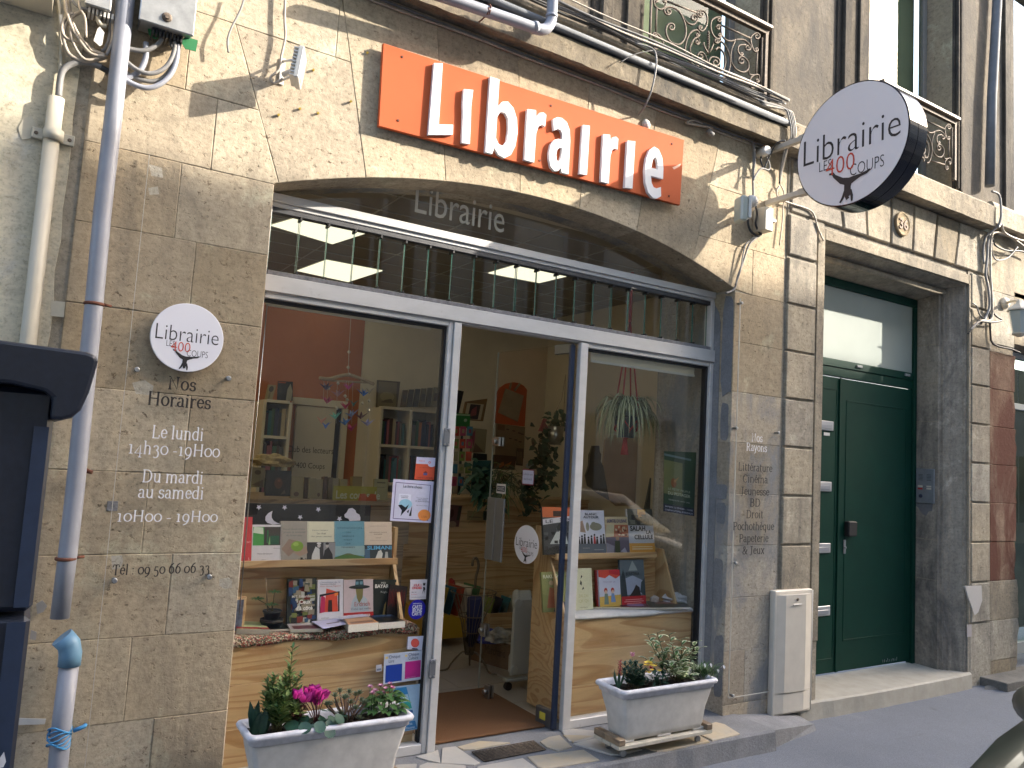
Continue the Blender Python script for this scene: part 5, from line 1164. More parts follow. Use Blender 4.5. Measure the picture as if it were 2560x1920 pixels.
q = W(*cE(520, 655), -.03); mb = MB(); mb.lathe(q+Vector((0, .03, 0)), [(.055, 0), (.055, .02), (.04, .04), (.0, .05)], 18, (0, -1, 0)); mb.tube(catmull3([q, W(*cE(560, 640), -.12), W(*cE(640, 640), -.24), W(*cE(640, 690), -.26)], 5), .013, 8)
mb.build('bracket', simple('lantern_paint', (.62, .56, .45), .45), ln)
lc = W(*cE(625, 720), -.27); mb = MB(); mb.lathe(lc, [(.105, 0), (.10, .012), (.035, .06), (.01, .10)], 6, sm=False); mb.lathe(lc-EZ*.205, [(.02, -.02), (.06, 0), (.062, .012)], 6, sm=False); mb.build('cap_and_base', MATS['lantern_paint'], ln)
mb = MB(); mb.lathe(lc-EZ*.192, [(.055, 0), (.088, .190)], 6, sm=False); mb.build('glass_shade', simple('lantern_glass', (.38, .42, .40), .15), ln)
rd_ = thing('right_downpipe', 'grey zinc downpipe on the upper wall right of the second upper window', 'drainpipe', (7.15, -.06, 4.0))
MB().tube([W(2492, -40, -.06), W(2493, 0, -.06), W(2480, 240, -.06), W(2474, 465, -.06)], .04, 16).build('pipe', M_ZINC, rd_)
# ---- white meter cabinet
M_CREAMC = simple('cream_cabinet_plastic', (.62, .57, .49), .5, 0, .07, 9)
mc = thing('meter_cabinet', 'tall cream plastic utility cabinet against the pier beside the green door', 'utility cabinet', (4.46, -.07, -.12))
a, b_ = W(1941, 1785, -.13), W(2038, 1485, -.13)
mx0, mx1, mz0, mz1 = 4.352, 4.742, -.045, .77
MB().box(mx0, mx1, -.050, -.002, mz0, mz1, 0, .006).build('body', M_CREAMC, mc)
def bow(name, z0, z1, d1, d2):
    mb = MB(); P4 = [(mx0+.016, -.051), (mx0+.085, -.051-d1), (mx1-.105, -.051-d2), (mx1-.016, -.051)]
    for z in (z0, z1): mb.v += [(x, y, z) for x, y in P4]
    for i in range(3): mb.face([i, i+1, 5+i, 4+i])
    mb.face([3, 2, 1, 0]); mb.face([4, 5, 6, 7]); return mb.build(name, M_CREAMC, mc)
dr = bow('door', .105, mz1-.028, .020, .026); bow('plinth_cover', mz0+.02, .098, .014, .020)
mb = MB(); mb.box(4.50, 4.585, -.083, -.0775, .675, .683, 0, .002); mb.build('pull_lip', M_WHITEP, dr)
MB().lathe((4.545, -.0775, .712), [(.011, 0), (.009, .006)], 10, (0, -1, 0)).build('lock', M_IRON, dr)
mb = MB(); mb.tube([(mx1+.008, -.04, -.04), (mx1+.008, -.04, .76)], .006, 6); mb.build('cable_trunking', M_WHITEP, mc)
# ---- intercom on the portal reveal
ic = thing('intercom_panel', 'grey metal intercom panel on the right reveal of the green door', 'intercom', (6.61, .25, 1.0))
za, zb_ = WX(2300, 1255, 6.625), WX(2290, 1172, 6.625)
i0, i1 = WX(2346, 1257, 6.625), WX(2286, 1172, 6.625)
zlo, zhi = WX(2315, 1258, 6.625).z, WX(2318, 1172, 6.625).z; ylo, yhi = .165, .325
mb = MB(); mb.box(6.612, 6.630, ylo, yhi, zlo, zhi, 0, .004); mb.build('panel', simple('intercom_grey', (.26, .28, .31), .4, .5, .08, 30), ic)
ZI = lambda f: zlo+(zhi-zlo)*f; YI = lambda f: yhi-(yhi-ylo)*f
def ibx(mb, f0, f1, g0, g1, d=.003): mb.box(6.612-d, 6.6125, YI(f1), YI(f0), ZI(g0), ZI(g1))
mb = MB(); ibx(mb, .60, .85, .40, .45); ibx(mb, .60, .85, .47, .51); ibx(mb, .12, .38, .46, .51); mb.build('name_slots', P((.6, .57, .5)), ic)
mb = MB(); ibx(mb, .12, .38, .39, .44); mb.build('red_label', P(C(170, 50, 45)), ic)
mb = MB(); mb.lathe((6.612, YI(.28), ZI(.20)), [(.016, 0), (.016, .004), (.008, .005)], 18, (-1, 0, 0)); mb.build('round_button', P((.02, .025, .06)), ic)
mb = MB()
for k in range(5): ibx(mb, .15, .38, .66+.04*k, .675+.04*k, .001); ibx(mb, .60, .84, .66+.04*k, .675+.04*k, .001)
for k in range(8): a = k*math.pi/4; mb.box(6.6105, 6.6122, YI(.5)+.012*math.cos(a)-.002, YI(.5)+.012*math.cos(a)+.002, ZI(.45)+.012*math.sin(a)-.002, ZI(.45)+.012*math.sin(a)+.002)
mb.build('engraved_text', P((.08, .09, .10)), ic)
pq = W(2425, 1577, -.012); st_ = thing('paper_sticker', 'small pale square sticker low on the pier right of the green door', 'sticker', tuple(pq))
mb = MB(); mb.box(pq.x-.035, pq.x+.035, -.0075, -.0055, pq.z-.05, pq.z+.05); mb.build('paper', P((.42, .38, .38)), st_)

# ================================================================ FOREGROUND CABINET AND CAR
kb_ = thing('street_cabinet', 'tall dark navy street cabinet with an overhanging rounded cap at the left edge', 'street cabinet', (-.4, -1.75, -.12))
bx_ = .052
mb = MB(); mb.box(-1.0, bx_, -1.62, -1.30, -.12, 1.16, 0, .012); mb.build('lower_body', M_NAVY, kb_)
mb = MB(); mb.box(-1.0, bx_+.001, -1.625, -1.30, 1.170, 1.64, 0, .012); mb.build('upper_body', M_NAVY, kb_)
mb = MB(); mb.box(.010, .044, -1.628, -1.6255, .0, 1.15); mb.box(.018, .046, -1.6295, -1.6265, 1.18, 1.56); mb.build('edge_strip', M_NAVYL, kb_)
# cap: rounded end profile extruded in depth
prf = [(-1.0, 1.735), (-.3, 1.742), (.10, 1.728), (.118, 1.722), (.123, 1.710), (.120, 1.685), (.112, 1.64), (.100, 1.60), (.085, 1.583), (.066, 1.576), (.045, 1.576), (.045, 1.622), (.03, 1.634), (-.03, 1.645), (-1.0, 1.648)]
mb = MB(); mb.prism(prf[::-1], (0, -1.66, 0), (1, 0, 0), (0, 0, 1), (0, .42, 0)); 
cp_ = mb.build('cap', M_NAVY, kb_)
bm = cp_.modifiers.new('bevel', 'BEVEL'); bm.width = .008; bm.segments = 2
pts = [(p.x, p.z) for p in (W(0, 1895, -1.63), W(10, 1880, -1.63), W(15, 1905, -1.63), W(8, 1919, -1.63), W(-20, 1925, -1.63))]
MB().prism(pts[::-1], (0, -1.6285, 0), (1, 0, 0), (0, 0, 1), (0, .0015, 0)).build('peeling_sticker', P((.6, .6, .63)), kb_)
# parked car: only its near front corner and mirror reach into the frame
car = thing('parked_car', 'olive grey parked car cut off by the lower right corner of the picture', 'car', (3.6, -2.75, -.12), None)
M_CAR = simple('olive_car_paint', (.105, .100, .075), .28, .25, .05, 3, 0, .5, .8)
def loft(rings, mat, name, parent, closed=True):
    mb = MB(); n = len(rings[0])
    for r in rings: mb.v += [tuple(p) for p in r]
    for i in range(len(rings)-1):
        for k in range(n if closed else n-1): mb.face([i*n+k, i*n+(k+1) % n, (i+1)*n+(k+1) % n, (i+1)*n+k], 0, True)
    mb.face(list(range(n))[::-1]); mb.face([(len(rings)-1)*n+k for k in range(n)])
    return mb.build(name, mat, parent)
CX0, CYC = 2.2, -2.96
def car_ring(s, hw, zt, zs, zb=.10):
    x = CX0+s; o = []
    prof_ = [(0, zt), (.55, zt-.01), (.80, zt-.035), (.93, zs), (1.0, zs-.12), (1.0, zb+.25), (.96, zb), (0, zb-.02)]
    pts = [(x, CYC+hw*a, z) for a, z in prof_]+[(x, CYC-hw*a, z) for a, z in prof_[1:-1][::-1]]
    return pts
rr_ = [(0, .55, .40, .38), (.06, .70, .62, .50), (.25, .80, .68, .60), (.7, .86, .76, .70), (1.2, .88, .86, .79), (1.6, .88, .88, .82), (2.4, .88, .90, .84), (3.4, .88, .90, .84), (3.9, .84, .86, .80), (4.15, .70, .70, .60)]
loft([car_ring(*r) for r in rr_], M_CAR, 'car_body', car)
cabr = []
for s, hw, zt in ((1.25, .70, .86), (1.9, .66, 1.26), (2.5, .64, 1.32), (3.2, .62, 1.28), (3.9, .60, .88)):
    x = CX0+s; cabr.append([(x, CYC+hw*1.08, .84), (x, CYC+hw, max(.85, zt-.05)), (x, CYC+hw*.8, zt), (x, CYC-hw*.8, zt), (x, CYC-hw, max(.85, zt-.05)), (x, CYC-hw*1.08, .84)])
loft(cabr, simple('car_glass', (.02, .025, .03), .06, 0, spec=.8), 'cabin_glass', car)
for s in (.75, 3.35):
    for sd in (-1, 1):
        mb = MB(); mb.lathe((CX0+s, CYC+sd*.72, .19), [(.20, 0), (.31, .01), (.315, .09), (.30, .18), (.19, .185)], 28, (0, sd, 0)); wh = mb.build('wheel', M_BLACK, car)
        mb = MB(); mb.lathe((CX0+s, CYC+sd*.895, .19), [(.19, 0), (.17, .008), (.05, .012), (.0, .014)], 20, (0, sd, 0)); mb.build('rim', M_STEEL, wh)
q = W(2572, 1765, -1.93); mb = MB(); mb.lathe((q.x+.09, -1.93, q.z+.0), [(.02, -.10), (.07, -.08), (.085, 0), (.075, .06), (.03, .08)], 16, (1, 0, 0)); mr = mb.build('door_mirror', M_CAR, car)
mb = MB(); mb.tube([(q.x+.10, -1.95, q.z-.04), (q.x+.16, -2.10, q.z-.12)], .03, 8); mb.build('mirror_foot', M_BLACK, mr)
# ================================================================ SHOP INTERIOR
random.seed(23)
IX0, IX1, IY, IC = -.6, 4.80, 3.45, 3.10
M_WALLIN = simple('interior_beige_wall', (.66, .59, .45), .85, 0, .08, 3)
M_WALLOR = simple('interior_terracotta_wall', (.40, .15, .075), .85, 0, .08, 3)
mb = MB(); mb.box(IX0-.1, IX1+.1, IY, IY+.12, -.02, IC+.1); mb.box(IX0-.12, IX0, .32, IY-.001, -.02, IC+.1); mb.box(IX1, IX1+.12, .72, IY-.001, -.02, IC+.1)
mb.box(XR+.06, IX1, .40, .70, -.02, IC+.1); mb.box(IX0, XL-.05, .31, .55, -.02, IC+.1); mb.box(XL-.05, XR+.06, .31, .38, 3.03, IC+.1)

struct('interior_walls', mb, M_WALLIN)
xo = W(905, 900, IY).x
mb = MB(); mb.box(IX0, xo, IY-.006, IY-.001, 1.2, IC-.01); struct('terracotta_wall_panel', mb, M_WALLOR)
mb = MB(); mb.box(IX0, IX1, .24, IY, IC, IC+.05); cei = struct('shop_ceiling', mb, simple('ceiling_tiles', (.34, .30, .23), .85, 0, .08, 3))
mb = MB()
for k in range(10): mb.box(IX0, IX1, .4+.6*k*.55, .41+.6*k*.55, IC-.006, IC-.001)
for k in range(11): mb.box(-.4+.55*k, -.39+.55*k, .3, IY, IC-.0045, IC-.0005)
mb.build('ceiling_grid', simple('grid_white', (.5, .47, .4), .5), cei)
M_LED = simple('lit_light_panel', (1., .95, .72), .6, emit=.22)
for pl, lb in (([(660, 465), (793, 503), (718, 527), (585, 487)], 'lit square ceiling panel nearest the left end of the louvres'), ([(705, 562), (826, 585), (752, 609), (642, 585)], 'lit square ceiling panel deeper in the shop, left and lowest in view'), ([(1117, 572), (1228, 596), (1165, 611), (1055, 590)], 'lit square ceiling panel seen above the open doorway')):
    q = [WZ(u*1.15732, v*1.15732, IC-.01) for u, v in pl]; x0, x1 = (q[0].x+q[3].x)/2, (q[1].x+q[2].x)/2; y0, y1 = (q[0].y+q[1].y)/2, (q[2].y+q[3].y)/2
    t_ = thing('ceiling_light', lb, 'ceiling light', ((x0+x1)/2, (y0+y1)/2, IC-.01), 'ceiling light panels')
    MB().prism([(a.x, a.y) for a in q], (0, 0, IC-.012), (1, 0, 0), (0, 1, 0), (0, 0, .005)).build('diffuser', M_LED, t_)
    cq = sum(q, Vector())/4; MB().prism([(cq.x+(a.x-cq.x)*1.06, cq.y+(a.y-cq.y)*1.06) for a in q], (0, 0, IC-.0062), (1, 0, 0), (0, 1, 0), (0, 0, .003)).build('frame', MATS['grid_white'], t_)
for k, x in enumerate((-.2, .62)):    # unseen lit panels added behind the left pier to brighten the room
    t_ = thing('ceiling_light', ['long lit ceiling panel hidden behind the left pier, nearer the side wall', 'long lit ceiling panel hidden behind the left pier, nearer the window'][k], 'ceiling light', (x, 1.9, IC-.01), 'ceiling light panels')
    MB().box(x-.38, x+.38, .6, 3.3, IC-.012, IC-.0065).build('diffuser', M_LED, t_)
fl_ = struct('shop_floor', MB().box(IX0, IX1, .26, IY, -.02, -.003), simple('tile_grout', (.16, .14, .12), .8))
M_TILE = simple('beige_floor_tile', (.36, .31, .25), .35, 0, .07, 6, 0, .5, 0, .06)
me0 = MB().box(.002, .408, .002, .408, -.003, .003, 0, .002).build('floor_tile', M_TILE, fl_); me0.location = (1.0, .30, 0)
for i in range(-3, 11):
    for j in range(8):
        if i == 0 and j == 0: continue
        o = me0.copy(); o.location = (1.0+.41*i, .30+.41*j, 0)
        if 1.0+.41*i > IX1-.3 or .3+.41*j > IY-.4: continue
        COL.objects.link(o)
# door mat
mt_, N, L, B = newmat('coir'); 
L.new(mix(N, L, ramp(N, L, noise(N, L, pos(N, L), 190, 3), [(.3, 0.), (.7, 1.)]), (.11, .045, .018), (.24, .115, .045)), B.inputs['Base Color']); B.inputs['Roughness'].default_value = .95
bump(N, L, noise(N, L, pos(N, L), 230, 3), B, 1., .008)
mb = MB(); mb.box(1.99, 2.785, .255, 1.03, .0035, .016, 0, .004); tag(mb.build('door_mat', mt_), 'brown coir door mat filling the floor behind the open glass door', 'door mat')
# stone reveal of the thick wall to the right of the right window
mb = MB(); mb.box(XR+.0, XR+.058, .236, .72, -.02, 3.02); struct('inner_stone_reveal', mb, M_JAMB)

def plank_stack(parent, x0, x1, y0, y1, z0, z1, n, name='board'):
    h = (z1-z0)/n
    for k in range(n): MB().box(x0, x1, y0, y1, z0+h*k+.0008, z0+h*(k+1)-.0008, 0, .0015).build(name, M_PINE, parent)
# ---- left window display unit
du = thing('window_display', 'pine window display unit with a shelf ledge behind the left window', 'display unit', (1.4, .3, .05))
TZ = .640
plank_stack(du, .90, 1.885, .246, .266, .02, TZ-.012, 3, 'front_board')
mb = MB(); mb.box(.90, 1.885, .267, .62, TZ-.03, TZ-.013, 0, .002); mb.build('tray', M_PINE, du)
UZ = W(800, 1401, .43).z
plank_stack(du, .90, 1.80, .50, .517, TZ-.01, UZ+.14, 2, 'back_board')
mb = MB(); mb.box(.90, 1.80, .415, .499, UZ-.022, UZ-.006, 0, .001); mb.box(.90, 1.80, .400, .4145, UZ-.026, UZ+.008, 0, .0015); mb.build('ledge', M_PINE, du)
def cheek(x, mir=False):
    pr = [(.30, TZ-.008), (.53, TZ-.008), (.53, UZ+.165), (.47, UZ+.165), (.47, UZ-.03)]
    MB().prism([(a, b_) for a, b_ in pr], (x, 0, 0), (0, 1, 0), (0, 0, 1), (.018, 0, 0)).build('side_cheek', M_PINEV, du)
cheek(1.803)
# crocheted cloth with a rippled front edge
def cloth(x0, x1, yb, yf, z, drop, mat, name, label, amp=.008, n=70, wave=38):
    mb = MB(); rows = 7
    for i in range(n+1):
        x = x0+(x1-x0)*i/n; r = amp*(math.sin(x*wave)+.6*math.sin(x*wave*2.3+1)); dz = drop*(1+.22*math.sin(x*wave*.37))
        mb.v += [(x, yb, z+.001), (x, (yb+yf)/2, z+.003), (x, yf+.008, z+.003), (x, yf-.003+r*.3, z-.004), (x, yf-.007+r*.5, z-dz*.5), (x, yf-.006+r*.6, z-dz), (x, yf-.001+r*.3, z-dz*.96)]
    for i in range(n):
        for j in range(rows-1): mb.face([i*rows+j, (i+1)*rows+j, (i+1)*rows+j+1, i*rows+j+1], 0, True)
    return tag(mb.build(name, mat), label, 'cloth')
cm, N, L, B = newmat('crochet'); vo = N.new('ShaderNodeTexVoronoi'); vo.inputs['Scale'].default_value = 150; L.new(pos(N, L), vo.inputs['Vector'])
sp_ = N.new('ShaderNodeSeparateColor'); L.new(vo.outputs['Color'], sp_.inputs[0])
L.new(ramp(N, L, sp_.outputs[0], [(0, (.16, .17, .11)), (.3, (.48, .15, .12)), (.5, (.60, .50, .40)), (.7, (.22, .08, .08)), (.85, (.50, .45, .32)), (1, (.62, .30, .25))]), B.inputs['Base Color']); B.inputs['Roughness'].default_value = .95
bump(N, L, vo.outputs['Distance'], B, 1., .006)
for e in cm.node_tree.nodes:
    if e.type == 'VALTORGB': e.color_ramp.interpolation = 'CONSTANT'
cloth(.90, 1.87, .48, .243, TZ, .036, cm, 'crochet_cloth', 'speckled red and beige crochet cloth edging the left window tray', .006)

# ---- books
M_PAGE = simple('book_pages', (.62, .58, .50), .8, 0, .12, 180)
def book(label, u0, u1, vb, vt, y, cover, prints=(), texts=(), lean=12, th=.018, roll=0., z=None, grp=None, yaw=0., w=None, h=None):
    um = (u0+u1)/2; a = W(u0, vb, y); b_ = W(u1, vb, y); zb = z if z is not None else a.z
    width = w or (b_.x-a.x); le = R_(lean); ca, sa = math.cos(le), math.sin(le)
    if h: H_ = h
    else:
        H_ = .2
        for _ in range(6):
            tp = W(um, vt, y+H_*sa); H_ = (tp.z-zb)/ca
    ro = R_(roll); R1 = Vector((1, 0, 0)); U1 = Vector((0, sa, ca))
    right = (R1*math.cos(ro)+U1*math.sin(ro)); up_ = (U1*math.cos(ro)-R1*math.sin(ro)); nr = right.cross(up_)
    o = Vector((a.x, y, zb)); t_ = thing('book', label, 'book', tuple(o), grp)
    c = o+right*width/2+up_*H_/2-nr*th/2
    MB().obox(c, right, nr, up_, width-.003, th-.003, H_-.004).build('pages', M_PAGE, t_)
    mb = MB(); mb.obox(o+right*width/2+up_*H_/2-nr*.0006, right, nr, up_, width, .0012, H_); mb.obox(o+right*width/2+up_*H_/2-nr*(th-.0006), right, nr, up_, width, .0012, H_); mb.obox(o+right*.0005+up_*H_/2-nr*th/2, right, nr, up_, .001, th, H_)
    mb.build('cover', P(cover, .35), t_)
    draw(t_, o, right, up_, nr, width, H_, prints, texts); return t_
def draw(t_, o, right, up_, nr, width, H_, prints, texts, name='cover_print'):
    mats = []; mb = MB(); k = 0
    def mi(c):
        m_ = P(c, .4)
        if m_ not in mats: mats.append(m_)
        return mats.index(m_)
    for p in prints:
        k += 1; d = nr*(.0004+.00015*k)
        if p[0] == 'r': x0, z0, x1, z1, c = p[1:]; pts = [(x0, z0), (x1, z0), (x1, z1), (x0, z1)]
        elif p[0] == 'e': cx, cy, rx, ry, c = p[1:]; pts = [(cx+rx*math.cos(a*math.pi/9), cy+ry*math.sin(a*math.pi/9)) for a in range(18)]
        else: pts, c = p[1], p[2]
        mb.poly([o+right*x*width+up_*z*H_+d for x, z in pts], mi(C(*c)))
    for tx in texts:
        s, cx, z, wd, hh, c = tx[:6]; k += 1
        text(mb, s, o+right*cx*width+up_*z*H_+nr*(.0012+.00015*len(prints)), right, up_, width=wd*width, height=hh*H_, bold=tx[6] if len(tx) > 6 else 0, align='c', mi=mi(C(*c)))
    if mb.f: mb.build(name, mats, t_)
def speckle(n, cols, box=(0, 0, 1, 1), s=(.05, .12), seed=0):
    r = random.Random(seed); o = []
    for i in range(n):
        x = r.uniform(box[0], box[2]-s[1]); z = r.uniform(box[1], box[3]-s[1]*.7); a, b_ = r.uniform(*s), r.uniform(*s)*.7
        c = r.choice(cols); j = lambda: r.uniform(-.25, .25)
        o.append(('p', [(min(max(x+dx*a, box[0]), box[2]), min(max(z+dz*b_, box[1]), box[3])) for dx, dz in ((0+j()*.5, 0), (1, j()), (1+j(), 1), (j(), 1+j()))], c))
    return o
c5 = lambda x: 580+x/4.424; d5 = lambda y: 1280+y/4.424
G5 = 'books on the ledge of the left window display'
Yu = .418
bk = lambda label, x0, x1, yb, yt, y, cov, pr=(), tx=(), **k: book(label, c5(x0), c5(x1), d5(yb), d5(yt), y, C(*cov), pr, tx, **k)
bk('plain red book half hidden behind the stone edge on the upper ledge', 75, 210, 552, 55, Yu, (196, 62, 66), [], [('BAT!', .75, .42, .3, .04, (230, 190, 190)), ('S', .8, .05, .1, .05, (235, 200, 200))], z=UZ)
bk('white book with a green meadow photo on the upper ledge', 213, 540, 548, 140, Yu, (212, 208, 216), [('r', .03, .44, .96, .94, (60, 50, 45)), ('r', .03, .44, .40, .94, (70, 150, 70)), ('p', [(.03, .78), (.38, .74), (.36, .92), (.06, .94)], (205, 215, 200)), ('r', .5, .5, .55, .85, (40, 110, 60)), ('r', .62, .46, .92, .70, (30, 80, 55)), ('p', [(.55, .46), (.62, .46), (.60, .70)], (120, 180, 110))], [('Boisou', .85, .35, .22, .025, (70, 70, 75)), ('Paris-Briançon', .45, .20, .5, .035, (40, 40, 45)), ('julliard', .4, .05, .15, .02, (90, 90, 90))], z=UZ)
bk('grey book showing two hands holding a green apple', 528, 842, 545, 100, Yu, (158, 150, 142), [('p', [(.05, .30), (.30, .55), (.62, .50), (.60, .30), (.3, .12)], (150, 125, 112)), ('p', [(.45, .22), (.92, .38), (.98, .2), (.7, .12)], (168, 140, 125)), ('e', .60, .37, .22, .13, (128, 160, 62)), ('e', .55, .42, .1, .05, (155, 185, 90)), ('r', .72, .03, .8, .09, (50, 45, 45))], [('David Guidi-Dulac', .48, .78, .78, .035, (110, 110, 112)), ('Je suis le sommeil', .48, .70, .78, .045, (110, 110, 112)), ('du bourreau', .48, .62, .55, .045, (110, 110, 112)), ('10x5', .8, .02, .28, .05, (40, 35, 35))], z=UZ)
bk('cream book with a black and white photo of two women in aprons', 826, 1140, 542, 105, Yu, (222, 216, 192), [('r', 0, 0, 1, .47, (62, 58, 60)), ('r', .58, 0, 1, .46, (150, 146, 148)), ('p', [(.16, .0), (.46, .0), (.44, .30), (.30, .36), (.18, .15)], (215, 212, 210)), ('e', .42, .38, .06, .05, (205, 195, 190)), ('e', .42, .44, .08, .025, (225, 222, 220)), ('p', [(.55, .0), (.92, .0), (.90, .16), (.76, .34), (.62, .26)], (45, 42, 45)), ('e', .71, .38, .055, .05, (190, 180, 175)), ('e', .71, .43, .065, .03, (35, 33, 35))], [('Karine Lambert', .45, .76, .55, .03, (90, 85, 75)), ('Le chat', .5, .67, .32, .045, (70, 66, 60)), ('des petits secrets', .5, .60, .72, .035, (90, 85, 75))], z=UZ)
bk('pale blue book with a green hill along the bottom', 1127, 1467, 538, 102, Yu, (112, 160, 178), [('r', 0, .12, 1, .36, (150, 178, 182)), ('p', [(0, 0), (1, 0), (1, .08), (.7, .13), (.4, .17), (0, .07)], (82, 118, 60)), ('p', [(.30, .13), (.42, .175), (.52, .17), (.72, .12)], (105, 112, 72)), ('r', 0, 0, 1, .03, (60, 88, 45))], [('STEFANSSON', .5, .80, .80, .045, (60, 96, 112)), ('TON', .45, .69, .16, .035, (38, 58, 70)), ('ABSENCE', .45, .595, .4, .035, (38, 58, 70)), ("N'EST", .45, .50, .27, .035, (38, 58, 70)), ('QUE', .45, .405, .16, .035, (38, 58, 70)), ('TENEBRES', .45, .31, .45, .035, (38, 58, 70))], z=UZ)
bk('beige book with SLIMANI in blue over a dark photograph', 1462, 1770, 532, 108, Yu, (216, 200, 184), [('r', 0, 0, 1, .385, (48, 56, 64)), ('p', [(.38, .0), (.62, .0), (.66, .15), (.60, .25), (.5, .22)], (205, 205, 205)), ('p', [(.72, 0), (.86, 0), (.84, .2), (.76, .2)], (170, 172, 172)), ('r', .02, .02, .2, .28, (70, 100, 130)), ('r', .2, .50, .82, .505, (150, 120, 110)), ('r', .2, .88, .82, .885, (150, 120, 110))], [('SLIMANI', .54, .265, .88, .095, (96, 170, 216), .03), ('REGARDEZ-NOUS', .5, .70, .62, .03, (120, 95, 85)), ('DANSER', .5, .65, .3, .03, (120, 95, 85)), ('roman', .5, .56, .18, .02, (120, 95, 85))], z=UZ)
Yl = .375; LZ = TZ+.004
bk('dark multicolour book titled Ceux d’à côté on the lower tier', 612, 935, 1195, 735, Yl, (46, 50, 46), speckle(80, [(38, 62, 105), (110, 118, 60), (190, 190, 180), (120, 45, 40), (70, 80, 70), (30, 34, 40), (150, 140, 120), (52, 88, 120)], s=(.10, .24), seed=4), [('M.T. Edvardsson', .52, .60, .78, .05, (225, 222, 215), .01), ('Ceux', .58, .47, .40, .085, (235, 232, 225), .03), ("d'à côté", .55, .34, .58, .085, (235, 232, 225), .03)], z=LZ)
bk('white book with a bold orange and red house shape', 948, 1232, 1175, 745, Yl, (222, 218, 226), [('p', [(.26, .28), (.80, .28), (.76, .72), (.34, .80)], (214, 78, 56)), ('p', [(.10, .26), (.28, .28), (.30, .60), (.14, .66)], (190, 40, 90)), ('p', [(.40, .28), (.58, .28), (.56, .54), (.42, .54)], (60, 28, 28)), ('r', .08, .26, .11, .66, (35, 30, 40)), ('r', .80, .28, .86, .70, (35, 30, 40)), ('p', [(.08, .62), (.86, .70), (.86, .73), (.08, .67)], (35, 30, 40)), ('p', [(.66, .62), (.80, .64), (.80, .70), (.66, .69)], (235, 130, 60))], [("L'invention de la", .48, .92, .8, .03, (70, 80, 130)), ('maison rêvée', .4, .88, .6, .03, (80, 80, 90)), ('Hoai Huong Nguyen', .5, .835, .8, .03, (190, 110, 110)), ('roman', .3, .14, .3, .02, (120, 120, 130))], z=LZ)
bk('book with a face under a wide black hat and a red PRIX PULITZER band', 1240, 1568, 1143, 745, Yl, (206, 188, 192), [('p', [(.22, .26), (.86, .26), (.78, .54), (.60, .66), (.42, .66), (.28, .5)], (176, 190, 202)), ('p', [(.40, .80), (.66, .80), (.64, .58), (.52, .44), (.44, .58)], (126, 118, 70)), ('e', .53, .82, .36, .045, (28, 36, 38)), ('p', [(.38, .83), (.68, .83), (.66, .99), (.40, .99)], (34, 60, 66)), ('r', .40, .88, .50, .95, (110, 150, 165)), ('r', .54, .88, .64, .95, (110, 150, 165)), ('r', 0, 0, 1, .24, (188, 40, 42))], [('PRIX PULITZER', .52, .115, .78, .075, (240, 232, 230), .03), ('Erdrich', .62, .38, .52, .10, (176, 92, 88)), ('Celui qui veille', .58, .30, .66, .045, (130, 100, 98)), ('ALBIN MICHEL', .5, .05, .5, .02, (230, 190, 188))], z=LZ)
bk('black book titled BAYARD leaning beside the dark red one', 1565, 1815, 1140, 742, Yl, (34, 40, 38), [('p', [(.40, .14), (.50, .08), (.58, .30), (.56, .48), (.48, .40)], (168, 140, 84))], [('INES', .42, .90, .2, .04, (220, 220, 215)), ('BAYARD', .42, .80, .74, .085, (232, 232, 226), .03), ('Règlu', .45, .68, .3, .045, (190, 190, 185)), ('COLON', .8, .04, .5, .06, (175, 180, 180))], z=LZ, roll=-2)
bk('dark red patterned book tilted to the right at the end of the tier', 1700, 1905, 1128, 790, Yl-.022, (30, 24, 28), [('r', .05+.08*k, .42+.04*(k % 3), .08+.08*k, .88-.05*(k % 2), (92+8*(k % 3), 18, 24)) for k in range(11)], [('C. COHEN', .5, .07, .6, .05, (150, 150, 155))], z=LZ, roll=-9, lean=14)
# loose books and papers lying on the tray
def flat(label, pts, y, z, th, col, name='book', cat='book', prints=None, pages=True):
    """pts: four picture corners (near left, near right, far right, far left) lifted onto the tray plane z"""
    q = [WZ(u, v, z+th) for u, v in pts]; t_ = thing(name, label, cat, (q[0].x, q[0].y, z))
    mb = MB(); mb.hexa([(p.x, p.y, z+.001) for p in q]+[(p.x, p.y, z+th-.001) for p in q])
    mb.build('pages' if pages else 'sheet', M_PAGE if pages else P(C(*col)), t_)
    mb = MB(); mb.hexa([(p.x, p.y, z+th-.001) for p in q]+[(p.x, p.y, z+th) for p in q]); cv = mb.build('cover' if pages else 'top_sheet', P(C(*col), .3), t_)
    if prints:
        mats = []; mb = MB(); k = 0
        for a, b_, c, d, cl in prints:
            k += 1; m_ = P(C(*cl), .3)
            if m_ not in mats: mats.append(m_)
            f = lambda s, t: q[0]*(1-s)*(1-t)+q[1]*s*(1-t)+q[2]*s*t+q[3]*(1-s)*t
            mb.poly([Vector((p.x, p.y, z+th+.0004+.0002*k)) for p in (f(a, b_), f(c, b_), f(c, d), f(a, d))], mats.index(m_))
        mb.build('cover_print', mats, t_)
    return t_
pz = lambda *l: [(c5(a), d5(b_)) for a, b_ in l]
flat('pale green book with a red band lying at the left end of the tray', pz((50, 1290), (415, 1297), (345, 1215), (45, 1203)), 0, TZ+.004, .026, (190, 206, 160), prints=[(0, .02, 1, .22, (170, 35, 50))])
flat('black glossy book lying behind the small flowerpot', pz((385, 1300), (640, 1290), (560, 1225), (430, 1225)), 0, TZ+.005, .012, (28, 34, 36), prints=[(.3, .3, .7, .7, (90, 110, 115))])
flat('white and maroon book lying flat in the middle of the tray', pz((650, 1300), (1010, 1292), (900, 1200), (590, 1215)), 0, TZ+.005, .016, (196, 186, 190), prints=[(.1, .05, .95, .45, (88, 38, 52))])
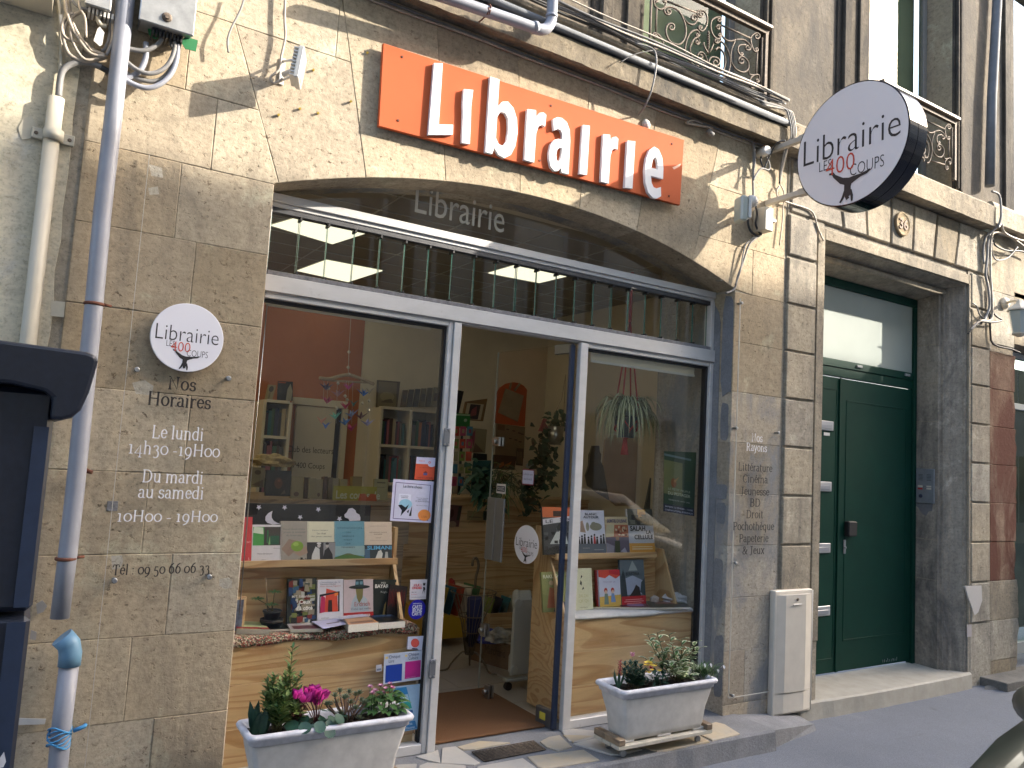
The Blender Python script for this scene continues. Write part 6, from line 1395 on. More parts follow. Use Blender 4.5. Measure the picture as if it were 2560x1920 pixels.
flat('thick book with an orange landscape cover lying on the tray', pz((1290, 1245), (1620, 1218), (1500, 1150), (1240, 1180)), 0, TZ+.005, .040, (180, 130, 90), prints=[(.05, .4, .95, .9, (196, 150, 110)), (.1, .1, .9, .35, (120, 80, 60))])
flat('book with a black and blue cover lying at the right end of the tray', pz((1625, 1225), (1915, 1205), (1760, 1130), (1520, 1145)), 0, TZ+.005, .034, (24, 28, 36), prints=[(.05, .7, .95, .98, (50, 80, 120)), (.3, .2, .7, .5, (70, 60, 50))])
flat('loose white leaflet lying across the books on the tray', pz((1010, 1290), (1310, 1232), (1200, 1172), (880, 1210)), 0, TZ+.030, .0015, (186, 186, 220), 'leaflet', 'paper', [(.3, .4, .75, .5, (60, 50, 60))], False)
flat('second white sheet tucked behind the loose leaflet', pz((1200, 1185), (1520, 1150), (1440, 1125), (1180, 1155)), 0, TZ+.046, .0015, (196, 194, 214), 'leaflet', 'paper', None, False)
# small framed picture at the left of the tray
fp = thing('framed_picture', 'small wooden frame half hidden at the left end of the tray', 'picture', (.93, .33, TZ))
a = W(c5(90), d5(1180), .34); mb = MB(); mb.obox(Vector((a.x-.055, .34, TZ+.085)), Vector((1, .2, 0)).normalized(), Vector((-.2, 1, 0)).normalized(), EZ, .16, .012, .17, 0, .002); mb.build('frame', M_PINE, fp)
mb = MB(); mb.obox(Vector((a.x-.055, .333, TZ+.085)), Vector((1, .2, 0)).normalized(), Vector((-.2, 1, 0)).normalized(), EZ, .135, .004, .145); mb.build('picture', simple('blue_grey_picture', (.10, .12, .18), .4, 0, .6, 60), fp)
# potted seedling on the tray
def leaf_mesh(mb, base, d, up_, L_, w_, mi=0, droop=.2, segs=3):
    d = d.normalized(); s = d.cross(up_); s = s.normalized() if s.length > 1e-4 else Vector((1, 0, 0)); b = len(mb.v); n = d.cross(s).normalized()
    if n.dot(up_) < 0: n = -n
    for i in range(segs+1):
        t = i/segs; ww = w_*math.sin(math.pi*(t*.86+.08))*.5 if i < segs else 0.0008; c = base+d*L_*t-Vector((0, 0, 1))*droop*L_*t*t
        mb.v += [tuple(c-s*ww+n*ww*.35), tuple(c), tuple(c+s*ww+n*ww*.35)]
    for i in range(segs):
        for k in range(2): mb.face([b+3*i+k, b+3*i+k+1, b+3*i+k+4, b+3*i+k+3], mi, True)
def foliage(name, c1, c2, rough=.5, edge=None):
    mt, N, L, B = newmat(name); c = mix(N, L, ramp(N, L, noise(N, L, pos(N, L), 28, 3), [(.35, 0.), (.65, 1.)]), c1, c2)
    c = mix(N, L, 1., c, ramp(N, L, rnd(N), [(0, .8), (1, 1.2)]), 'MULTIPLY')
    L.new(c, B.inputs['Base Color']); B.inputs['Roughness'].default_value = rough; B.inputs['Subsurface Weight'].default_value = 0.0
    return mt
F_LT = foliage('leaf_yellow_green', (.27, .34, .10), (.15, .23, .07)); F_MD = foliage('leaf_mid_green', (.045, .12, .03), (.08, .17, .045)); F_DK = foliage('leaf_dark_green', (.014, .05, .034), (.03, .085, .05))
F_GR = foliage('leaf_grey_green', (.13, .17, .10), (.20, .23, .14)); F_PU = foliage('leaf_purple', (.10, .02, .03), (.16, .05, .04)); F_CR = foliage('leaf_cream_edge', (.50, .52, .36), (.42, .46, .30))
F_MG = foliage('petal_magenta', (.50, .015, .22), (.62, .03, .33), .6); F_PK = foliage('petal_pink', (.55, .22, .36), (.65, .34, .46), .6); F_YL = foliage('petal_yellow', (.72, .52, .04), (.80, .62, .10), .6); F_RD = foliage('petal_crimson', (.30, .01, .03), (.42, .02, .05), .6)
STEM = simple('plant_stem', (.12, .11, .05), .7, 0, .3, 40)
sd = thing('potted_seedling', 'small seedling with star-shaped leaves in a black pot on the tray', 'potted plant', (1.13, .36, TZ))
pc_ = W(c5(440), d5(1170), .36); px_ = pc_.x
mb = MB(); mb.lathe((px_, .36, TZ+.004), [(.040, 0), (.052, .035), (.056, .036), (.056, .052), (.050, .052), (.042, .045)], 20); mb.build('pot', M_BLACK, sd)
MB().lathe((px_, .36, TZ+.055), [(.034, 0), (.044, .035), (.048, .037), (.046, .042), (.038, .036)], 18).build('inner_pot', simple('pot_black2', (.02, .022, .024), .5), sd)
mb = MB(); ends = []
for u, v in ((c5(285), d5(965)), (c5(435), d5(1030)), (c5(470), d5(890))):
    e = W(u, v, .35); mb.tube([Vector((px_, .36, TZ+.09)), (Vector((px_, .36, TZ+.09))+e)/2+EZ*.01, e], .002, 5); ends.append(e)
mb.build('stems', STEM, sd); mb = MB()
for e in ends:
    for k in range(9):
        a = k*.7; leaf_mesh(mb, e, Vector((math.cos(a), math.sin(a)*.8-.2, .25)), EZ, .042, .014)
mb.build('leaves', F_MD, sd, 'stuff')
MB().tube([W(c5(395), d5(1100), .37), W(c5(375), d5(725), .40)], .003, 6).build('bamboo_stake', M_PINED, sd)

# dark shop board with paper moon, stars and cloud on the upper shelf
nb_ = thing('night_sky_board', 'black cardboard panel with white paper moon, stars and cloud above the upper books', 'cardboard panel', (1.3, .56, UZ))
c3_ = lambda a, b_: (600+a/4.609, 920+b_/4.609)
A0, A1 = W(*tl(640, 640, -20, 1600), .56), W(*tl(640, 640, 745, 1615), .56); zb0 = UZ+.10
mb = MB(); mb.box(.90, A1.x, .555, .563, zb0, A1.z, 0, .001); mb.build('panel', simple('black_card', (.018, .018, .02), .8, 0, .3, 12), nb_)
def shape(name, pts, y): q = [W(u, v, y) for u, v in pts]; return MB().prism([(p.x, p.z) for p in q], (0, y, 0), (1, 0, 0), (0, 0, 1), (0, .002, 0)).build(name, P(C(214, 212, 232)), nb_)
def star(cu, cv, r): shape('paper_star', [(cu+r*(1 if k % 2 == 0 else .45)*math.sin(k*math.pi/5), cv+r*(1 if k % 2 == 0 else .45)*math.cos(k*math.pi/5)) for k in range(10)], .549)
for u, v in (c3_(218, 1605), c3_(515, 1607), c3_(903, 1630), (c5(755), d5(58)), (c5(1190), d5(75))): star(u, v, 7)
shape('paper_moon', [(c5(x), d5(y)) for x, y in ((540, 130), (450, 138), (390, 120), (368, 90), (372, 50), (400, 15), (448, -12), (438, 30), (440, 65), (465, 100), (500, 120))], .549)
shape('paper_cloud', [(c5(x), d5(y)) for x, y in ((1300, 100), (1290, 75), (1250, 60), (1243, 30), (1270, 5), (1290, -35), (1330, -45), (1365, -20), (1375, 10), (1410, 30), (1420, 60), (1420, 95))], .549)

# ---- stickers and posters on the glass (inside face)
random.seed(31)
def poster(label, pts, y, base, prints=(), texts=(), name='poster', cat='poster', th=.0012):
    q = [W(u, v, y) for u, v in pts]   # bl, br, tr, tl
    o = q[0]; t_ = thing(name, label, cat, tuple(o)); right = (q[1]-q[0]); up_ = (q[3]-q[0]); w_, h_ = right.length, up_.length
    MB().prism([(p.x, p.z) for p in q], (0, y, 0), (1, 0, 0), (0, 0, 1), (0, th, 0)).build('sheet', P(C(*base), .45), t_)
    draw(t_, Vector((o.x, y, o.z)), right.normalized(), up_.normalized(), Vector((0, -1, 0)), w_, h_, prints, texts, 'print'); return t_
cF = lambda a, b_: (900+a/4.364, 920+b_/4.364); YG = .2025
poster('white poster with a violet frame and a black bird drawing on the left window', [cF(328, 1665), cF(772, 1690), cF(815, 1240), cF(365, 1210)], YG, (205, 202, 224), [('r', .06, .05, .93, .93, (92, 70, 120)), ('r', .075, .065, .915, .915, (206, 204, 222)), ('r', .16, .42, .46, .66, (222, 222, 236)), ('e', .34, .42, .16, .12, (150, 196, 216)), ('p', [(.16, .38), (.24, .40), (.34, .34), (.42, .42), (.38, .30), (.28, .18), (.24, .12), (.26, .26)], (28, 28, 34)), ('p', [(.44, .14), (.50, .40), (.50, .14)], (28, 28, 34)), ('p', [(.38, .24), (.44, .30), (.42, .2)], (30, 30, 34)), ('e', .82, .18, .16, .14, (228, 142, 70))], [('Le livre choisi', .48, .82, .46, .07, (50, 48, 60)), ('LE CANADA', .30, .60, .18, .03, (90, 90, 130)), ('GERMAIN', .30, .56, .16, .03, (60, 60, 90)), ('Tous les samedis', .74, .58, .30, .025, (120, 120, 140)), ('DES AMIS', .74, .54, .22, .025, (120, 120, 140)), ('et leurs lectures', .74, .50, .34, .03, (70, 70, 90)), ('du livre 5 mars', .74, .40, .28, .025, (70, 70, 90)), ('LISA', .82, .12, .13, .05, (170, 90, 40))])
poster('orange and white gift card sticker above the violet framed poster', [cF(593, 1215), cF(808, 1222), cF(832, 980), cF(618, 970)], YG-.001, (208, 84, 52), [('r', 0, .70, 1, 1, (206, 202, 224)), ('e', .80, .70, .20, .12, (206, 202, 224)), ('e', .68, .78, .06, .05, (214, 90, 70)), ('e', .68, .78, .03, .025, (206, 202, 224)), ('r', .42, .20, .62, .30, (90, 90, 140)), ('p', [(.40, .30), (.64, .30), (.52, .40)], (120, 50, 40))], [('CARTE CADEAU', .52, .05, .86, .07, (110, 40, 34)), ('ABCA', .28, .80, .3, .07, (214, 110, 100)), ('la librairie', .5, .52, .6, .04, (160, 60, 44))], name='sticker', cat='sticker')
cG = lambda a, b_: (940+a/3.607, 1440+b_/3.607)
poster('white sticker with red lettering and a black running figure on the left window', [cG(303, 213), cG(460, 208), cG(470, 30), cG(310, 34)], YG, (206, 200, 204), [('p', [(.70, .25), (.76, .5), (.74, .62), (.84, .62), (.88, .5), (.84, .45), (.86, .26), (.80, .46)], (26, 24, 28)), ('e', .80, .74, .07, .05, (26, 24, 28)), ('r', .72, .79, .88, .83, (26, 24, 28))], [('CLE', .36, .68, .34, .11, (196, 50, 60), .03), ('DES', .62, .68, .12, .08, (190, 90, 100)), ('ONDES', .38, .53, .56, .12, (196, 50, 60), .03), ('90.10', .22, .33, .28, .07, (60, 60, 66)), ('bordeaux', .24, .24, .34, .04, (200, 70, 80)), ('LA RADIO QUI SE MOUILLE', .5, .09, .84, .04, (60, 60, 66))], name='sticker', cat='sticker')
ce = W(*cG(370, 302), YG); tj = thing('round_sticker', 'round royal blue sticker reading CARTE JEUNE on the left window', 'sticker', tuple(ce))
rj = (W(*cG(448, 302), YG)-ce).x; rj2 = ce.z-W(*cG(370, 390), YG).z
MB().prism([(rj*math.cos(a*math.pi/18), rj2*math.sin(a*math.pi/18)) for a in range(36)], (ce.x, YG, ce.z), (1, 0, 0), (0, 0, 1), (0, .001, 0)).build('sheet', P(C(28, 22, 150), .4), tj)
mb = MB()
for s, z, w_, h_ in (('CARTE', .12, 1.10, .34), ('JEUNE', -.24, 1.14, .34), ('CARTE', -.60, 1.10, .34), ('PARTENAIRE DE LA', .56, 1.0, .10)): text(mb, s, (ce.x, YG-.0006, ce.z+z*rj2), EXX, EZ, width=w_*rj, height=h_*rj2, bold=.025, align='c')
mb.build('print', M_WHITE, tj)
poster('small white sticker with a coral dot on the left window', [cG(275, 660), cG(415, 668), cG(428, 540), cG(283, 548)], YG, (190, 194, 214), [('e', .52, .54, .27, .36, (206, 84, 74)), ('r', 0, 0, .04, 1, (50, 40, 70)), ('p', [(.3, .02), (.75, .02), (.68, .12), (.36, .12)], (60, 46, 70))], name='sticker', cat='sticker')
poster('white payment sticker with a blue and a magenta square on the left window', [cG(65, 980), cG(405, 932), cG(418, 668), cG(75, 706)], YG-.0008, (176, 186, 204), [('r', .05, .05, .48, .62, (22, 58, 150)), ('r', .56, .09, .98, .66, (172, 34, 124)), ('r', .03, .84, .10, .91, (214, 190, 120)), ('r', .55, .83, .61, .90, (214, 190, 120))], [('Chèque', .27, .84, .30, .10, (66, 74, 100)), ('Lire', .19, .70, .14, .10, (66, 74, 100)), ('Chèque', .78, .84, .28, .10, (66, 74, 100)), ('Culture', .77, .72, .26, .10, (66, 74, 100)), ('cheque-culture.fr', .72, .12, .26, .03, (220, 150, 200))], name='sticker', cat='sticker')
poster('tiny grey label beside the payment sticker', [cG(0, 866), cG(50, 858), cG(52, 798), cG(2, 804)], YG, (176, 178, 190), [('r', .1, .15, .9, .45, (110, 120, 140))], name='sticker', cat='sticker')
poster('blue-green bank card sticker above the word VISA behind the flowers', [cG(255, 1402), cG(378, 1380), cG(398, 972), cG(150, 1000)], YG, (150, 180, 206), [('r', .02, .48, .96, .96, (40, 120, 176)), ('r', .02, .48, .96, .62, (44, 150, 140)), ('r', .02, .62, .96, .75, (60, 156, 190)), ('p', [(.15, .62), (.9, .64), (.92, .80), (.2, .80)], (150, 180, 206)), ('r', .0, .38, .96, .44, (30, 86, 150)), ('r', .0, .22, .96, .37, (120, 160, 190)), ('r', .0, .02, .96, .20, (36, 110, 164))], [('CB', .5, .64, .5, .14, (176, 206, 222), .03), ('VISA', .60, .26, .56, .09, (40, 70, 130), .03), ('VISA', .55, .12, .3, .05, (190, 210, 226)), ('Electron', .5, .04, .6, .05, (190, 210, 226))], name='sticker', cat='sticker')
# round logo on the glass door
po = dpt(*tl(1280, 1280, 98, 210)); R_d = .118; ps = thing('door_logo', 'round white logo disc stuck on the open glass door', 'sticker', tuple(po))
rg = -dd; nrm = rg.cross(EZ)
mb = MB(); pts = [(R_d*math.cos(a*math.pi/24), R_d*math.sin(a*math.pi/24)) for a in range(48)]; mb.prism(pts, po+nrm*.006, rg, EZ, -nrm*.001); mb.build('disc', MATS['disc_white'], ps)
logo(ps, po+nrm*.0066, rg, EZ, R_d)
q = dpt(*(1120+840/4.147, 900+1215/4.147)); t_ = thing('small_notice', 'small pale notice with a dark red border hanging inside the glass door', 'notice', tuple(q))
mb = MB(); mb.obox(q+nrm*.007, rg, nrm, EZ, .115, .001, .10); mb.build('border', P(C(110, 30, 50)), t_); mb = MB(); mb.obox(q+nrm*.0078, rg, nrm, EZ, .105, .001, .085); mb.build('paper', P(C(186, 188, 212)), t_)
mb = MB(); text(mb, 'La librairie ouvre', q+nrm*.0086+EZ*.012, rg, EZ, width=.09, height=.014, align='c'); text(mb, 'tous les mardis', q+nrm*.0086-EZ*.018, rg, EZ, width=.08, height=.014, align='c'); mb.build('print', P(C(90, 90, 130)), t_)

# ---- right window: pine display, comics, blind, plant, poster
dv = thing('window_display', 'pine window display unit with a white cloth behind the right window', 'display unit', (3.3, .3, .05))
TR = .625
plank_stack(dv, 2.88, 3.885, .246, .266, .02, TR-.012, 3, 'front_board')
MB().box(2.88, 3.885, .267, .66, TR-.03, TR-.013, 0, .002).build('tray', M_PINE, dv)
URZ = W(1510, 1384, .44).z
plank_stack(dv, 2.88, 3.80, .52, .537, TR-.01, URZ+.03, 2, 'back_board')
MB().box(2.88, 3.72, .435, .519, URZ-.022, URZ-.006, 0, .001).build('ledge', M_PINE, dv); MB().box(2.88, 3.72, .420, .4345, URZ-.030, URZ+.006, 0, .0015).build('ledge_lip', M_PINE, dv)
yS = .645
for k in range(3): MB().box(2.866, 2.8795, .267, yS, .02+k*.20+.0008, .02+(k+1)*.20-.0008, 0, .0015).build('side_board', M_PINE, dv)
pr = [(.28, .621), (yS, .621), (yS, URZ+.16), (.56, URZ+.16), (.50, URZ+.02)]
MB().prism(pr, (2.8665, 0, 0), (0, 1, 0), (0, 0, 1), (.0135, 0, 0)).build('side_cheek', M_PINEV, dv)
MB().prism([(.30, TR-.008), (.54, TR-.008), (.54, URZ+.02), (.46, URZ+.02)], (3.80, 0, 0), (0, 1, 0), (0, 0, 1), (.016, 0, 0)).build('side_cheek', M_PINEV, dv)
cloth(2.885, 3.885, .50, .243, TR+.001, .022, simple('white_cloth', (.60, .60, .64), .85, 0, .1, 30), 'white_cloth', 'white cloth folded over the front of the right window tray', .006, 60, 16)
c6 = lambda x: 1340+x/5.183; d6 = lambda y: 1240+y/5.183
bq = lambda label, x0, x1, yb, yt, y, cov, pr=(), tx=(), **k: book(label, c6(x0), c6(x1), d6(yb), d6(yt), y, C(*cov), pr, tx, **k)
Yv = .438
bq('large comic titled LE SO with an orange top and a grey seated woman', 105, 500, 770, 145, Yv, (70, 72, 74), [('r', 0, .78, 1, 1, (204, 106, 62)), ('r', .35, .80, .8, .92, (70, 46, 40)), ('p', [(0, .62), (1, .72), (1, .82), (0, .74)], (214, 212, 220)), ('p', [(.2, .22), (.5, .55), (.7, .55), (.8, .22)], (190, 196, 194)), ('e', .58, .60, .09, .06, (40, 40, 42)), ('p', [(0, 0), (1, 0), (1, .16), (.4, .18), (0, .1)], (34, 34, 38))] + speckle(24, [(50, 52, 54), (96, 98, 100), (30, 30, 32)], (0, 0, 1, .6), (.05, .12), 2), [('LE', .20, .66, .24, .07, (24, 28, 50)), ('SOIR', .72, .70, .34, .07, (24, 28, 50))], z=URZ, lean=10)
bq('white comic titled BLANC AUTOUR with black silhouettes', 552, 912, 750, 185, Yv, (208, 208, 222), [('r', 0, 0, 1, .23, (98, 104, 114)), ('p', [(.10, .50), (.30, .48), (.20, .76), (.13, .74)], (164, 138, 122)), ('e', .37, .62, .06, .10, (150, 146, 130)), ('e', .67, .62, .22, .09, (138, 134, 116)), ('e', .60, .67, .10, .06, (138, 134, 116))]+[('p', [(x, .23), (x+.09, .23), (x+.075, .34+.03*(k % 3)), (x+.02, .34+.03*(k % 3))], (34, 32, 38) if k != 5 else (176, 52, 50)) for k, x in enumerate((.0, .10, .2, .33, .44, .55, .64, .78, .88))]+[('e', x+.045, .37+.03*(k % 3), .035, .025, (28, 26, 32)) for k, x in enumerate((.0, .10, .2, .33, .44, .55, .64, .78, .88))]+[('r', .15, .13, .4, .135, (200, 200, 205)), ('r', .55, .09, .9, .095, (200, 200, 205))], [('BLANC', .5, .885, .42, .05, (34, 32, 44), .02), ('AUTOUR', .5, .815, .56, .05, (34, 32, 44), .02)], z=URZ, lean=10)
bq('cream and rust comic titled SORTIE D’USINE', 917, 1215, 742, 270, Yv, (206, 186, 150), [('r', .02, .44, 1, .78, (178, 104, 74)), ('p', [(.0, .44), (.35, .46), (.4, .78), (.05, .78)], (196, 184, 150)), ('r', 0, 0, 1, .44, (96, 86, 104)), ('p', [(.0, .0), (.3, .0), (.35, .2), (.0, .3)], (140, 136, 150)), ('p', [(.36, .0), (.58, .0), (.60, .34), (.38, .34)], (52, 62, 36)), ('e', .50, .41, .08, .06, (160, 120, 90)), ('p', [(.6, .05), (.9, .0), (.8, .16)], (170, 165, 180))]+speckle(22, [(190, 150, 120), (120, 60, 44), (210, 190, 160)], (.4, .46, 1, .78), (.04, .10), 9), [('SORTIE D’USINE', .5, .84, .86, .09, (70, 60, 110), .02)], z=URZ, lean=10)
bq('book titled LA CELLULE with a yellow band at its foot', 1218, 1545, 740, 168, Yv, (204, 204, 212), [('r', 0, 0, 1, .22, (222, 160, 72)), ('p', [(0, .62), (1, .62), (1, 1), (0, 1)], (106, 104, 92)), ('r', .40, .80, .72, .99, (216, 156, 66)), ('e', .55, .88, .12, .05, (196, 130, 52)), ('r', .1, .08, .9, .10, (236, 214, 180)), ('r', .1, .13, .9, .145, (236, 214, 180))]+speckle(20, [(130, 128, 114), (80, 80, 72), (60, 62, 60)], (0, .62, 1, .9), (.08, .2), 12), [('SALAH', .35, .50, .6, .11, (34, 36, 40), .03), ('LA', .78, .43, .2, .08, (34, 36, 40), .03), ('CELLULE', .57, .31, .74, .10, (34, 36, 40), .03)], z=URZ, lean=10)
Yw = .385; WZr = TR+.006
bq('olive green comic titled RAKUGO seen through the glass door', 105, 420, 1400, 980, Yw, (134, 138, 88), [('p', [(.15, .1), (.7, .1), (.6, .55), (.3, .62)], (160, 96, 70)), ('e', .38, .72, .09, .06, (190, 160, 130)), ('p', [(.4, .0), (1, .0), (1, .2), (.6, .3)], (70, 68, 84))], [('RAKUGO', .42, .84, .72, .09, (216, 216, 200), .01)], z=WZr)
bq('plain cream book with small brush calligraphy', 500, 748, 1365, 935, Yw, (218, 216, 186), [('p', [(.35, .62), (.40, .72), (.46, .66), (.44, .58)], (40, 40, 38)), ('p', [(.40, .74), (.44, .84), (.50, .80)], (40, 40, 38)), ('p', [(.44, .48), (.52, .56), (.56, .5)], (40, 40, 38))], [('ZAI ZAI', .5, .30, .50, .07, (196, 192, 140)), ('QI QI', .5, .18, .50, .07, (196, 192, 140)), ('Lambert', .5, .05, .4, .025, (80, 78, 60))], z=WZr, lean=9)
bq('white children’s comic with a red top and two red-haired kids', 835, 1112, 1355, 955, Yw, (204, 206, 226), [('p', [(0, .82), (.3, .78), (.5, .86), (.8, .76), (1, .84), (1, 1), (0, 1)], (206, 78, 60)), ('p', [(.5, .9), (1, .84), (1, 1), (.5, 1)], (186, 40, 52)), ('p', [(0, 0), (1, 0), (1, .34), (0, .30)], (214, 176, 92)), ('e', .30, .46, .08, .07, (186, 60, 50)), ('e', .62, .46, .08, .07, (186, 60, 50)), ('e', .30, .42, .06, .05, (222, 190, 166)), ('e', .62, .42, .06, .05, (222, 190, 166)), ('p', [(.2, .1), (.42, .1), (.38, .38), (.24, .38)], (120, 140, 130)), ('p', [(.52, .15), (.74, .15), (.68, .38), (.56, .38)], (120, 150, 200))], [('TOUT EST LÀ', .48, .66, .56, .05, (150, 130, 170))], z=WZr, lean=9)
bq('dark red book spine showing left of the children’s comic', 800, 850, 1362, 958, Yw+.012, (150, 44, 40), z=WZr, lean=9)
bq('slate grey comic titled BEREZINA with a red band', 1120, 1432, 1345, 822, Yw, (94, 106, 116), [('p', [(.2, .25), (.85, .25), (.9, .55), (.5, .66), (.2, .6)], (160, 168, 190)), ('p', [(0, .2), (.25, .2), (.2, .6), (.12, .8), (.02, .62)], (46, 58, 66)), ('p', [(1, .2), (.78, .3), (.84, .5), (1, .6)], (60, 72, 78)), ('p', [(.32, .22), (.8, .22), (.76, .40), (.62, .46), (.5, .34)], (44, 34, 36)), ('p', [(.34, .76), (.72, .76), (.66, .84), (.52, .98), (.40, .84)], (150, 160, 160)), ('r', 0, 0, 1, .22, (182, 34, 44)), ('r', .15, .14, .85, .155, (226, 160, 160)), ('r', .1, .10, .9, .115, (226, 160, 160)), ('r', .2, .06, .8, .075, (226, 160, 160))], [('BEREZINA', .5, .66, .56, .07, (40, 54, 66), .02)], z=WZr, lean=9)
d6z = lambda *l: [(c6(a), d6(b_)) for a, b_ in l]
flat('glossy yellow and brown comic lying at the left of the right window tray', d6z((500, 1440), (1100, 1440), (1040, 1370), (490, 1372)), 0, TR+.008, .010, (150, 128, 60), prints=[(.0, .1, .35, .9, (92, 70, 66)), (.4, .2, .6, .9, (176, 150, 60)), (.65, .3, .9, .8, (120, 110, 70))])
flat('dark comic with a pale violet cloud lying in the middle of the right tray', d6z((1100, 1440), (1480, 1445), (1400, 1365), (1060, 1362)), 0, TR+.008, .012, (66, 40, 50), prints=[(.25, .2, .85, .8, (130, 130, 176)), (.0, .3, .2, .9, (60, 30, 40))])
flat('dark green landscape comic lying at the right end of the right tray', d6z((1480, 1445), (2000, 1440), (1900, 1360), (1420, 1360)), 0, TR+.008, .014, (52, 62, 50), prints=[(.2, .5, .8, .9, (130, 90, 80)), (.5, .1, .95, .4, (34, 44, 50))])
# crumpled tissue heap and small packet
def lump(name, label, cat, c, r, mat, seed, sq=(1, 1, 1), n=3):
    me = bpy.data.meshes.new(name); import bmesh
    bm_ = bmesh.new(); bmesh.ops.create_icosphere(bm_, subdivisions=n, radius=1); rr = random.Random(seed)
    ph = [rr.uniform(0, 6) for _ in range(6)]
    for v_ in bm_.verts:
        k = 1+.16*math.sin(5*v_.co.x+ph[0])*math.sin(6*v_.co.y+ph[1])+.12*math.sin(9*v_.co.z+ph[2]+4*v_.co.x)+rr.uniform(-.05, .05); v_.co *= k*r; v_.co.x *= sq[0]; v_.co.y *= sq[1]; v_.co.z = max(v_.co.z*sq[2], -.02)
    bm_.to_mesh(me); bm_.free(); me.materials.append(mat); o = bpy.data.objects.new(name, me); COL.objects.link(o); o.location = c; tag(o, label, cat); return o
a = W(c6(1790), d6(1330), .40); lump('tissue_heap', 'crumpled white cloth heap at the right end of the right window tray', 'cloth', (a.x, .40, TR+.03), .075, MATS['white_cloth'], 3, (1.25, .9, .72))
a = W(c6(1540), d6(1270), .42); lump('small_packet', 'small crumpled paper packet right of the slate grey comic', 'packet', (a.x, .42, TR+.03), .042, simple('packet_paper', (.42, .36, .34), .7, 0, .3, 60), 8, (1.0, .6, .8), 2)
# roller blinds
rb = thing('roller_blind', 'cream roller blind pulled a little way down at the top of the right window', 'blind', (3.4, .24, 2.2))
q0, q1 = W(1476, 899, .24), W(1735, 937, .24)
mb = MB(); mb.box(q0.x, q1.x, .239, .241, q0.z, 2.27); mb.build('fabric', simple('cream_blind', (.70, .64, .50), .8), rb); mb = MB(); mb.box(q0.x-.002, q1.x+.002, .232, .246, q0.z-.016, q0.z-.0005, 0, .003); mb.build('bottom_bar', M_WHITEP, rb)
rb2 = thing('roller_blind', 'fully raised roller blind along the top of the left window', 'blind', (1.4, .30, 2.25))
MB().box(.95, 1.86, .285, .315, 2.232, 2.262, 0, .008).build('roller', MATS['cream_blind'], rb2)
MB().tube([(.945, .25, 2.23), (.94, .25, 1.45), (.943, .25, .75)], .003, 5).build('bead_chain', M_STEEL, rb2)
# green cinema poster
YP = .30
poster('green cinema poster titled LE PETIT PEUPLE DU POTAGER inside the right window', [(1440+862/3.95, 860+1650/3.95), (1440+1165/3.95, 860+1700/3.95), (1440+1188/3.95, 860+1070/3.95), (1440+870/3.95, 860+1058/3.95)], .222, (34, 58, 40), [('r', .0, .30, .60, .86, (96, 100, 62)), ('e', .32, .50, .09, .08, (120, 72, 34)), ('p', [(.32, .54), (.5, .62), (.36, .5)], (150, 110, 60)), ('r', .0, .0, 1, .13, (24, 28, 50)), ('r', 0, .93, .88, .965, (90, 110, 116))], [('LE PETIT PEUPLE', .5, .375, .72, .035, (150, 160, 140)), ('DU POTAGER', .5, .295, .72, .05, (180, 188, 170)), ('TERRE FILMS  ARTE  2022', .5, .20, .7, .02, (170, 176, 170)), ('SAMEDI 12 FÉVRIER - 11H00', .5, .075, .9, .035, (190, 194, 214)), ('CINÉMA UTOPIA, BORDEAUX', .5, .02, .9, .035, (190, 194, 214))])
# hanging spider plant
sp = thing('spider_plant', 'variegated spider plant in a dark pot hung on red cords in the right window', 'hanging plant', (3.35, .62, 1.6))
cH = lambda a, b_: (1440+a/3.95, 860+b_/3.95); YH = .62
pc = W(*cH(490, 820), YH); ptop = W(*cH(490, 720), YH); pr_ = (W(*cH(590, 730), YH)-W(*cH(400, 730), YH)).x/2
zt_, zb_ = W(*cH(490, 715), YH).z, W(*cH(490, 925), YH).z
MB().lathe((pc.x, YH, zb_), [(pr_*.7, 0), (pr_*.95, (zt_-zb_)*.9), (pr_*1.02, (zt_-zb_)*.92), (pr_*1.02, zt_-zb_), (pr_*.9, zt_-zb_), (pr_*.85, (zt_-zb_)*.9)], 22).build('pot', simple('slate_pot', (.035, .04, .04), .5), sp)
RC = simple('red_cord', (.40, .035, .03), .8); apex = Vector((pc.x, YH, 2.92)); mb = MB()
for k in range(4):
    a = k*math.pi/2+.5; e = Vector((pc.x+pr_*1.06*math.cos(a), YH+pr_*1.06*math.sin(a), zt_)); mb.tube([apex-EZ*.35, e], .006, 6)
    e2 = Vector((pc.x+pr_*.98*math.cos(a+.78), YH+pr_*.98*math.sin(a+.78), (zt_+zb_)/2)); mb.tube([e, e2-EZ*.02, Vector((pc.x, YH, zb_-.015))], .005, 6); e3 = Vector((pc.x+pr_*1.0*math.cos(a+1.57), YH+pr_*1.0*math.sin(a+1.57), zt_-.02)); mb.tube([e3, e2-EZ*.02], .005, 6)
mb.tube([apex, apex-EZ*.36], .011, 6); mb.tube([Vector((pc.x, YH, zb_)), Vector((pc.x, YH, zb_-.12))], [.012, .028], 8); mb.build('macrame_cords', RC, sp)
random.seed(41); mats = [foliage('spider_leaf_green', (.13, .19, .08), (.22, .27, .14)), foliage('spider_leaf_cream', (.60, .62, .42), (.68, .68, .50))]; mb = MB()
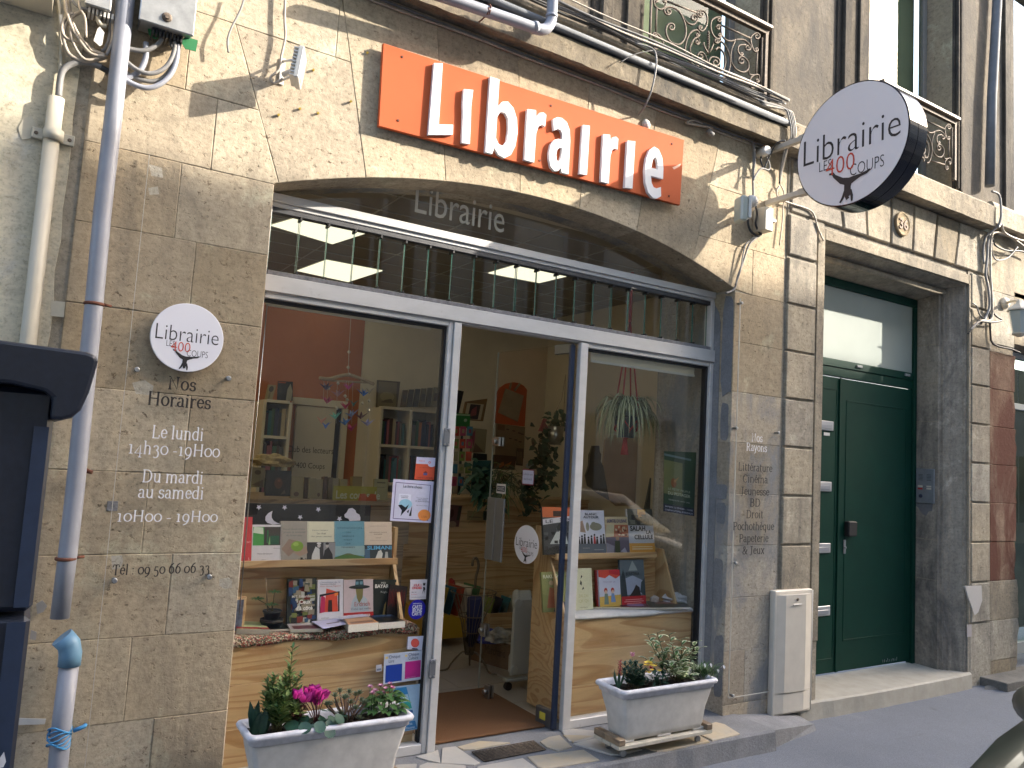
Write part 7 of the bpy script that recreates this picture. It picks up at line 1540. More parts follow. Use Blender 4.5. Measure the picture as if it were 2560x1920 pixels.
for k in range(150):
    a = random.uniform(0, 2*math.pi); L1 = random.uniform(.08, .40); rise = random.uniform(.07, .17); out = random.uniform(.12, .30)
    b0_ = Vector((pc.x+random.uniform(-.04, .04), YH+random.uniform(-.04, .04), zt_+.0)); d = Vector((math.cos(a), math.sin(a)*.8, 0)); pts = []
    for i in range(8):
        t = i/7; pts.append(b0_+d*out*(1-(1-t)**1.8)+EZ*(rise*math.sin(min(1, t*2.2)*math.pi*.5)-L1*max(0, t-.3)**1.5*1.45))
    s_ = Vector((-d.y, d.x, 0)); b = len(mb.v)
    for i, p in enumerate(pts):
        wv = .0095*math.sin(math.pi*(.12+.88*i/7*.98)); mb.v += [tuple(p-s_*wv), tuple(p-s_*wv*.35+EZ*-.001), tuple(p+s_*wv*.35+EZ*-.001), tuple(p+s_*wv)]
    for i in range(7):
        for j in range(3): mb.face([b+4*i+j, b+4*i+j+1, b+4*i+j+5, b+4*i+j+4], 1 if j == 1 else 0, True)
mb.build('leaves', mats, sp, 'stuff')
# wall ornaments behind the plant
def silh(label, pts, y, mat, name='wall_ornament', d=.02):
    q = [W(*cH(a, b_), y) for a, b_ in pts]; t_ = MB().prism([(p.x, p.z) for p in q][::-1], (0, y, 0), (1, 0, 0), (0, 0, 1), (0, d, 0)).build(name, mat); tag(t_, label, 'ornament'); return t_
silh('large brown jug-shaped board on the wall behind the spider plant', [(290, 950), (270, 1180), (300, 1400), (330, 1540), (400, 1600), (520, 1600), (660, 1570), (710, 1500), (760, 1230), (720, 1040), (780, 1000), (780, 940), (660, 940), (560, 900), (350, 900)], 1.9, simple('brown_board', (.46, .32, .19), .7, 0, .12, 4))
silh('dark bottle-shaped board beside the brown jug shape', [(165, 1005), (230, 1005), (235, 1060), (250, 1090), (245, 1160), (270, 1210), (300, 1380), (330, 1540), (230, 1480), (120, 1400), (98, 1300), (130, 1200), (135, 1090), (150, 1060)], 1.86, simple('dark_bottle_board', (.12, .10, .065), .6, 0, .2, 5))
silh('grey shelf upright leaning right of the brown jug shape', [(760, 1230), (800, 1230), (790, 1620), (680, 1640), (710, 1500)], 1.7, simple('grey_upright', (.12, .13, .13), .6), 'leaning_panel')
# ---- mobile of origami birds
mo = thing('origami_mobile', 'mobile of coloured paper birds hanging from driftwood in the left window', 'mobile', (1.6, .8, 1.9))
cJ = lambda a, b_: tl(640, 640, a, b_); YM = .80
DW = simple('driftwood', (.36, .27, .17), .8, 0, .2, 40)
MB().tube(catmull3([W(*cJ(410, 790), YM), W(*cJ(480, 795), YM), W(*cJ(590, 770), YM), W(*cJ(680, 795), YM), W(*cJ(765, 832), YM)], 4), .010, 7).build('driftwood', DW, mo)
MB().tube(catmull3([W(*cJ(430, 800), YM+.03), W(*cJ(560, 812), YM+.02), W(*cJ(760, 822), YM+.03)], 4), .007, 6).build('driftwood', DW, mo)
MB().tube([W(*cJ(615, 395), YM), W(*cJ(602, 620), YM), W(*cJ(597, 780), YM)], .0018, 5).build('hanging_string', M_CREAMP, mo)
mb = MB()
for a, b_ in ((602, 622), (597, 722), (605, 768), (532, 825), (470, 858), (591, 932), (578, 908), (526, 985), (690, 955), (730, 1000), (732, 938)): mb.lathe(W(*cJ(a, b_), YM)-EZ*.01, [(.003, 0), (.011, .01), (.003, .02)], 8)
mb.build('beads', M_CREAMP, mo)
birds = [(455, 852, (70, 74, 100)), (460, 940, (170, 60, 100)), (425, 1070, (190, 140, 120)), (452, 1103, (80, 120, 200)), (530, 895, (170, 130, 140)), (515, 1040, (110, 180, 160)), (600, 850, (190, 80, 140)), (580, 975, (180, 70, 100)), (578, 1080, (90, 130, 190)), (620, 1118, (170, 60, 100)), (632, 960, (80, 120, 110)), (618, 1028, (140, 160, 200)), (697, 892, (80, 130, 210)), (735, 880, (160, 150, 130)), (680, 1040, (120, 90, 100)), (722, 1085, (150, 150, 190))]
cols_ = [(455, 800), (530, 805), (600, 800), (632, 812), (697, 815), (735, 825)]
mb = MB()
for x in (440, 465, 528, 585, 600, 628, 692, 733): mb.tube([W(*cJ(x, 810), YM), W(*cJ(x-8, 1085), YM)], .0009, 4)
mb.build('threads', M_CREAMP, mo)
random.seed(3)
for a, b_, c in birds:
    p = W(*cJ(a, b_), YM+random.uniform(-.05, .05)); s = .030; an = random.uniform(-.8, .8); X_ = Vector((math.cos(an), math.sin(an), random.uniform(-.2, .3))); Y_ = Vector((-math.sin(an), math.cos(an), 0)); mb = MB(); Z_ = EZ
    bd = [p+X_*s*.9, p-X_*s*.9, p-Z_*s*.5, p+Z_*s*.25]; b = len(mb.v)
    for q in (p+X_*s*1.5+Z_*s*.9, p-X_*s*1.5+Z_*s*.7, p-Z_*s*.55, p+Y_*s*.35, p-Y_*s*.35, p+Y_*s*1.3+Z_*s*1.0, p-Y_*s*1.3+Z_*s*1.0, p+X_*s*.35, p-X_*s*.35): mb.v.append(tuple(q))
    for f in ((0, 3, 2), (0, 2, 4), (1, 2, 3), (1, 4, 2), (5, 7, 8), (6, 8, 7), (7, 3, 8), (7, 8, 4)): mb.face(f)
    mb.build('paper_bird', P(C(*c), .6), mo)
# ---- bookcases on the back wall
M_SHELF = simple('cream_shelf', (.60, .54, .42), .6, 0, .05, 6)
YB = IY-.30
BKC = [('brown', (70, 50, 40)), ('red', (120, 40, 36)), ('dark blue', (40, 50, 80)), ('cream', (160, 146, 116)), ('green', (50, 84, 56)), ('grey', (90, 88, 84)), ('black', (30, 28, 28)), ('orange', (150, 84, 40)), ('pink', (150, 90, 96)), ('teal', (40, 90, 90))]
proto_b = None
ORD = 'zeroth first second third fourth fifth sixth seventh eighth ninth tenth eleventh twelfth thirteenth fourteenth'.split()
def bookcase(label, x0, x1, z0, z1, nsh, ncol, where, density=1.):
    global proto_b
    t_ = thing('bookcase', label, 'bookcase', ((x0+x1)/2, YB, 0)); th = .025
    for k in range(ncol+1): x = x0+(x1-x0)*k/ncol; MB().box(x-th/2, x+th/2, YB, IY-.02, z0, z1).build('upright', M_SHELF, t_)
    MB().box(x0, x1, IY-.02, IY-.008, z0, z1).build('back_panel', M_SHELF, t_)
    for i in range(nsh+1):
        z = z0+(z1-z0)*i/nsh
        for k in range(ncol): MB().box(x0+(x1-x0)*k/ncol+th/2, x0+(x1-x0)*(k+1)/ncol-th/2, YB+.002, IY-.021, z-th/2, z+th/2).build('shelf', M_SHELF, t_)
    ordn = ['lowest', 'second', 'third', 'fourth', 'fifth']
    for i in range(nsh):
        zb = z0+(z1-z0)*i/nsh+th/2+.001; hmax = (z1-z0)/nsh-th-.02
        for k in range(ncol):
            x = x0+(x1-x0)*k/ncol+th/2+.004; xe = x0+(x1-x0)*(k+1)/ncol-th/2-.01
            nb_k = 0
            while x < xe-.03:
                nb_k += 1
                tb = random.uniform(.018, .036); hb = min(hmax, random.uniform(.19, .26)); nm, cc = random.choice(BKC)
                if random.random() < density:
                    db = random.uniform(.13, .17)
                    m_ = P(C(*cc), .6)
                    o = MB().box(0, tb-.0015, 0, db, 0, hb).build('book', m_, None, loc=(0, 0, 0)); o.location = (x, YB+.03+random.uniform(0, .02), zb)
                    tag(o, f'{nm} book, {ORD[min(nb_k, 14)]} from left'+(', right half' if k else '')+f', {ordn[i]} shelf of the {where}', 'book', f'books in the {where}')
                x += tb
xs0, xs1 = W(655, 1100, YB).x, W(728, 1010, YB).x
zt1 = W(700, 1004, YB).z; bookcase('narrow cream bookcase at the far left seen through the left window', xs0, xs1, 1.0, zt1, 3, 1, 'narrow left bookcase')
xs2, xs3 = W(955, 1030, YB).x, W(1100, 1030, YB).x; zt2 = W(1000, 1022, YB).z
bookcase('wide cream bookcase behind the origami mobile, half hidden by the door post', xs2, xs3, .9, zt2, 3, 2, 'wide right bookcase')
# cupboard / white door between the bookcases
x0, x1 = W(735, 1100, IY-.05).x, W(850, 1100, IY-.05).x; zt3 = W(790, 1003, IY-.05).z
idr = thing('interior_door', 'cream interior door with handwritten words between the two bookcases', 'door', ((x0+x1)/2, IY-.05, 0))
MB().box(x0, x1-.06, IY-.06, IY-.02, 0, zt3-.05, 0, .004).build('leaf', simple('cream_door', (.58, .52, .40), .6, 0, .05, 4), idr)
mb = MB(); mb.box(x0-.04, x1+.04, IY-.075, IY-.02, zt3-.045, zt3+.02, 0, .003); mb.build('head_frame', M_SHELF, idr); MB().box(x1+.0, x1+.05, IY-.075, IY-.02, 0, zt3-.05).build('side_frame', M_SHELF, idr)
MB().box(x1-.058, x1-.002, IY-.03, IY-.02, 0, zt3-.05).build('dark_gap', simple('dark_gap', (.03, .022, .015), .9), idr)
mb = MB(); pq = W(*c3_(765, 975), IY-.062); text(mb, 'Le Club des lecteurs', pq, EXX, EZ, width=.50, height=.055, align='c'); text(mb, 'des 400 Coups', pq-EZ*.14, EXX, EZ, width=.36, height=.05, align='c'); mb.build('handwriting', P(C(60, 50, 40)), idr)
# framed prints and face-out books above the shelves
def wallframe(label, pts, y, base, pr, name='framed_print', cat='picture'):
    t_ = poster(label, pts, y, base, pr, (), name, cat, .012); return t_
wallframe('framed pencil drawing standing on the wide right bookcase', [cF(175, 432), cF(405, 445), cF(440, 150), cF(190, 130)], YB+.12, (86, 76, 58), [('r', .06, .05, .94, .95, (120, 108, 82)), ('e', .5, .42, .34, .18, (150, 140, 110)), ('p', [(.2, .2), (.8, .2), (.7, .35), (.4, .3)], (84, 76, 60))])
for k in range(6):
    u0 = 440+k*68; wallframe(['first', 'second', 'third', 'fourth', 'fifth', 'sixth'][k]+' leaning book from the left along the top of the wide right bookcase', [cF(u0, 425), cF(u0+60, 425), cF(u0+85, 240-6*k), cF(u0+30, 240-6*k)], YB+.10-.012*k, [(92, 72, 46), (76, 70, 60), (58, 52, 44), (100, 90, 66), (84, 76, 50), (122, 112, 84)][k], [('r', .2, .3, .8, .7, (70, 62, 50))], 'book', 'book')
c3p = lambda *l: [c3_(a, b_) for a, b_ in l]
wallframe('pale book with a dark ring leaning on top of the narrow left bookcase', c3p((285, 365), (370, 372), (418, 200), (325, 190)), YB+.1, (150, 140, 108), [('e', .55, .72, .32, .2, (70, 64, 54)), ('r', .35, .1, .6, .5, (120, 110, 84))], 'book', 'book')
wallframe('dark book with orange title and white figure on top of the narrow left bookcase', c3p((428, 370), (608, 378), (610, 158), (440, 150)), YB+.1, (42, 42, 36), [('p', [(.55, .0), (.9, .0), (.95, .5), (.8, .9), (.62, .6)], (150, 146, 126)), ('r', .02, .9, .5, .97, (150, 70, 36))], 'book', 'book')
# table with face-out books behind the night sky board
tb = thing('display_table', 'low display table full of cream paperbacks behind the night sky board', 'table', (1.3, 1.5, 0))
yT = 1.35; zT = W(*c3_(600, 1500), yT).z
MB().box(-.1, 2.25, yT-.12, yT+.55, zT-.03, zT, 0, .003).build('table_top', M_PINED, tb); MB().box(-.1, 2.25, yT-.10, yT-.085, zT-.28, zT-.031).build('apron', M_PINED, tb)
for x in (-.05, 2.17): MB().box(x, x+.05, yT-.1, yT-.05, 0, zT-.28).build('leg', M_PINED, tb)
def fo(label, x0, x1, yb, yt, y, cov, pr=(), lean=6, th=.02):
    u0, vb = c3_(x0, yb); u1, _ = c3_(x1, yb); _, vt = c3_(x0, yt); return book(label, u0, u1, vb, vt, y, C(*cov), pr, (), lean=lean, th=th)
fo('cream book with a small round portrait at the left end of the table', 110, 280, 1370, 1145, yT, (128, 116, 84), [('e', .5, .75, .22, .12, (80, 66, 48)), ('p', [(.1, .1), (.9, .0), (.9, .4)], (96, 78, 56))])
fo('large dark picture book with a glowing face on the table', 288, 580, 1470, 1180, yT-.04, (40, 36, 32), [('e', .5, .5, .16, .22, (92, 60, 40)), ('e', .52, .6, .06, .05, (130, 80, 50)), ('p', [(.6, .05), (.8, .1), (.75, .25)], (96, 86, 66))])
for k, (x0, x1, c) in enumerate([(585, 735, (142, 130, 96)), (735, 800, (70, 50, 40)), (785, 870, (132, 122, 92)), (870, 950, (140, 128, 96)), (955, 1000, (84, 60, 50)), (1010, 1060, (110, 96, 76)), (1050, 1135, (146, 132, 100)), (1140, 1230, (150, 138, 104)), (1290, 1400, (132, 112, 72))]):
    fo(['light tan', 'dark brown', 'cream', 'pale', 'maroon', 'grey brown', 'ivory', 'bone coloured', 'tan'][k]+' paperback in the row on the display table, '+['first', 'second', 'third', 'fourth', 'fifth', 'sixth', 'seventh', 'eighth', 'last'][k]+' from the left', x0, x1, 1520-8*(k % 3), 1250+10*(k % 4), yT-.02-.012*(k % 3), c, [('e', .4, .25, .2, .1, (96, 70, 50))] if k in (0, 3) else [], th=.05)
fo('pale book with faint lettering at the right end of the row', 1540, 1700, 1520, 1280, yT-.02, (150, 142, 104), [('r', .2, .8, .8, .86, (100, 92, 70)), ('r', .2, .6, .8, .62, (110, 102, 80))])
c_ = W(*c3_(1270, 1515), yT-.09); ys_ = thing('yellow_label_board', 'yellow hand-lettered card with an orange heart on the display table', 'sign', tuple(c_))
q0, q1 = W(*tl(640, 640, 495, 1590), yT-.10), W(*tl(640, 640, 780, 1560), yT-.10)
MB().box(q0.x, q1.x, yT-.10, yT-.096, q0.z-.02, q0.z+.10).build('card', P(C(150, 142, 62)), ys_)
mb = MB(); text(mb, 'Les coups de', (q0.x+.02, yT-.102, q0.z+.02), EXX, EZ, width=.30, height=.05, bold=.02); mb.build('lettering', P(C(180, 180, 160)), ys_)
mb = MB(); hp = [(0, -.5), (.5, .05), (.42, .4), (.15, .42), (0, .22), (-.15, .42), (-.42, .4), (-.5, .05)]; cc = W(*tl(640, 640, 722, 1595), yT-.104); mb.prism([(x*.13, z*.13) for x, z in hp], (cc.x, yT-.104, cc.z), (1, 0, 0), (0, 0, 1), (0, .003, 0)); mb.build('heart', P(C(170, 84, 50)), ys_)
lump('straw_hat', 'straw coloured dried flower bunch in front of the narrow left bookcase', 'dried flowers', tuple(W(*c3_(380, 1100), 2.2)), .13, simple('straw', (.34, .26, .13), .9, 0, .4, 40), 6, (1.2, .7, .55))
# ---- things seen through the open door
cK = lambda a, b_: (1120+a/4.147, 900+b_/4.147); cM = lambda a, b_: (1080+a/2.961, 1280+b_/2.961)
YC = 2.6
ct = thing('pine_counter', 'pine panelled counter across the back seen through the doorway', 'counter', (4.2, YC, 0)); zc = W(1150, 1250, YC).z
xk0, xk1 = W(1090, 1300, YC).x-.5, 5.25
for k in range(6): MB().box(xk0, xk1, YC, YC+.02, zc*k/6+.001, zc*(k+1)/6-.001, 0, .002).build('counter_board', M_PINE, ct)
MB().box(xk0, xk1, YC-.02, YC+.4, zc+.0, zc+.03, 0, .003).build('counter_top', M_PINE, ct)
def pw_(label, pts, y, base, pr=(), tx=(), name='poster', cat='poster', th=.004, f=cK): return poster(label, [f(*p) for p in pts], y, base, pr, tx, name, cat, th)
t_ = thing('arched_poster', 'orange arch-topped board with a cloth tote bag pinned on the back wall', 'board', tuple(W(*cK(650, 650), IY-.02)))
pts = [cK(a, b_) for a, b_ in ((495, 655), (795, 690), (820, 310), (790, 270), (740, 240), (680, 230), (600, 245), (540, 285), (515, 330))]; q = [W(u, v, IY-.03) for u, v in pts]
MB().prism([(p.x, p.z) for p in q], (0, IY-.03, 0), (1, 0, 0), (0, 0, 1), (0, .015, 0)).build('board', P(C(176, 72, 28)), t_)
q = [W(*cK(a, b_), IY-.05) for a, b_ in ((525, 545), (725, 640), (785, 370), (600, 295))]; MB().prism([(p.x, p.z) for p in q], (0, IY-.05, 0), (1, 0, 0), (0, 0, 1), (0, .012, 0)).build('tote_bag', simple('canvas', (.24, .21, .14), .9, 0, .15, 8), t_)
mb = MB()
for a, b_ in (((640, 300), (655, 240)), ((690, 315), (745, 245))): mb.tube([W(*cK(*a), IY-.052), W(*cK(*b_), IY-.045)], .012, 5)
mb.build('bag_handles', MATS['canvas'], t_)
pw_('white illustrated poster with dark eye shapes under the orange board', [(490, 980), (785, 1020), (800, 695), (500, 655)], IY-.03, (110, 102, 80), [('r', .05, .80, .30, .98, (84, 66, 46))]+[('e', x, z, .06, .022, (36, 32, 26)) for x, z in ((.4, .86), (.62, .84), (.82, .80), (.92, .78), (.5, .58), (.7, .56), (.85, .52))], [])
pw_('tall dark striped print at the foot of the illustrated poster', [(705, 1090), (775, 1098), (785, 920), (712, 912)], IY-.035, (60, 56, 46), [('r', .1+.2*k, .1, .2+.2*k, .8, (110, 104, 84)) for k in range(4)])
pw_('framed photograph in a deep wooden frame leaning on the counter shelf', [(150, 620), (365, 635), (410, 400), (190, 430)], YC+.1, (112, 84, 50), [('r', .06, .06, .86, .92, (170, 156, 130)), ('r', .22, .08, .72, .88, (50, 36, 40)), ('p', [(.3, .2), (.6, .3), (.55, .8), (.35, .6)], (130, 70, 70))], (), 'framed_photo', 'picture', .03)
pw_('black portfolio leaning behind the green box', [(0, 560), (110, 560), (165, 325), (40, 300)], YC+.2, (26, 24, 28), [('r', .2, .75, .5, .88, (150, 150, 150))], (), 'portfolio', 'folder', .02)
pw_('bright green box with a white rounded label on the counter', [(30, 700), (225, 705), (232, 560), (50, 548)], YC-.02, (30, 104, 44), [('r', .02, .84, .92, .93, (150, 170, 140)), ('e', .72, .52, .09, .11, (150, 170, 140))], (), 'green_box', 'box', .10)
rk = thing('card_rack', 'revolving rack of brightly coloured greeting cards on the counter', 'card rack', tuple(W(*cK(140, 1350), YC-.15)))
for i in range(5):
    for j in range(3):
        cx, cy = 85+j*70-i*6, 735+i*130; c = [(176, 70, 50), (60, 110, 130), (110, 130, 60), (160, 60, 90), (150, 140, 110)][(i*2+j*3) % 5]; q = [W(*cK(a, b_), YC-.16-.02*j) for a, b_ in ((cx-30, cy+50), (cx+28, cy+52), (cx+34, cy-45), (cx-24, cy-47))]
        cd = MB().prism([(p.x, p.z) for p in q], (0, YC-.16-.02*j, 0), (1, 0, 0), (0, 0, 1), (0, .003, 0)).build('greeting_card', P(C(*c)), rk)
        y_ = YC-.162-.02*j; s2 = [q[0]*.7+q[2]*.3, q[1]*.7+q[3]*.3, q[2]*.7+q[0]*.3, q[3]*.7+q[1]*.3]; MB().prism([(p.x, p.z) for p in s2], (0, y_, 0), (1, 0, 0), (0, 0, 1), (0, .001, 0)).build('card_picture', P(C(*[(120, 130, 70), (170, 80, 60), (150, 140, 100), (70, 120, 140), (140, 50, 60)][(i+j*2) % 5])), cd)
mb = MB(); mb.tube([W(*cK(150, 690), YC-.12), W(*cK(110, 1400), YC-.12)], .012, 6); mb.build('pole', M_BLACK, rk)
pw_('pale card stand behind the revolving rack', [(240, 960), (385, 965), (405, 720), (235, 705)], YC-.02, (128, 116, 88), [('p', [(.1, 0), (.9, .05), (.3, .4)], (96, 70, 50)), ('p', [(.0, .7), (.35, .95), (.2, .2)], (120, 44, 60))], (), 'card_stand', 'card stand', .02)
pw_('teal display book with a black hill shape on the counter', [(245, 1340), (440, 1350), (460, 1040), (270, 1045)], YC-.12, (30, 76, 76), [('p', [(0, 0), (1, .0), (1, .4), (.6, .62), (.3, .35), (.0, .25)], (20, 22, 22))], [('Boulle', .45, .74, .6, .12, (18, 26, 28))], 'teal_book', 'book', .02)
pw_('small black box standing behind the teal book', [(280, 1040), (405, 1040), (405, 975), (290, 965)], YC-.05, (22, 20, 20), (), (), 'black_box', 'box', .05)
pw_('dark book with an orange butterfly above the plants', [(470, 1130), (690, 1140), (710, 1000), (480, 980)], YC+.05, (34, 32, 26), [('p', [(.15, .3), (.45, .55), (.5, .3), (.3, .1)], (150, 84, 36)), ('p', [(.5, .3), (.85, .6), (.7, .15)], (150, 84, 36))], (), 'butterfly_book', 'book', .02)
random.seed(77)
def bushy(name, label, cpts, y, mats, n, L_, w_, spread, cat='plant', droop=.4):
    t_ = thing(name, label, cat, tuple(W(*cpts[-1], y))); mb = MB(); st = MB(); P3 = [W(u, v, y) for u, v in cpts]
    st.tube(catmull3(P3, 4), .004, 5)
    for k in range(n):
        s = random.random()*(len(P3)-1); i = min(int(s), len(P3)-2); p = P3[i]+(P3[i+1]-P3[i])*(s-i)+Vector([random.gauss(0, spread) for _ in range(3)])
        leaf_mesh(mb, p, Vector((random.uniform(-1, 1), random.uniform(-1, .6), random.uniform(-.5, .6))), Vector((random.uniform(-.4, .4), -.6, .8)), L_*random.uniform(.6, 1.2), w_*random.uniform(.7, 1.2), random.randrange(len(mats)), droop)
    st.build('stem', STEM, t_); mb.build('leaves', mats, t_, 'stuff'); return t_
iv_c = [cK(1080, 660), cK(1180, 680), cK(980, 760), cK(960, 900), cK(1040, 980), cK(960, 1090), cK(1020, 1230), cK(900, 1320), cK(800, 1420), cK(920, 1540)]
bushy('ivy_plant', 'trailing dark ivy hanging down the wall seen through the glass door', iv_c, 2.35, [F_DK], 230, .085, .07, .055)
bushy('grassy_plant', 'grassy leaved pot plant low behind the glass door', [cK(540, 1150), cK(560, 1230), cK(600, 1300)], 2.3, [F_MD, F_DK], 110, .26, .012, .05, droop=.7)
bushy('dark_fern', 'dark bushy plant between the card rack and the door edge', [cK(300, 1250), cK(380, 1330), cK(420, 1460)], 2.25, [F_DK], 110, .10, .05, .07)
pp_ = thing('hanging_planter', 'silver bucket hanging from strings among the ivy', 'hanging pot', tuple(W(*cK(1110, 820), 2.3))); q = W(*cK(1110, 880), 2.28)
MB().lathe(q, [(.055, 0), (.08, .17)], 16, sm=True).build('bucket', M_STEEL, pp_); mb = MB(); mb.tube([q+Vector((-.08, 0, .17)), W(*cK(1180, 400), 2.3), W(*cK(1220, 150), 2.3)], .003, 5); mb.tube([q+Vector((.08, 0, .17)), W(*cK(1220, 150), 2.3)], .003, 5); mb.build('strings', M_PINED, pp_)
b_ = silh if False else None
fo_ = [cK(a, c) for a, c in ((945, 740), (1060, 740), (1010, 650), (1030, 620), (1000, 605), (985, 640))]; q = [W(u, v, 2.3) for u, v in fo_]; tag(MB().prism([(p.x, p.z) for p in q], (0, 2.3, 0), (1, 0, 0), (0, 0, 1), (0, .02, 0)).build('puppet', simple('pink_puppet', (.30, .10, .11), .8)), 'small pink puppet figure sitting on top of the ivy', 'puppet')
pw_('small pink and black notice low on the pine counter', [(-30, 1720), (110, 1730), (148, 1510), (10, 1500)], YC-.012, (96, 62, 62), [('e', .3, .6, .2, .2, (60, 30, 30)), ('r', .75, .3, .95, .95, (50, 50, 44)), ('e', .5, .1, .3, .15, (150, 130, 110))])
pw_('cream notice with a black edge on the pine counter', [(195, 1660), (360, 1668), (362, 1570), (203, 1562)], YC-.012, (150, 134, 100), [('r', .1, .3, .9, .42, (110, 98, 76))]); pw_('small dark card next to the cream notice', [(366, 1660), (415, 1662), (420, 1568), (368, 1565)], YC-.012, (36, 32, 30))
# children's book bins, yellow trolley, cardboard box
yl = thing('yellow_book_trolley', 'yellow wheeled book bin filled with thin picture books', 'book bin', tuple(WZ(*cM(160, 960), 0)))
a0, a1 = WZ(*cM(60, 900), .0), WZ(*cM(250, 990), .0); YY = a1.y
zyt = W(*cM(150, 720), YY).z
q = [(a0.x-.35, YY, .07), (a1.x, YY, .07), (a1.x+.0, YY+.42, .07), (a0.x-.35, YY+.42, .07), (a0.x-.40, YY-.02, zyt), (a1.x-.03, YY-.02, zyt-.08), (a1.x-.03, YY+.46, zyt-.08), (a0.x-.40, YY+.46, zyt)]
MB().hexa(q).build('bin', simple('yellow_lacquer', (.50, .30, .02), .4), yl)
mb = MB(); mb.lathe((a0.x+.07, YY+.05, .035), [(.035, -.012), (.035, .012)], 14, (0, 1, 0)); mb.build('castor', M_BLACK, yl)
for k, (c, lb) in enumerate([((70, 90, 100), 'slate blue'), ((150, 130, 60), 'mustard'), ((40, 90, 110), 'deep teal'), ((150, 60, 40), 'brick red'), ((200, 190, 170), 'off white'), ((60, 100, 60), 'moss green')]):
    x = a0.x-.28+k*.075; t_ = MB().obox(Vector((x, YY+.16, zyt+.04)), Vector((1, .15, 0)).normalized(), Vector((-.15, 1, 0)).normalized(), Vector((.12, -.2, 1)).normalized(), .012, .22, .26).build('picture_book', P(C(*c))); tag(t_, lb+' picture book sticking up out of the yellow bin', 'book', 'picture books in the bins')
rb_ = thing('wooden_book_bin', 'low wooden bin with a red-orange back board full of children’s books', 'book bin', tuple(WZ(*cM(520, 1000), 0)))
YR = YY+.25; zr0 = W(*cM(500, 750), YR).z; xr0, xr1 = W(*cM(430, 800), YR).x, W(*cM(690, 800), YR).x
MB().box(xr0, xr1+.5, YR, YR+.02, .05, zr0, 0, .003).build('front_board', M_PINE, rb_); MB().box(xr0, xr1+.5, YR+.42, YR+.44, .05, W(*cM(500, 605), YR+.42).z).build('back_board', simple('red_orange_board', (.36, .06, .02), .5), rb_); MB().box(xr0-.02, xr0-.001, YR, YR+.44, .05, zr0).build('side_board', M_PINE, rb_)
for k in range(6):
    c, lb = [((120, 140, 50), 'lime green'), ((30, 40, 70), 'navy blue'), ((30, 110, 130), 'cyan'), ((190, 180, 160), 'white'), ((190, 120, 40), 'amber'), ((40, 44, 44), 'charcoal')][k]; x = xr0+.06+k*.085
    t_ = MB().obox(Vector((x, YR+.2, zr0+.0)), Vector((1, 0, 0)), Vector((0, 1, 0)), Vector((.1, -.35, 1)).normalized(), .014, .20, .24).build('picture_book', P(C(*c))); tag(t_, lb+' picture book standing in the wooden children’s bin', 'book', 'picture books in the bins')
pw_('white picture book titled Le Machin in red on the children’s bin', [(185, 560), (400, 560), (402, 447), (190, 452)], YR+.40, (176, 164, 138), [('r', 0, 0, .03, 1, (150, 30, 30))], [('Le Machin', .42, .35, .66, .30, (130, 26, 26), .02)], 'picture_book', 'book', .012, cM)
tg = lump('red_toy', 'small red toy with a white top at the left of the children’s book', 'toy', tuple(W(*cM(145, 530), YR+.1)), .03, P(C(150, 30, 30)), 4, (1, 1, 1.6), 2)
cbx = thing('cardboard_box', 'brown cardboard box with faded lettering on the tiled floor', 'box', tuple(WZ(*cM(370, 1130), 0)))
b0_, b1_ = WZ(*cM(372, 1120), 0), WZ(*cM(585, 1180), 0); bl = WZ(*cM(290, 1095), 0); ztb = W(*cM(480, 960), (b0_.y+b1_.y)/2).z
ex_ = (b1_-b0_); ey_ = (bl-b0_)*1.2
def wallq(p, q, z0, z1, name='side', t=.006):
    d_ = (q-p).normalized(); n_ = Vector((-d_.y, d_.x, 0)); MB().hexa([tuple(p+EZ*z0), tuple(q+EZ*z0), tuple(q+n_*t+EZ*z0), tuple(p+n_*t+EZ*z0), tuple(p+EZ*z1), tuple(q+EZ*z1), tuple(q+n_*t+EZ*z1), tuple(p+n_*t+EZ*z1)]).build(name, simple('cardboard', (.17, .10, .055), .85, 0, .1, 10), cbx)
wallq(b0_, b1_, 0, ztb); wallq(b0_, b0_+ey_, 0, ztb); wallq(b1_, b1_+ey_, 0, ztb); wallq(b0_+ey_, b1_+ey_, 0, ztb)
mb = MB(); e1_ = ex_.normalized(); text(mb, 'Marchand', b0_+ex_*.08+Vector((e1_.y, -e1_.x, 0))*.004+EZ*(ztb*.45), e1_, EZ, width=ex_.length*.7, height=.06); mb.build('print', P(C(60, 36, 24)), cbx)
lump('blue_bag', 'bright blue bundle lying on the cardboard box', 'bag', tuple(b0_+ex_*.3+ey_*.4+EZ*ztb), .09, simple('royal_blue', (.015, .03, .28), .4), 5, (1.3, 1, .7))
lump('white_bundle', 'white and black printed bundle in the cardboard box beside the blue one', 'bag', tuple(b0_+ex_*.8+ey_*.5+EZ*(ztb+.03)), .09, simple('white_bundle', (.38, .36, .32), .6, 0, .5, 14), 9, (1.1, 1, .8))
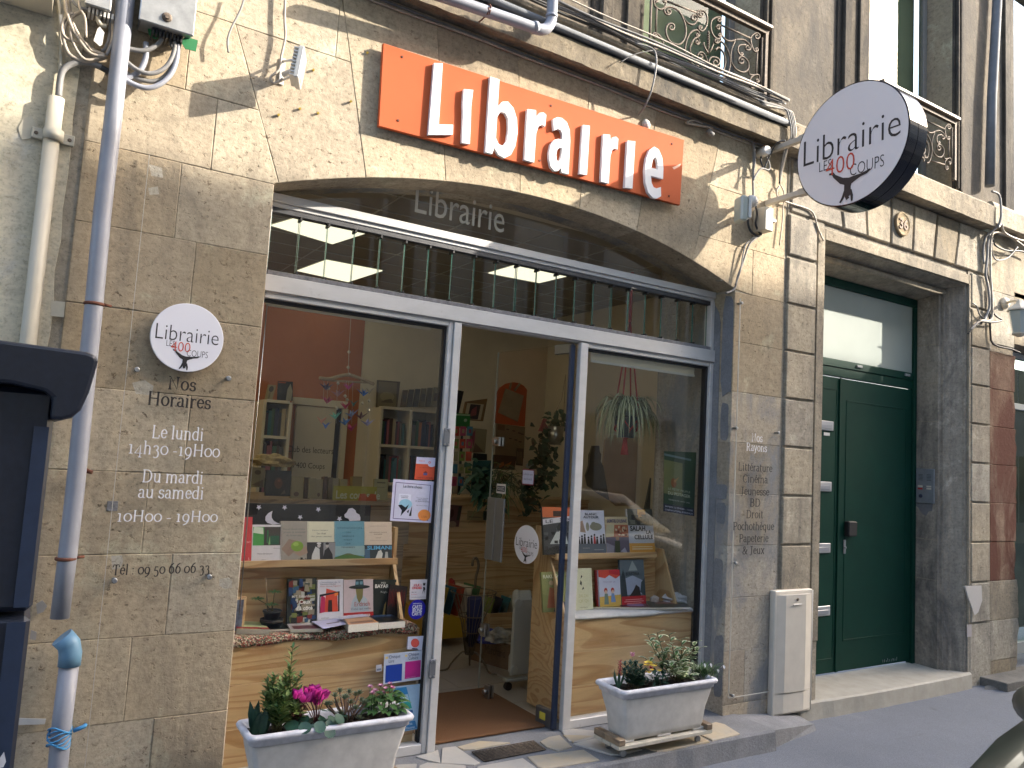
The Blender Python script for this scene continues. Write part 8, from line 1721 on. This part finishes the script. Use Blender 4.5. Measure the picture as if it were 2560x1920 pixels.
# oil radiator
ra = thing('oil_radiator', 'white finned oil radiator on castors beside the pine side panel', 'radiator', tuple(WZ(*cM(640, 1240), 0)))
g0 = WZ(*cM(640, 1240), .06); zrt = W(*cM(660, 585), g0.y+.1).z; M_RAD = simple('radiator_white', (.42, .41, .36), .4)
for k in range(6):
    y_ = g0.y+.0+.055*k; x_ = g0.x+.035*k; mb = MB(); mb.box(x_-.075, x_+.075, y_-.012, y_+.012, .09, zrt-.03, 0, .010)
    mb.lathe((x_-.045, y_-.02, zrt-.06), [(.028, 0), (.035, .006), (.035, .034), (.028, .04)], 12, (0, 1, 0)); mb.lathe((x_-.045, y_-.02, .13), [(.028, 0), (.035, .006), (.035, .034), (.028, .04)], 12, (0, 1, 0)); mb.build('fin', M_RAD, ra)
mb = MB(); mb.box(g0.x-.11, g0.x+.13, g0.y-.02, g0.y+.03, .055, .075, 0, .004); mb.build('foot', M_RAD, ra)
for dx in (-.09, .11): MB().lathe((g0.x+dx, g0.y-.01, .028), [(.027, -.014), (.027, .014)], 12, (0, 1, 0)).build('castor', M_BLACK, ra)
# wire umbrella stand
us = thing('umbrella_stand', 'curly wrought wire umbrella stand on three legs holding a dark blue umbrella', 'umbrella stand', tuple(WZ(*cM(270, 1190), 0)))
s0 = WZ(*cM(275, 1190), 0); sy = s0.y; zz0, zz1 = W(*cM(270, 1050), sy).z, W(*cM(300, 590), sy).z; cx_ = W(*cM(275, 1050), sy).x; ctx = W(*cM(310, 590), sy).x; rt_ = (W(*cM(450, 590), sy).x-W(*cM(155, 590), sy).x)/2
mb = MB(); WI = simple('bronze_wire', (.16, .12, .075), .5, .6)
for k in range(22):
    a = k*2*math.pi/22; mb.tube([Vector((cx_+.03*math.cos(a), sy+.03*math.sin(a), zz0)), Vector(((cx_+ctx)/2+rt_*.45*math.cos(a), sy+rt_*.45*math.sin(a), (zz0+zz1)/2)), Vector((ctx+rt_*math.cos(a), sy+rt_*math.sin(a), zz1))], .0022, 4)
for t, r in ((.0, .03), (.35, rt_*.32), (.62, rt_*.58), (1, rt_)): z = zz0+(zz1-zz0)*t; x = cx_+(ctx-cx_)*t; mb.tube([Vector((x+r*math.cos(a*.3), sy+r*math.sin(a*.3), z)) for a in range(22)], .004, 5)
mb.build('wire_basket', WI, us); mb = MB()
for a in (2.6, 5.6, 1.0):
    d_ = Vector((math.cos(a), math.sin(a), 0)); mb.tube(catmull3([Vector((cx_, sy, zz0)), Vector((cx_, sy, zz0))+d_*.05+EZ*.01, Vector((cx_, sy, zz0*.5))+d_*.12, Vector((cx_, sy, .02))+d_*.15, Vector((cx_, sy, .004))+d_*.21], 4), .007, 6)
mb.build('legs', WI, us); mb = MB(); h0 = W(*cM(320, 560), sy); mb.tube(catmull3([h0, W(*cM(325, 480), sy), W(*cM(345, 400), sy), W(*cM(330, 345), sy), W(*cM(305, 350), sy), W(*cM(298, 400), sy)], 4), .010, 7); mb.build('curl_handle', WI, us)
ub = thing('umbrella', 'folded dark blue umbrella inside the wire stand', 'umbrella', (ctx, sy, zz0)); mb = MB(); mb.tube([Vector((cx_+.01, sy, zz0+.05)), Vector(((cx_+ctx)/2+.02, sy-.01, (zz0+zz1)/2)), Vector((ctx+.0, sy-.02, zz1-.04))], [.02, .06, .055], 10); mb.build('canopy', simple('navy_cloth', (.012, .014, .06), .8), ub)
lump('white_pot_far', 'blue-grey jar on the wall shelf above the small notice', 'jar', tuple(W(*cK(855, 1100), 2.5)), .045, simple('jar_grey', (.20, .24, .28), .3), 4, (1, 1, .7), 2)

# ================================================================ FLOWER TROUGHS
random.seed(51)
def trough(name, label, x0, x1, y0, y1, zb, zt, board=None):
    """rectangular plastic planter: tapered body, thick rim, feet; stands on its own little trolley"""
    t_ = thing(name, label, 'planter', ((x0+x1)/2, (y0+y1)/2, zb)); h = zt-zb; i = .075
    def ring(ix, iy, z, ry=.05, n=5):
        xa, xb, ya, yb = x0+ix, x1-ix, y0+iy, y1-iy; pts = []
        for cx, cy, a0 in ((xb-ry, yb-ry, 0), (xa+ry, yb-ry, 90), (xa+ry, ya+ry, 180), (xb-ry, ya+ry, 270)):
            for k in range(n): a = R_(a0+90*k/(n-1)); pts.append((cx+ry*math.cos(a), cy+ry*math.sin(a), z))
        return pts
    rings = [ring(i, i*.8, zb+.012, .02), ring(i*.9, i*.7, zb+.04, .02), ring(.055, .045, zb+h*.45, .022), ring(.034, .030, zb+h*.72, .022), ring(.028, .026, zt-.052, .022)]
    mb = MB(); n = len(rings[0])
    for r in rings: mb.v += r
    for a in range(len(rings)-1):
        for k in range(n): mb.face([a*n+k, a*n+(k+1) % n, (a+1)*n+(k+1) % n, (a+1)*n+k], 0, True)
    mb.face(list(range(n))[::-1]); mb.build('body', M_TROUGH, t_)
    rr = [ring(.028, .026, zt-.050, .022), ring(.018, .018, zt-.045, .025), ring(.016, .016, zt-.030, .025), ring(.004, .004, zt-.022, .028), ring(0, 0, zt-.010, .03), ring(.006, .006, zt, .028), ring(.022, .022, zt, .022), ring(.030, .030, zt-.010, .02), ring(.034, .034, zt-.06, .02)]
    mb = MB()
    for r in rr: mb.v += r
    for a in range(len(rr)-1):
        for k in range(n): mb.face([a*n+k, a*n+(k+1) % n, (a+1)*n+(k+1) % n, (a+1)*n+k], 0, True)
    mb.build('rim', simple('weathered_rim', (.62, .61, .64), .7, 0, .22, 26), t_)
    for xx in (x0+.09, (x0+x1)/2, x1-.09): MB().box(xx-.05, xx+.05, y0+.06, y0+.10, zb, zb+.014, 0, .003).build('foot', M_TROUGH, t_); MB().box(xx-.05, xx+.05, y1-.10, y1-.06, zb, zb+.014, 0, .003).build('foot', M_TROUGH, t_)
    nx, ny = 40, 12; mb = MB()
    for a in range(nx+1):
        for b_ in range(ny+1): mb.v.append((x0+.034+(x1-x0-.068)*a/nx, y0+.034+(y1-y0-.068)*b_/ny, zt-.035+random.uniform(-.007, .010)))
    for a in range(nx):
        for b_ in range(ny): k = a*(ny+1)+b_; mb.face([k, k+ny+1, k+ny+2, k+1])
    mb.build('soil', M_SOIL, t_); return t_
def trolley(name, label, x0, x1, y0, y1, z, cleats=True):
    t_ = thing(name, label, 'plant trolley', ((x0+x1)/2, (y0+y1)/2, .0)); MW = simple('whitewashed_wood', (.50, .46, .38), .75, 0, .25, 18)
    n = 3
    for k in range(n): ya = y0+(y1-y0)*k/n; MB().box(x0, x1, ya+.003, y0+(y1-y0)*(k+1)/n-.003, z-.020, z, 0, .002).build('slat', MW, t_)
    for xx in (x0+.001, x1-.045): MB().box(xx, xx+.044, y0+.002, y1-.002, z+.0005, z+.034, 0, .003).build('cleat', M_PINED, t_)
    for xx in (x0+.07, x1-.07):
        for yy in (y0+.05, y1-.05):
            MB().lathe((xx, yy-.008, .020), [(.018, 0), (.018, .016)], 12, (0, 1, 0)).build('castor', simple('grey_castor', (.3, .3, .3), .4), t_)
    return t_
YF = -.27
b0_, b1_ = W(*cB(370, 905), YF+.18), W(*cB(1762, 890), YF)
# right trough: near edge from picture points
pA_, pB_ = WZ(*cB(700, 1045), .345), WZ(*cB(1755, 905), .345)
rx0, rx1 = pA_.x-.01, pB_.x+.005; ry0 = (pA_.y+pB_.y)/2; ry1 = WZ(*cB(385, 900), .345).y
TRO = trough('flower_trough', 'white plastic flower trough in front of the right window', rx0, rx1, ry0, ry1, .078, .365)
TRY = trolley('plant_trolley', 'slatted wooden plant trolley on castors under the right flower trough', rx0+.01, rx1-.015, ry0+.03, ry1-.01, .076)
cN = lambda a, b_: (560+a/4.254, 1560+b_/4.254)
qa, qb = WZ(*cN(310, 1285), .36), WZ(*cN(2015, 1030), .36); qc = WZ(*cN(125, 1080), .36)
lx0, lx1, ly0, ly1 = qa.x-.02, qb.x+.01, (qa.y+qb.y)/2, qc.y
print('troughs', rx0, rx1, ry0, ry1, '|', lx0, lx1, ly0, ly1)
TLO = trough('flower_trough', 'white plastic flower trough with pink flowers in front of the left window', lx0, lx1, ly0, ly1, .074, .385)
TLY = trolley('plant_trolley', 'slatted plant trolley under the left flower trough, cut by the lower edge', lx0+.03, lx1-.0, ly0+.03, ly1-.01, .072)
for t_ in (TRO, TLO): t_['group'] = 'flower troughs'
for t_ in (TRY, TLY): t_['group'] = 'plant trolleys'
def leafy(name, label, mats, base, stems, L_, w_, nleaf, cat='plant', droop=.25, stemr=.0025, top_up=.5, tip=None, tipmat=None, individual=False, whorl=False):
    """stems: list of tip points"""
    t_ = thing(name, label, cat, tuple(base)); st = MB(); lf = MB()
    for tp in stems:
        b0 = Vector(base)+Vector((random.uniform(-.02, .02), random.uniform(-.02, .02), 0)); tp = Vector(tp); mid = (b0+tp)/2+Vector((random.uniform(-.02, .02), random.uniform(-.02, .02), .01))
        pts = catmull3([b0, mid, tp], 5); st.tube(pts, stemr, 5, r2=stemr*.5)
        for k in range(nleaf):
            t = .22+.78*(k+random.random()*.5)/nleaf; i = min(int(t*(len(pts)-1)), len(pts)-2); p = pts[i]+(pts[i+1]-pts[i])*(t*(len(pts)-1)-i); a = k*2.4+random.uniform(-.3, .3)
            d_ = Vector((math.cos(a), math.sin(a), top_up+.6*t*random.uniform(.3, 1))); sz = L_*random.uniform(.7, 1.15)*(1-.35*t)
            if individual: o = MB(); leaf2(o, p, d_, sz, w_*sz/L_); o.build('leaf', mats, t_)
            else: leaf_mesh(lf, p, d_, EZ, sz, w_*sz/L_, random.randrange(len(mats)), droop)
    st.build('stems', STEM, t_)
    if lf.f: lf.build('foliage', mats, t_, 'stuff')
    return t_
def leaf2(mb, base, d, L_, w_):   # variegated leaf: green centre (slot 0), cream margin (slot 1)
    d = d.normalized(); s = d.cross(EZ).normalized(); n = s.cross(d).normalized(); b = len(mb.v); sg = 4
    for i in range(sg+1):
        t = i/sg; ww = w_*math.sin(math.pi*(t*.9+.05))*.5; c = base+d*L_*t-EZ*.25*L_*t*t
        for f in (-1, -.55, 0, .55, 1): mb.v.append(tuple(c+s*ww*f+n*abs(f)*ww*.3))
    for i in range(sg):
        for k in range(4): mb.face([b+5*i+k, b+5*i+k+1, b+5*i+k+6, b+5*i+k+5], 1 if k in (0, 3) or i == sg-1 else 0, True)
def blossom(mb, c, r, n, mi=0, up_=EZ, cup=.5):
    for k in range(n):
        a = 2*math.pi*k/n+random.uniform(-.1, .1); leaf_mesh(mb, c, Vector((math.cos(a), math.sin(a), cup)), EZ, r, r*.75, mi, -.1, 2)
# plants of the left trough: positions along the trough by picture column
ZS = .36; ymid = (ly0+ly1)/2
lp = lambda a, b_, y=None: W(*cN(a, b_), ymid if y is None else y)
X_ = lambda a: lp(a, 1000).x
base = Vector((lp(560, 1090).x, ymid, ZS)); random.seed(61)
leafy('leafy_shrub', 'tall yellow-green leafy shrub at the left of the left trough', [F_LT, F_LT, F_MD], base, [lp(730, 250), lp(660, 560), lp(540, 560), lp(460, 620), lp(620, 660, ymid-.04), lp(820, 560), lp(520, 760, ymid-.05), lp(690, 700, ymid+.04), lp(450, 860, ymid-.03), lp(640, 860, ymid-.07), lp(760, 880, ymid-.06), lp(700, 480), lp(600, 620, ymid+.04), lp(500, 680, ymid+.03), lp(760, 620, ymid+.03), lp(580, 700, ymid-.06), lp(680, 780, ymid-.07), lp(560, 900, ymid-.08), lp(430, 760, ymid-.02), lp(480, 900, ymid-.06), lp(800, 700, ymid+.02)], .070, .019, 34, stemr=.003, droop=.15, top_up=.55)
base = Vector((lp(360, 1120).x, ymid-.03, ZS)); bs_ = thing('fleshy_leaf_plant', 'clump of thick upright dark green leaves at the left end of the left trough', 'plant', tuple(base)); mb = MB()
for k in range(7): leaf_mesh(mb, base+Vector((random.uniform(-.03, .03), random.uniform(-.03, .03), -.01)), Vector((random.uniform(-.25, .25), random.uniform(-.2, .2), 1)), Vector((0, -1, 0)), random.uniform(.09, .16), .035, 0, 0)
mb.build('leaves', F_DK, bs_, 'stuff')
cy = thing('cyclamen', 'cyclamen with bright magenta flowers over dark rounded leaves in the left trough', 'flowering plant', tuple(Vector((lp(950, 1080).x, ymid-.03, ZS))))
cb_ = Vector((lp(950, 1080).x, ymid-.04, ZS)); random.seed(8)
for k in range(26):
    a = k*2.4; rr_k = .02+.095*math.sqrt(k/26); c = cb_+Vector((rr_k*math.cos(a)*1.1, rr_k*math.sin(a)*.8, .045+random.uniform(-.015, .03)-rr_k*.25)); mb = MB(); n = 9; r = random.uniform(.022, .032); tlt = Vector((math.cos(a)*.5, math.sin(a)*.5-.3, 1)).normalized(); x_ = tlt.cross(Vector((0, 1, 0))).normalized(); y_ = tlt.cross(x_)
    mb.v.append(tuple(c-tlt*.004)); 
    for j in range(n): b2 = 2*math.pi*j/n; q = r*(1-.25*max(0, math.cos(b2))**6); mb.v.append(tuple(c+x_*q*math.cos(b2)+y_*q*math.sin(b2)))
    for j in range(n): mb.face([0, 1+j, 1+(j+1) % n], 0, True)
    mb.build('leaf', F_DK, cy)
st = MB()
for (a, b_) in ((900, 760), (960, 740), (1030, 790), (780, 790), (930, 830), (1060, 800), (990, 770), (870, 830), (985, 860)):
    c = lp(a, b_, ymid-.03+random.uniform(-.03, .03)); mb = MB()
    for j in range(6): an = j*1.05+random.random(); leaf_mesh(mb, c, Vector((math.cos(an)*.9, math.sin(an)*.9, 1.0)), Vector((math.sin(an), 1, 0)), .042, .030, 0, -.1, 3)
    mb.build('flower', F_MG, cy); st.tube([c, (c+cb_)/2+EZ*.02, cb_+EZ*.01], .002, 5)
st.build('stalks', F_PU, cy)
base = Vector((lp(770, 1080).x, ymid+.02, ZS))
leafy('purple_leaf_plant', 'purple-red and yellow leaved plant between the shrub and the cyclamen', [F_PU, F_PU, F_LT], base, [lp(720, 930), lp(800, 850), lp(860, 900), lp(760, 960, ymid-.06), lp(840, 960, ymid-.05), lp(700, 980), lp(780, 790)], .05, .028, 12, droop=.4)
sb = thing('sempervivum_cluster', 'grey-green branching succulent rosettes in the middle of the left trough', 'succulent', tuple(Vector((lp(1300, 1050).x, ymid, ZS)))); random.seed(15); sb0 = Vector((lp(1300, 1060).x, ymid, ZS)); mb = MB(); st = MB()
for (a, b_) in [(1120, 870), (1180, 780), (1230, 730), (1300, 790), (1330, 740), (1280, 800), (1400, 770), (1350, 850), (1440, 750), (1480, 880), (1400, 910), (1240, 960), (1300, 1030), (1440, 1020), (1500, 850), (1090, 870), (1190, 850), (1460, 830), (1370, 1010), (1220, 1040)]:
    c = lp(a, b_, ymid+random.uniform(-.07, .05)); st.tube([c, (c+sb0)/2-EZ*.01, Vector((c.x*.6+sb0.x*.4, sb0.y, ZS))], .004, 5)
    for j in range(16): an = j*2.4; tt = j/16; leaf_mesh(mb, c, Vector((math.cos(an)*(1-tt*.6), math.sin(an)*(1-tt*.6), .25+tt*1.2)), EZ, .026*(1-.3*tt), .010, 0, -.15, 2)
mb.build('rosettes', F_GR, sb, 'stuff'); st.build('stems', simple('succulent_stem', (.15, .09, .06), .8), sb)
bl = thing('pink_daisy', 'bushy green plant with small pink flowers at the right end of the left trough', 'flowering plant', tuple(Vector((lp(1710, 1000).x, ymid, ZS)))); random.seed(19); bb = Vector((lp(1700, 1010).x, ymid, ZS)); mb = MB()
for k in range(70):
    a = k*2.4; rr_k = .11*math.sqrt(k/70); leaf_mesh(mb, bb+Vector((rr_k*math.cos(a)*.7, rr_k*math.sin(a)*.6, .02+.11*(1-(rr_k/.12)**2)*random.uniform(.3, 1))), Vector((math.cos(a), math.sin(a), .45)), EZ, random.uniform(.045, .07), .034, 0, .45, 3)
mb.build('leaves', F_MD, bl, 'stuff'); st = MB()
for (a, b_) in ((1555, 680), (1665, 670), (1765, 650), (1790, 690), (1765, 775), (1690, 745), (1610, 720), (1720, 700), (1580, 745)):
    c = lp(a, b_, ymid+random.uniform(-.04, .04)); mb = MB()
    for j in range(20): an = j*2.4; leaf_mesh(mb, c, Vector((math.cos(an), math.sin(an), .25+.06*j)), EZ, .017, .007, 0, 0, 2)
    mb.build('flower', F_PK, bl); st.tube([c, Vector((c.x, c.y, ZS+.02))], .0022, 5)
st.build('stalks', F_MD, bl)
# plants of the right trough
yr_ = (ry0+ry1)/2; rp_ = lambda a, b_, y=None: W(*cB(a, b_), yr_ if y is None else y); ZR = .34; random.seed(71)
base = Vector((rp_(1270, 900).x, yr_, ZR))
leafy('variegated_shrub', 'variegated shrub with cream-edged leaves rising from the right trough', [F_MD, F_CR], base, [rp_(960, 370), rp_(1060, 350), rp_(1190, 370), rp_(1330, 420), rp_(1480, 450), rp_(1540, 520), rp_(930, 640), rp_(1420, 640), rp_(1240, 560, yr_-.04), rp_(1130, 520, yr_+.03), rp_(1380, 540, yr_-.03), rp_(1260, 800, yr_-.10), rp_(1440, 840, yr_-.09), rp_(1000, 450, yr_-.03), rp_(1350, 700, yr_-.06), rp_(1180, 700, yr_-.07)], .088, .042, 11, stemr=.0032, individual=True, top_up=.35)
base = Vector((rp_(800, 960).x, yr_-.02, ZR))
leafy('blue_green_bush', 'dense blue-green bush left of the yellow flowers in the right trough', [F_DK], base, [rp_(a, b_, yr_+random.uniform(-.08, .06)) for a, b_ in ((700, 700), (760, 690), (820, 680), (880, 720), (920, 780), (690, 800), (740, 840), (850, 850), (900, 880), (780, 760), (840, 770), (720, 900), (880, 940), (700, 760), (800, 720), (900, 830))], .046, .018, 30, droop=.1)
ch = thing('yellow_primrose', 'small plant with yellow blossoms in the middle of the right trough', 'flowering plant', tuple(Vector((rp_(1010, 900).x, yr_-.04, ZR)))); mb = MB(); cc_ = Vector((rp_(1020, 930).x, yr_-.03, ZR))
for k in range(110): leaf_mesh(mb, cc_+Vector((random.gauss(0, .035), random.gauss(0, .03), random.uniform(0, .07))), Vector((random.uniform(-1, 1), random.uniform(-1, 1), random.uniform(.2, 1))), EZ, .035, .014, 0, .2, 2)
mb.build('leaves', F_DK, ch, 'stuff')
for (a, b_) in ((940, 690), (965, 680), (985, 700), (960, 720), (1000, 720), (930, 715), (1035, 725), (1005, 770), (970, 800), (1085, 780), (990, 690)):
    c = rp_(a, b_, yr_-.06+random.uniform(-.03, .03)); mb = MB()
    for j in range(8): an = j*.785; leaf_mesh(mb, c, Vector((math.cos(an), math.sin(an)-.2, .5)), EZ, .015, .011, 0, 0, 2)
    mb.build('flower', F_YL, ch)
c = rp_(990, 750, yr_-.10); mb = MB()
for j in range(14): an = j*2.4; leaf_mesh(mb, c, Vector((math.cos(an), math.sin(an)-.2, .1*j)), EZ, .018, .012, 0, 0, 2)
mb.build('flower', F_RD, ch, label='single crimson blossom')
hy = thing('hyacinth', 'small crimson hyacinth at the left end of the right trough', 'flowering plant', tuple(Vector((rp_(610, 930).x, yr_-.02, ZR)))); h0_ = Vector((rp_(612, 950).x, yr_-.02, ZR)); mb = MB()
for k in range(8): a = k*.8; leaf_mesh(mb, h0_, Vector((math.cos(a)*.4, math.sin(a)*.4, 1)), Vector((math.cos(a), math.sin(a), 0)), .11, .016, 0, 0)
mb.build('leaves', F_DK, hy, 'stuff'); mb = MB(); hc = rp_(630, 740)
for k in range(30): a = k*2.4; leaf_mesh(mb, Vector((hc.x, yr_-.02, hc.z-.035+.075*k/30)), Vector((math.cos(a), math.sin(a), .4)), EZ, .020, .011, 0, 0, 2)
mb.build('flower_spike', F_RD, hy)
mb = MB(); pk = rp_(790, 620)
for k in range(16): a = k*2.4; leaf_mesh(mb, pk+Vector((0, 0, .02*k/16)), Vector((math.cos(a), math.sin(a), .4)), EZ, .018, .012, 0, 0, 2)
pkt = thing('pink_bud_stem', 'single dusky pink bud above the blue-green bush', 'flower', (pk.x, yr_, ZR)); mb.build('bud', F_PK, pkt); MB().tube([pk, (pk.x, yr_, ZR)], .002, 5).build('stem', STEM, pkt)
sn = thing('snowdrops', 'grassy clump with drooping white snowdrops at the right end of the right trough', 'flowering plant', tuple(Vector((rp_(1560, 860).x, yr_, ZR)))); mb = MB(); s0_ = Vector((rp_(1560, 870).x, yr_, ZR))
for k in range(260): a = random.uniform(0, 6.28); leaf_mesh(mb, s0_+Vector((random.gauss(0, .03), random.gauss(0, .03), 0)), Vector((math.cos(a)*.6, math.sin(a)*.6, random.uniform(.5, 1))), EZ, random.uniform(.07, .14), .004, 0, .25, 3)
mb.build('leaves', F_MD, sn, 'stuff')
for (a, b_) in ((1578, 690), (1645, 690), (1720, 750), (1785, 710)):
    c = rp_(a, b_); mb = MB()
    for j in range(3): an = j*2.1; leaf_mesh(mb, c, Vector((math.cos(an)*.8, math.sin(an)*.8, -.9)), Vector((math.cos(an), math.sin(an), 0)), .026, .012, 0, 0, 2)
    mb.build('flower', M_WHITE, sn); MB().tube(catmull3([c, c+EZ*.012, (c+s0_)/2+EZ*.03, s0_], 4), .0013, 4).build('stalk', F_MD, sn)
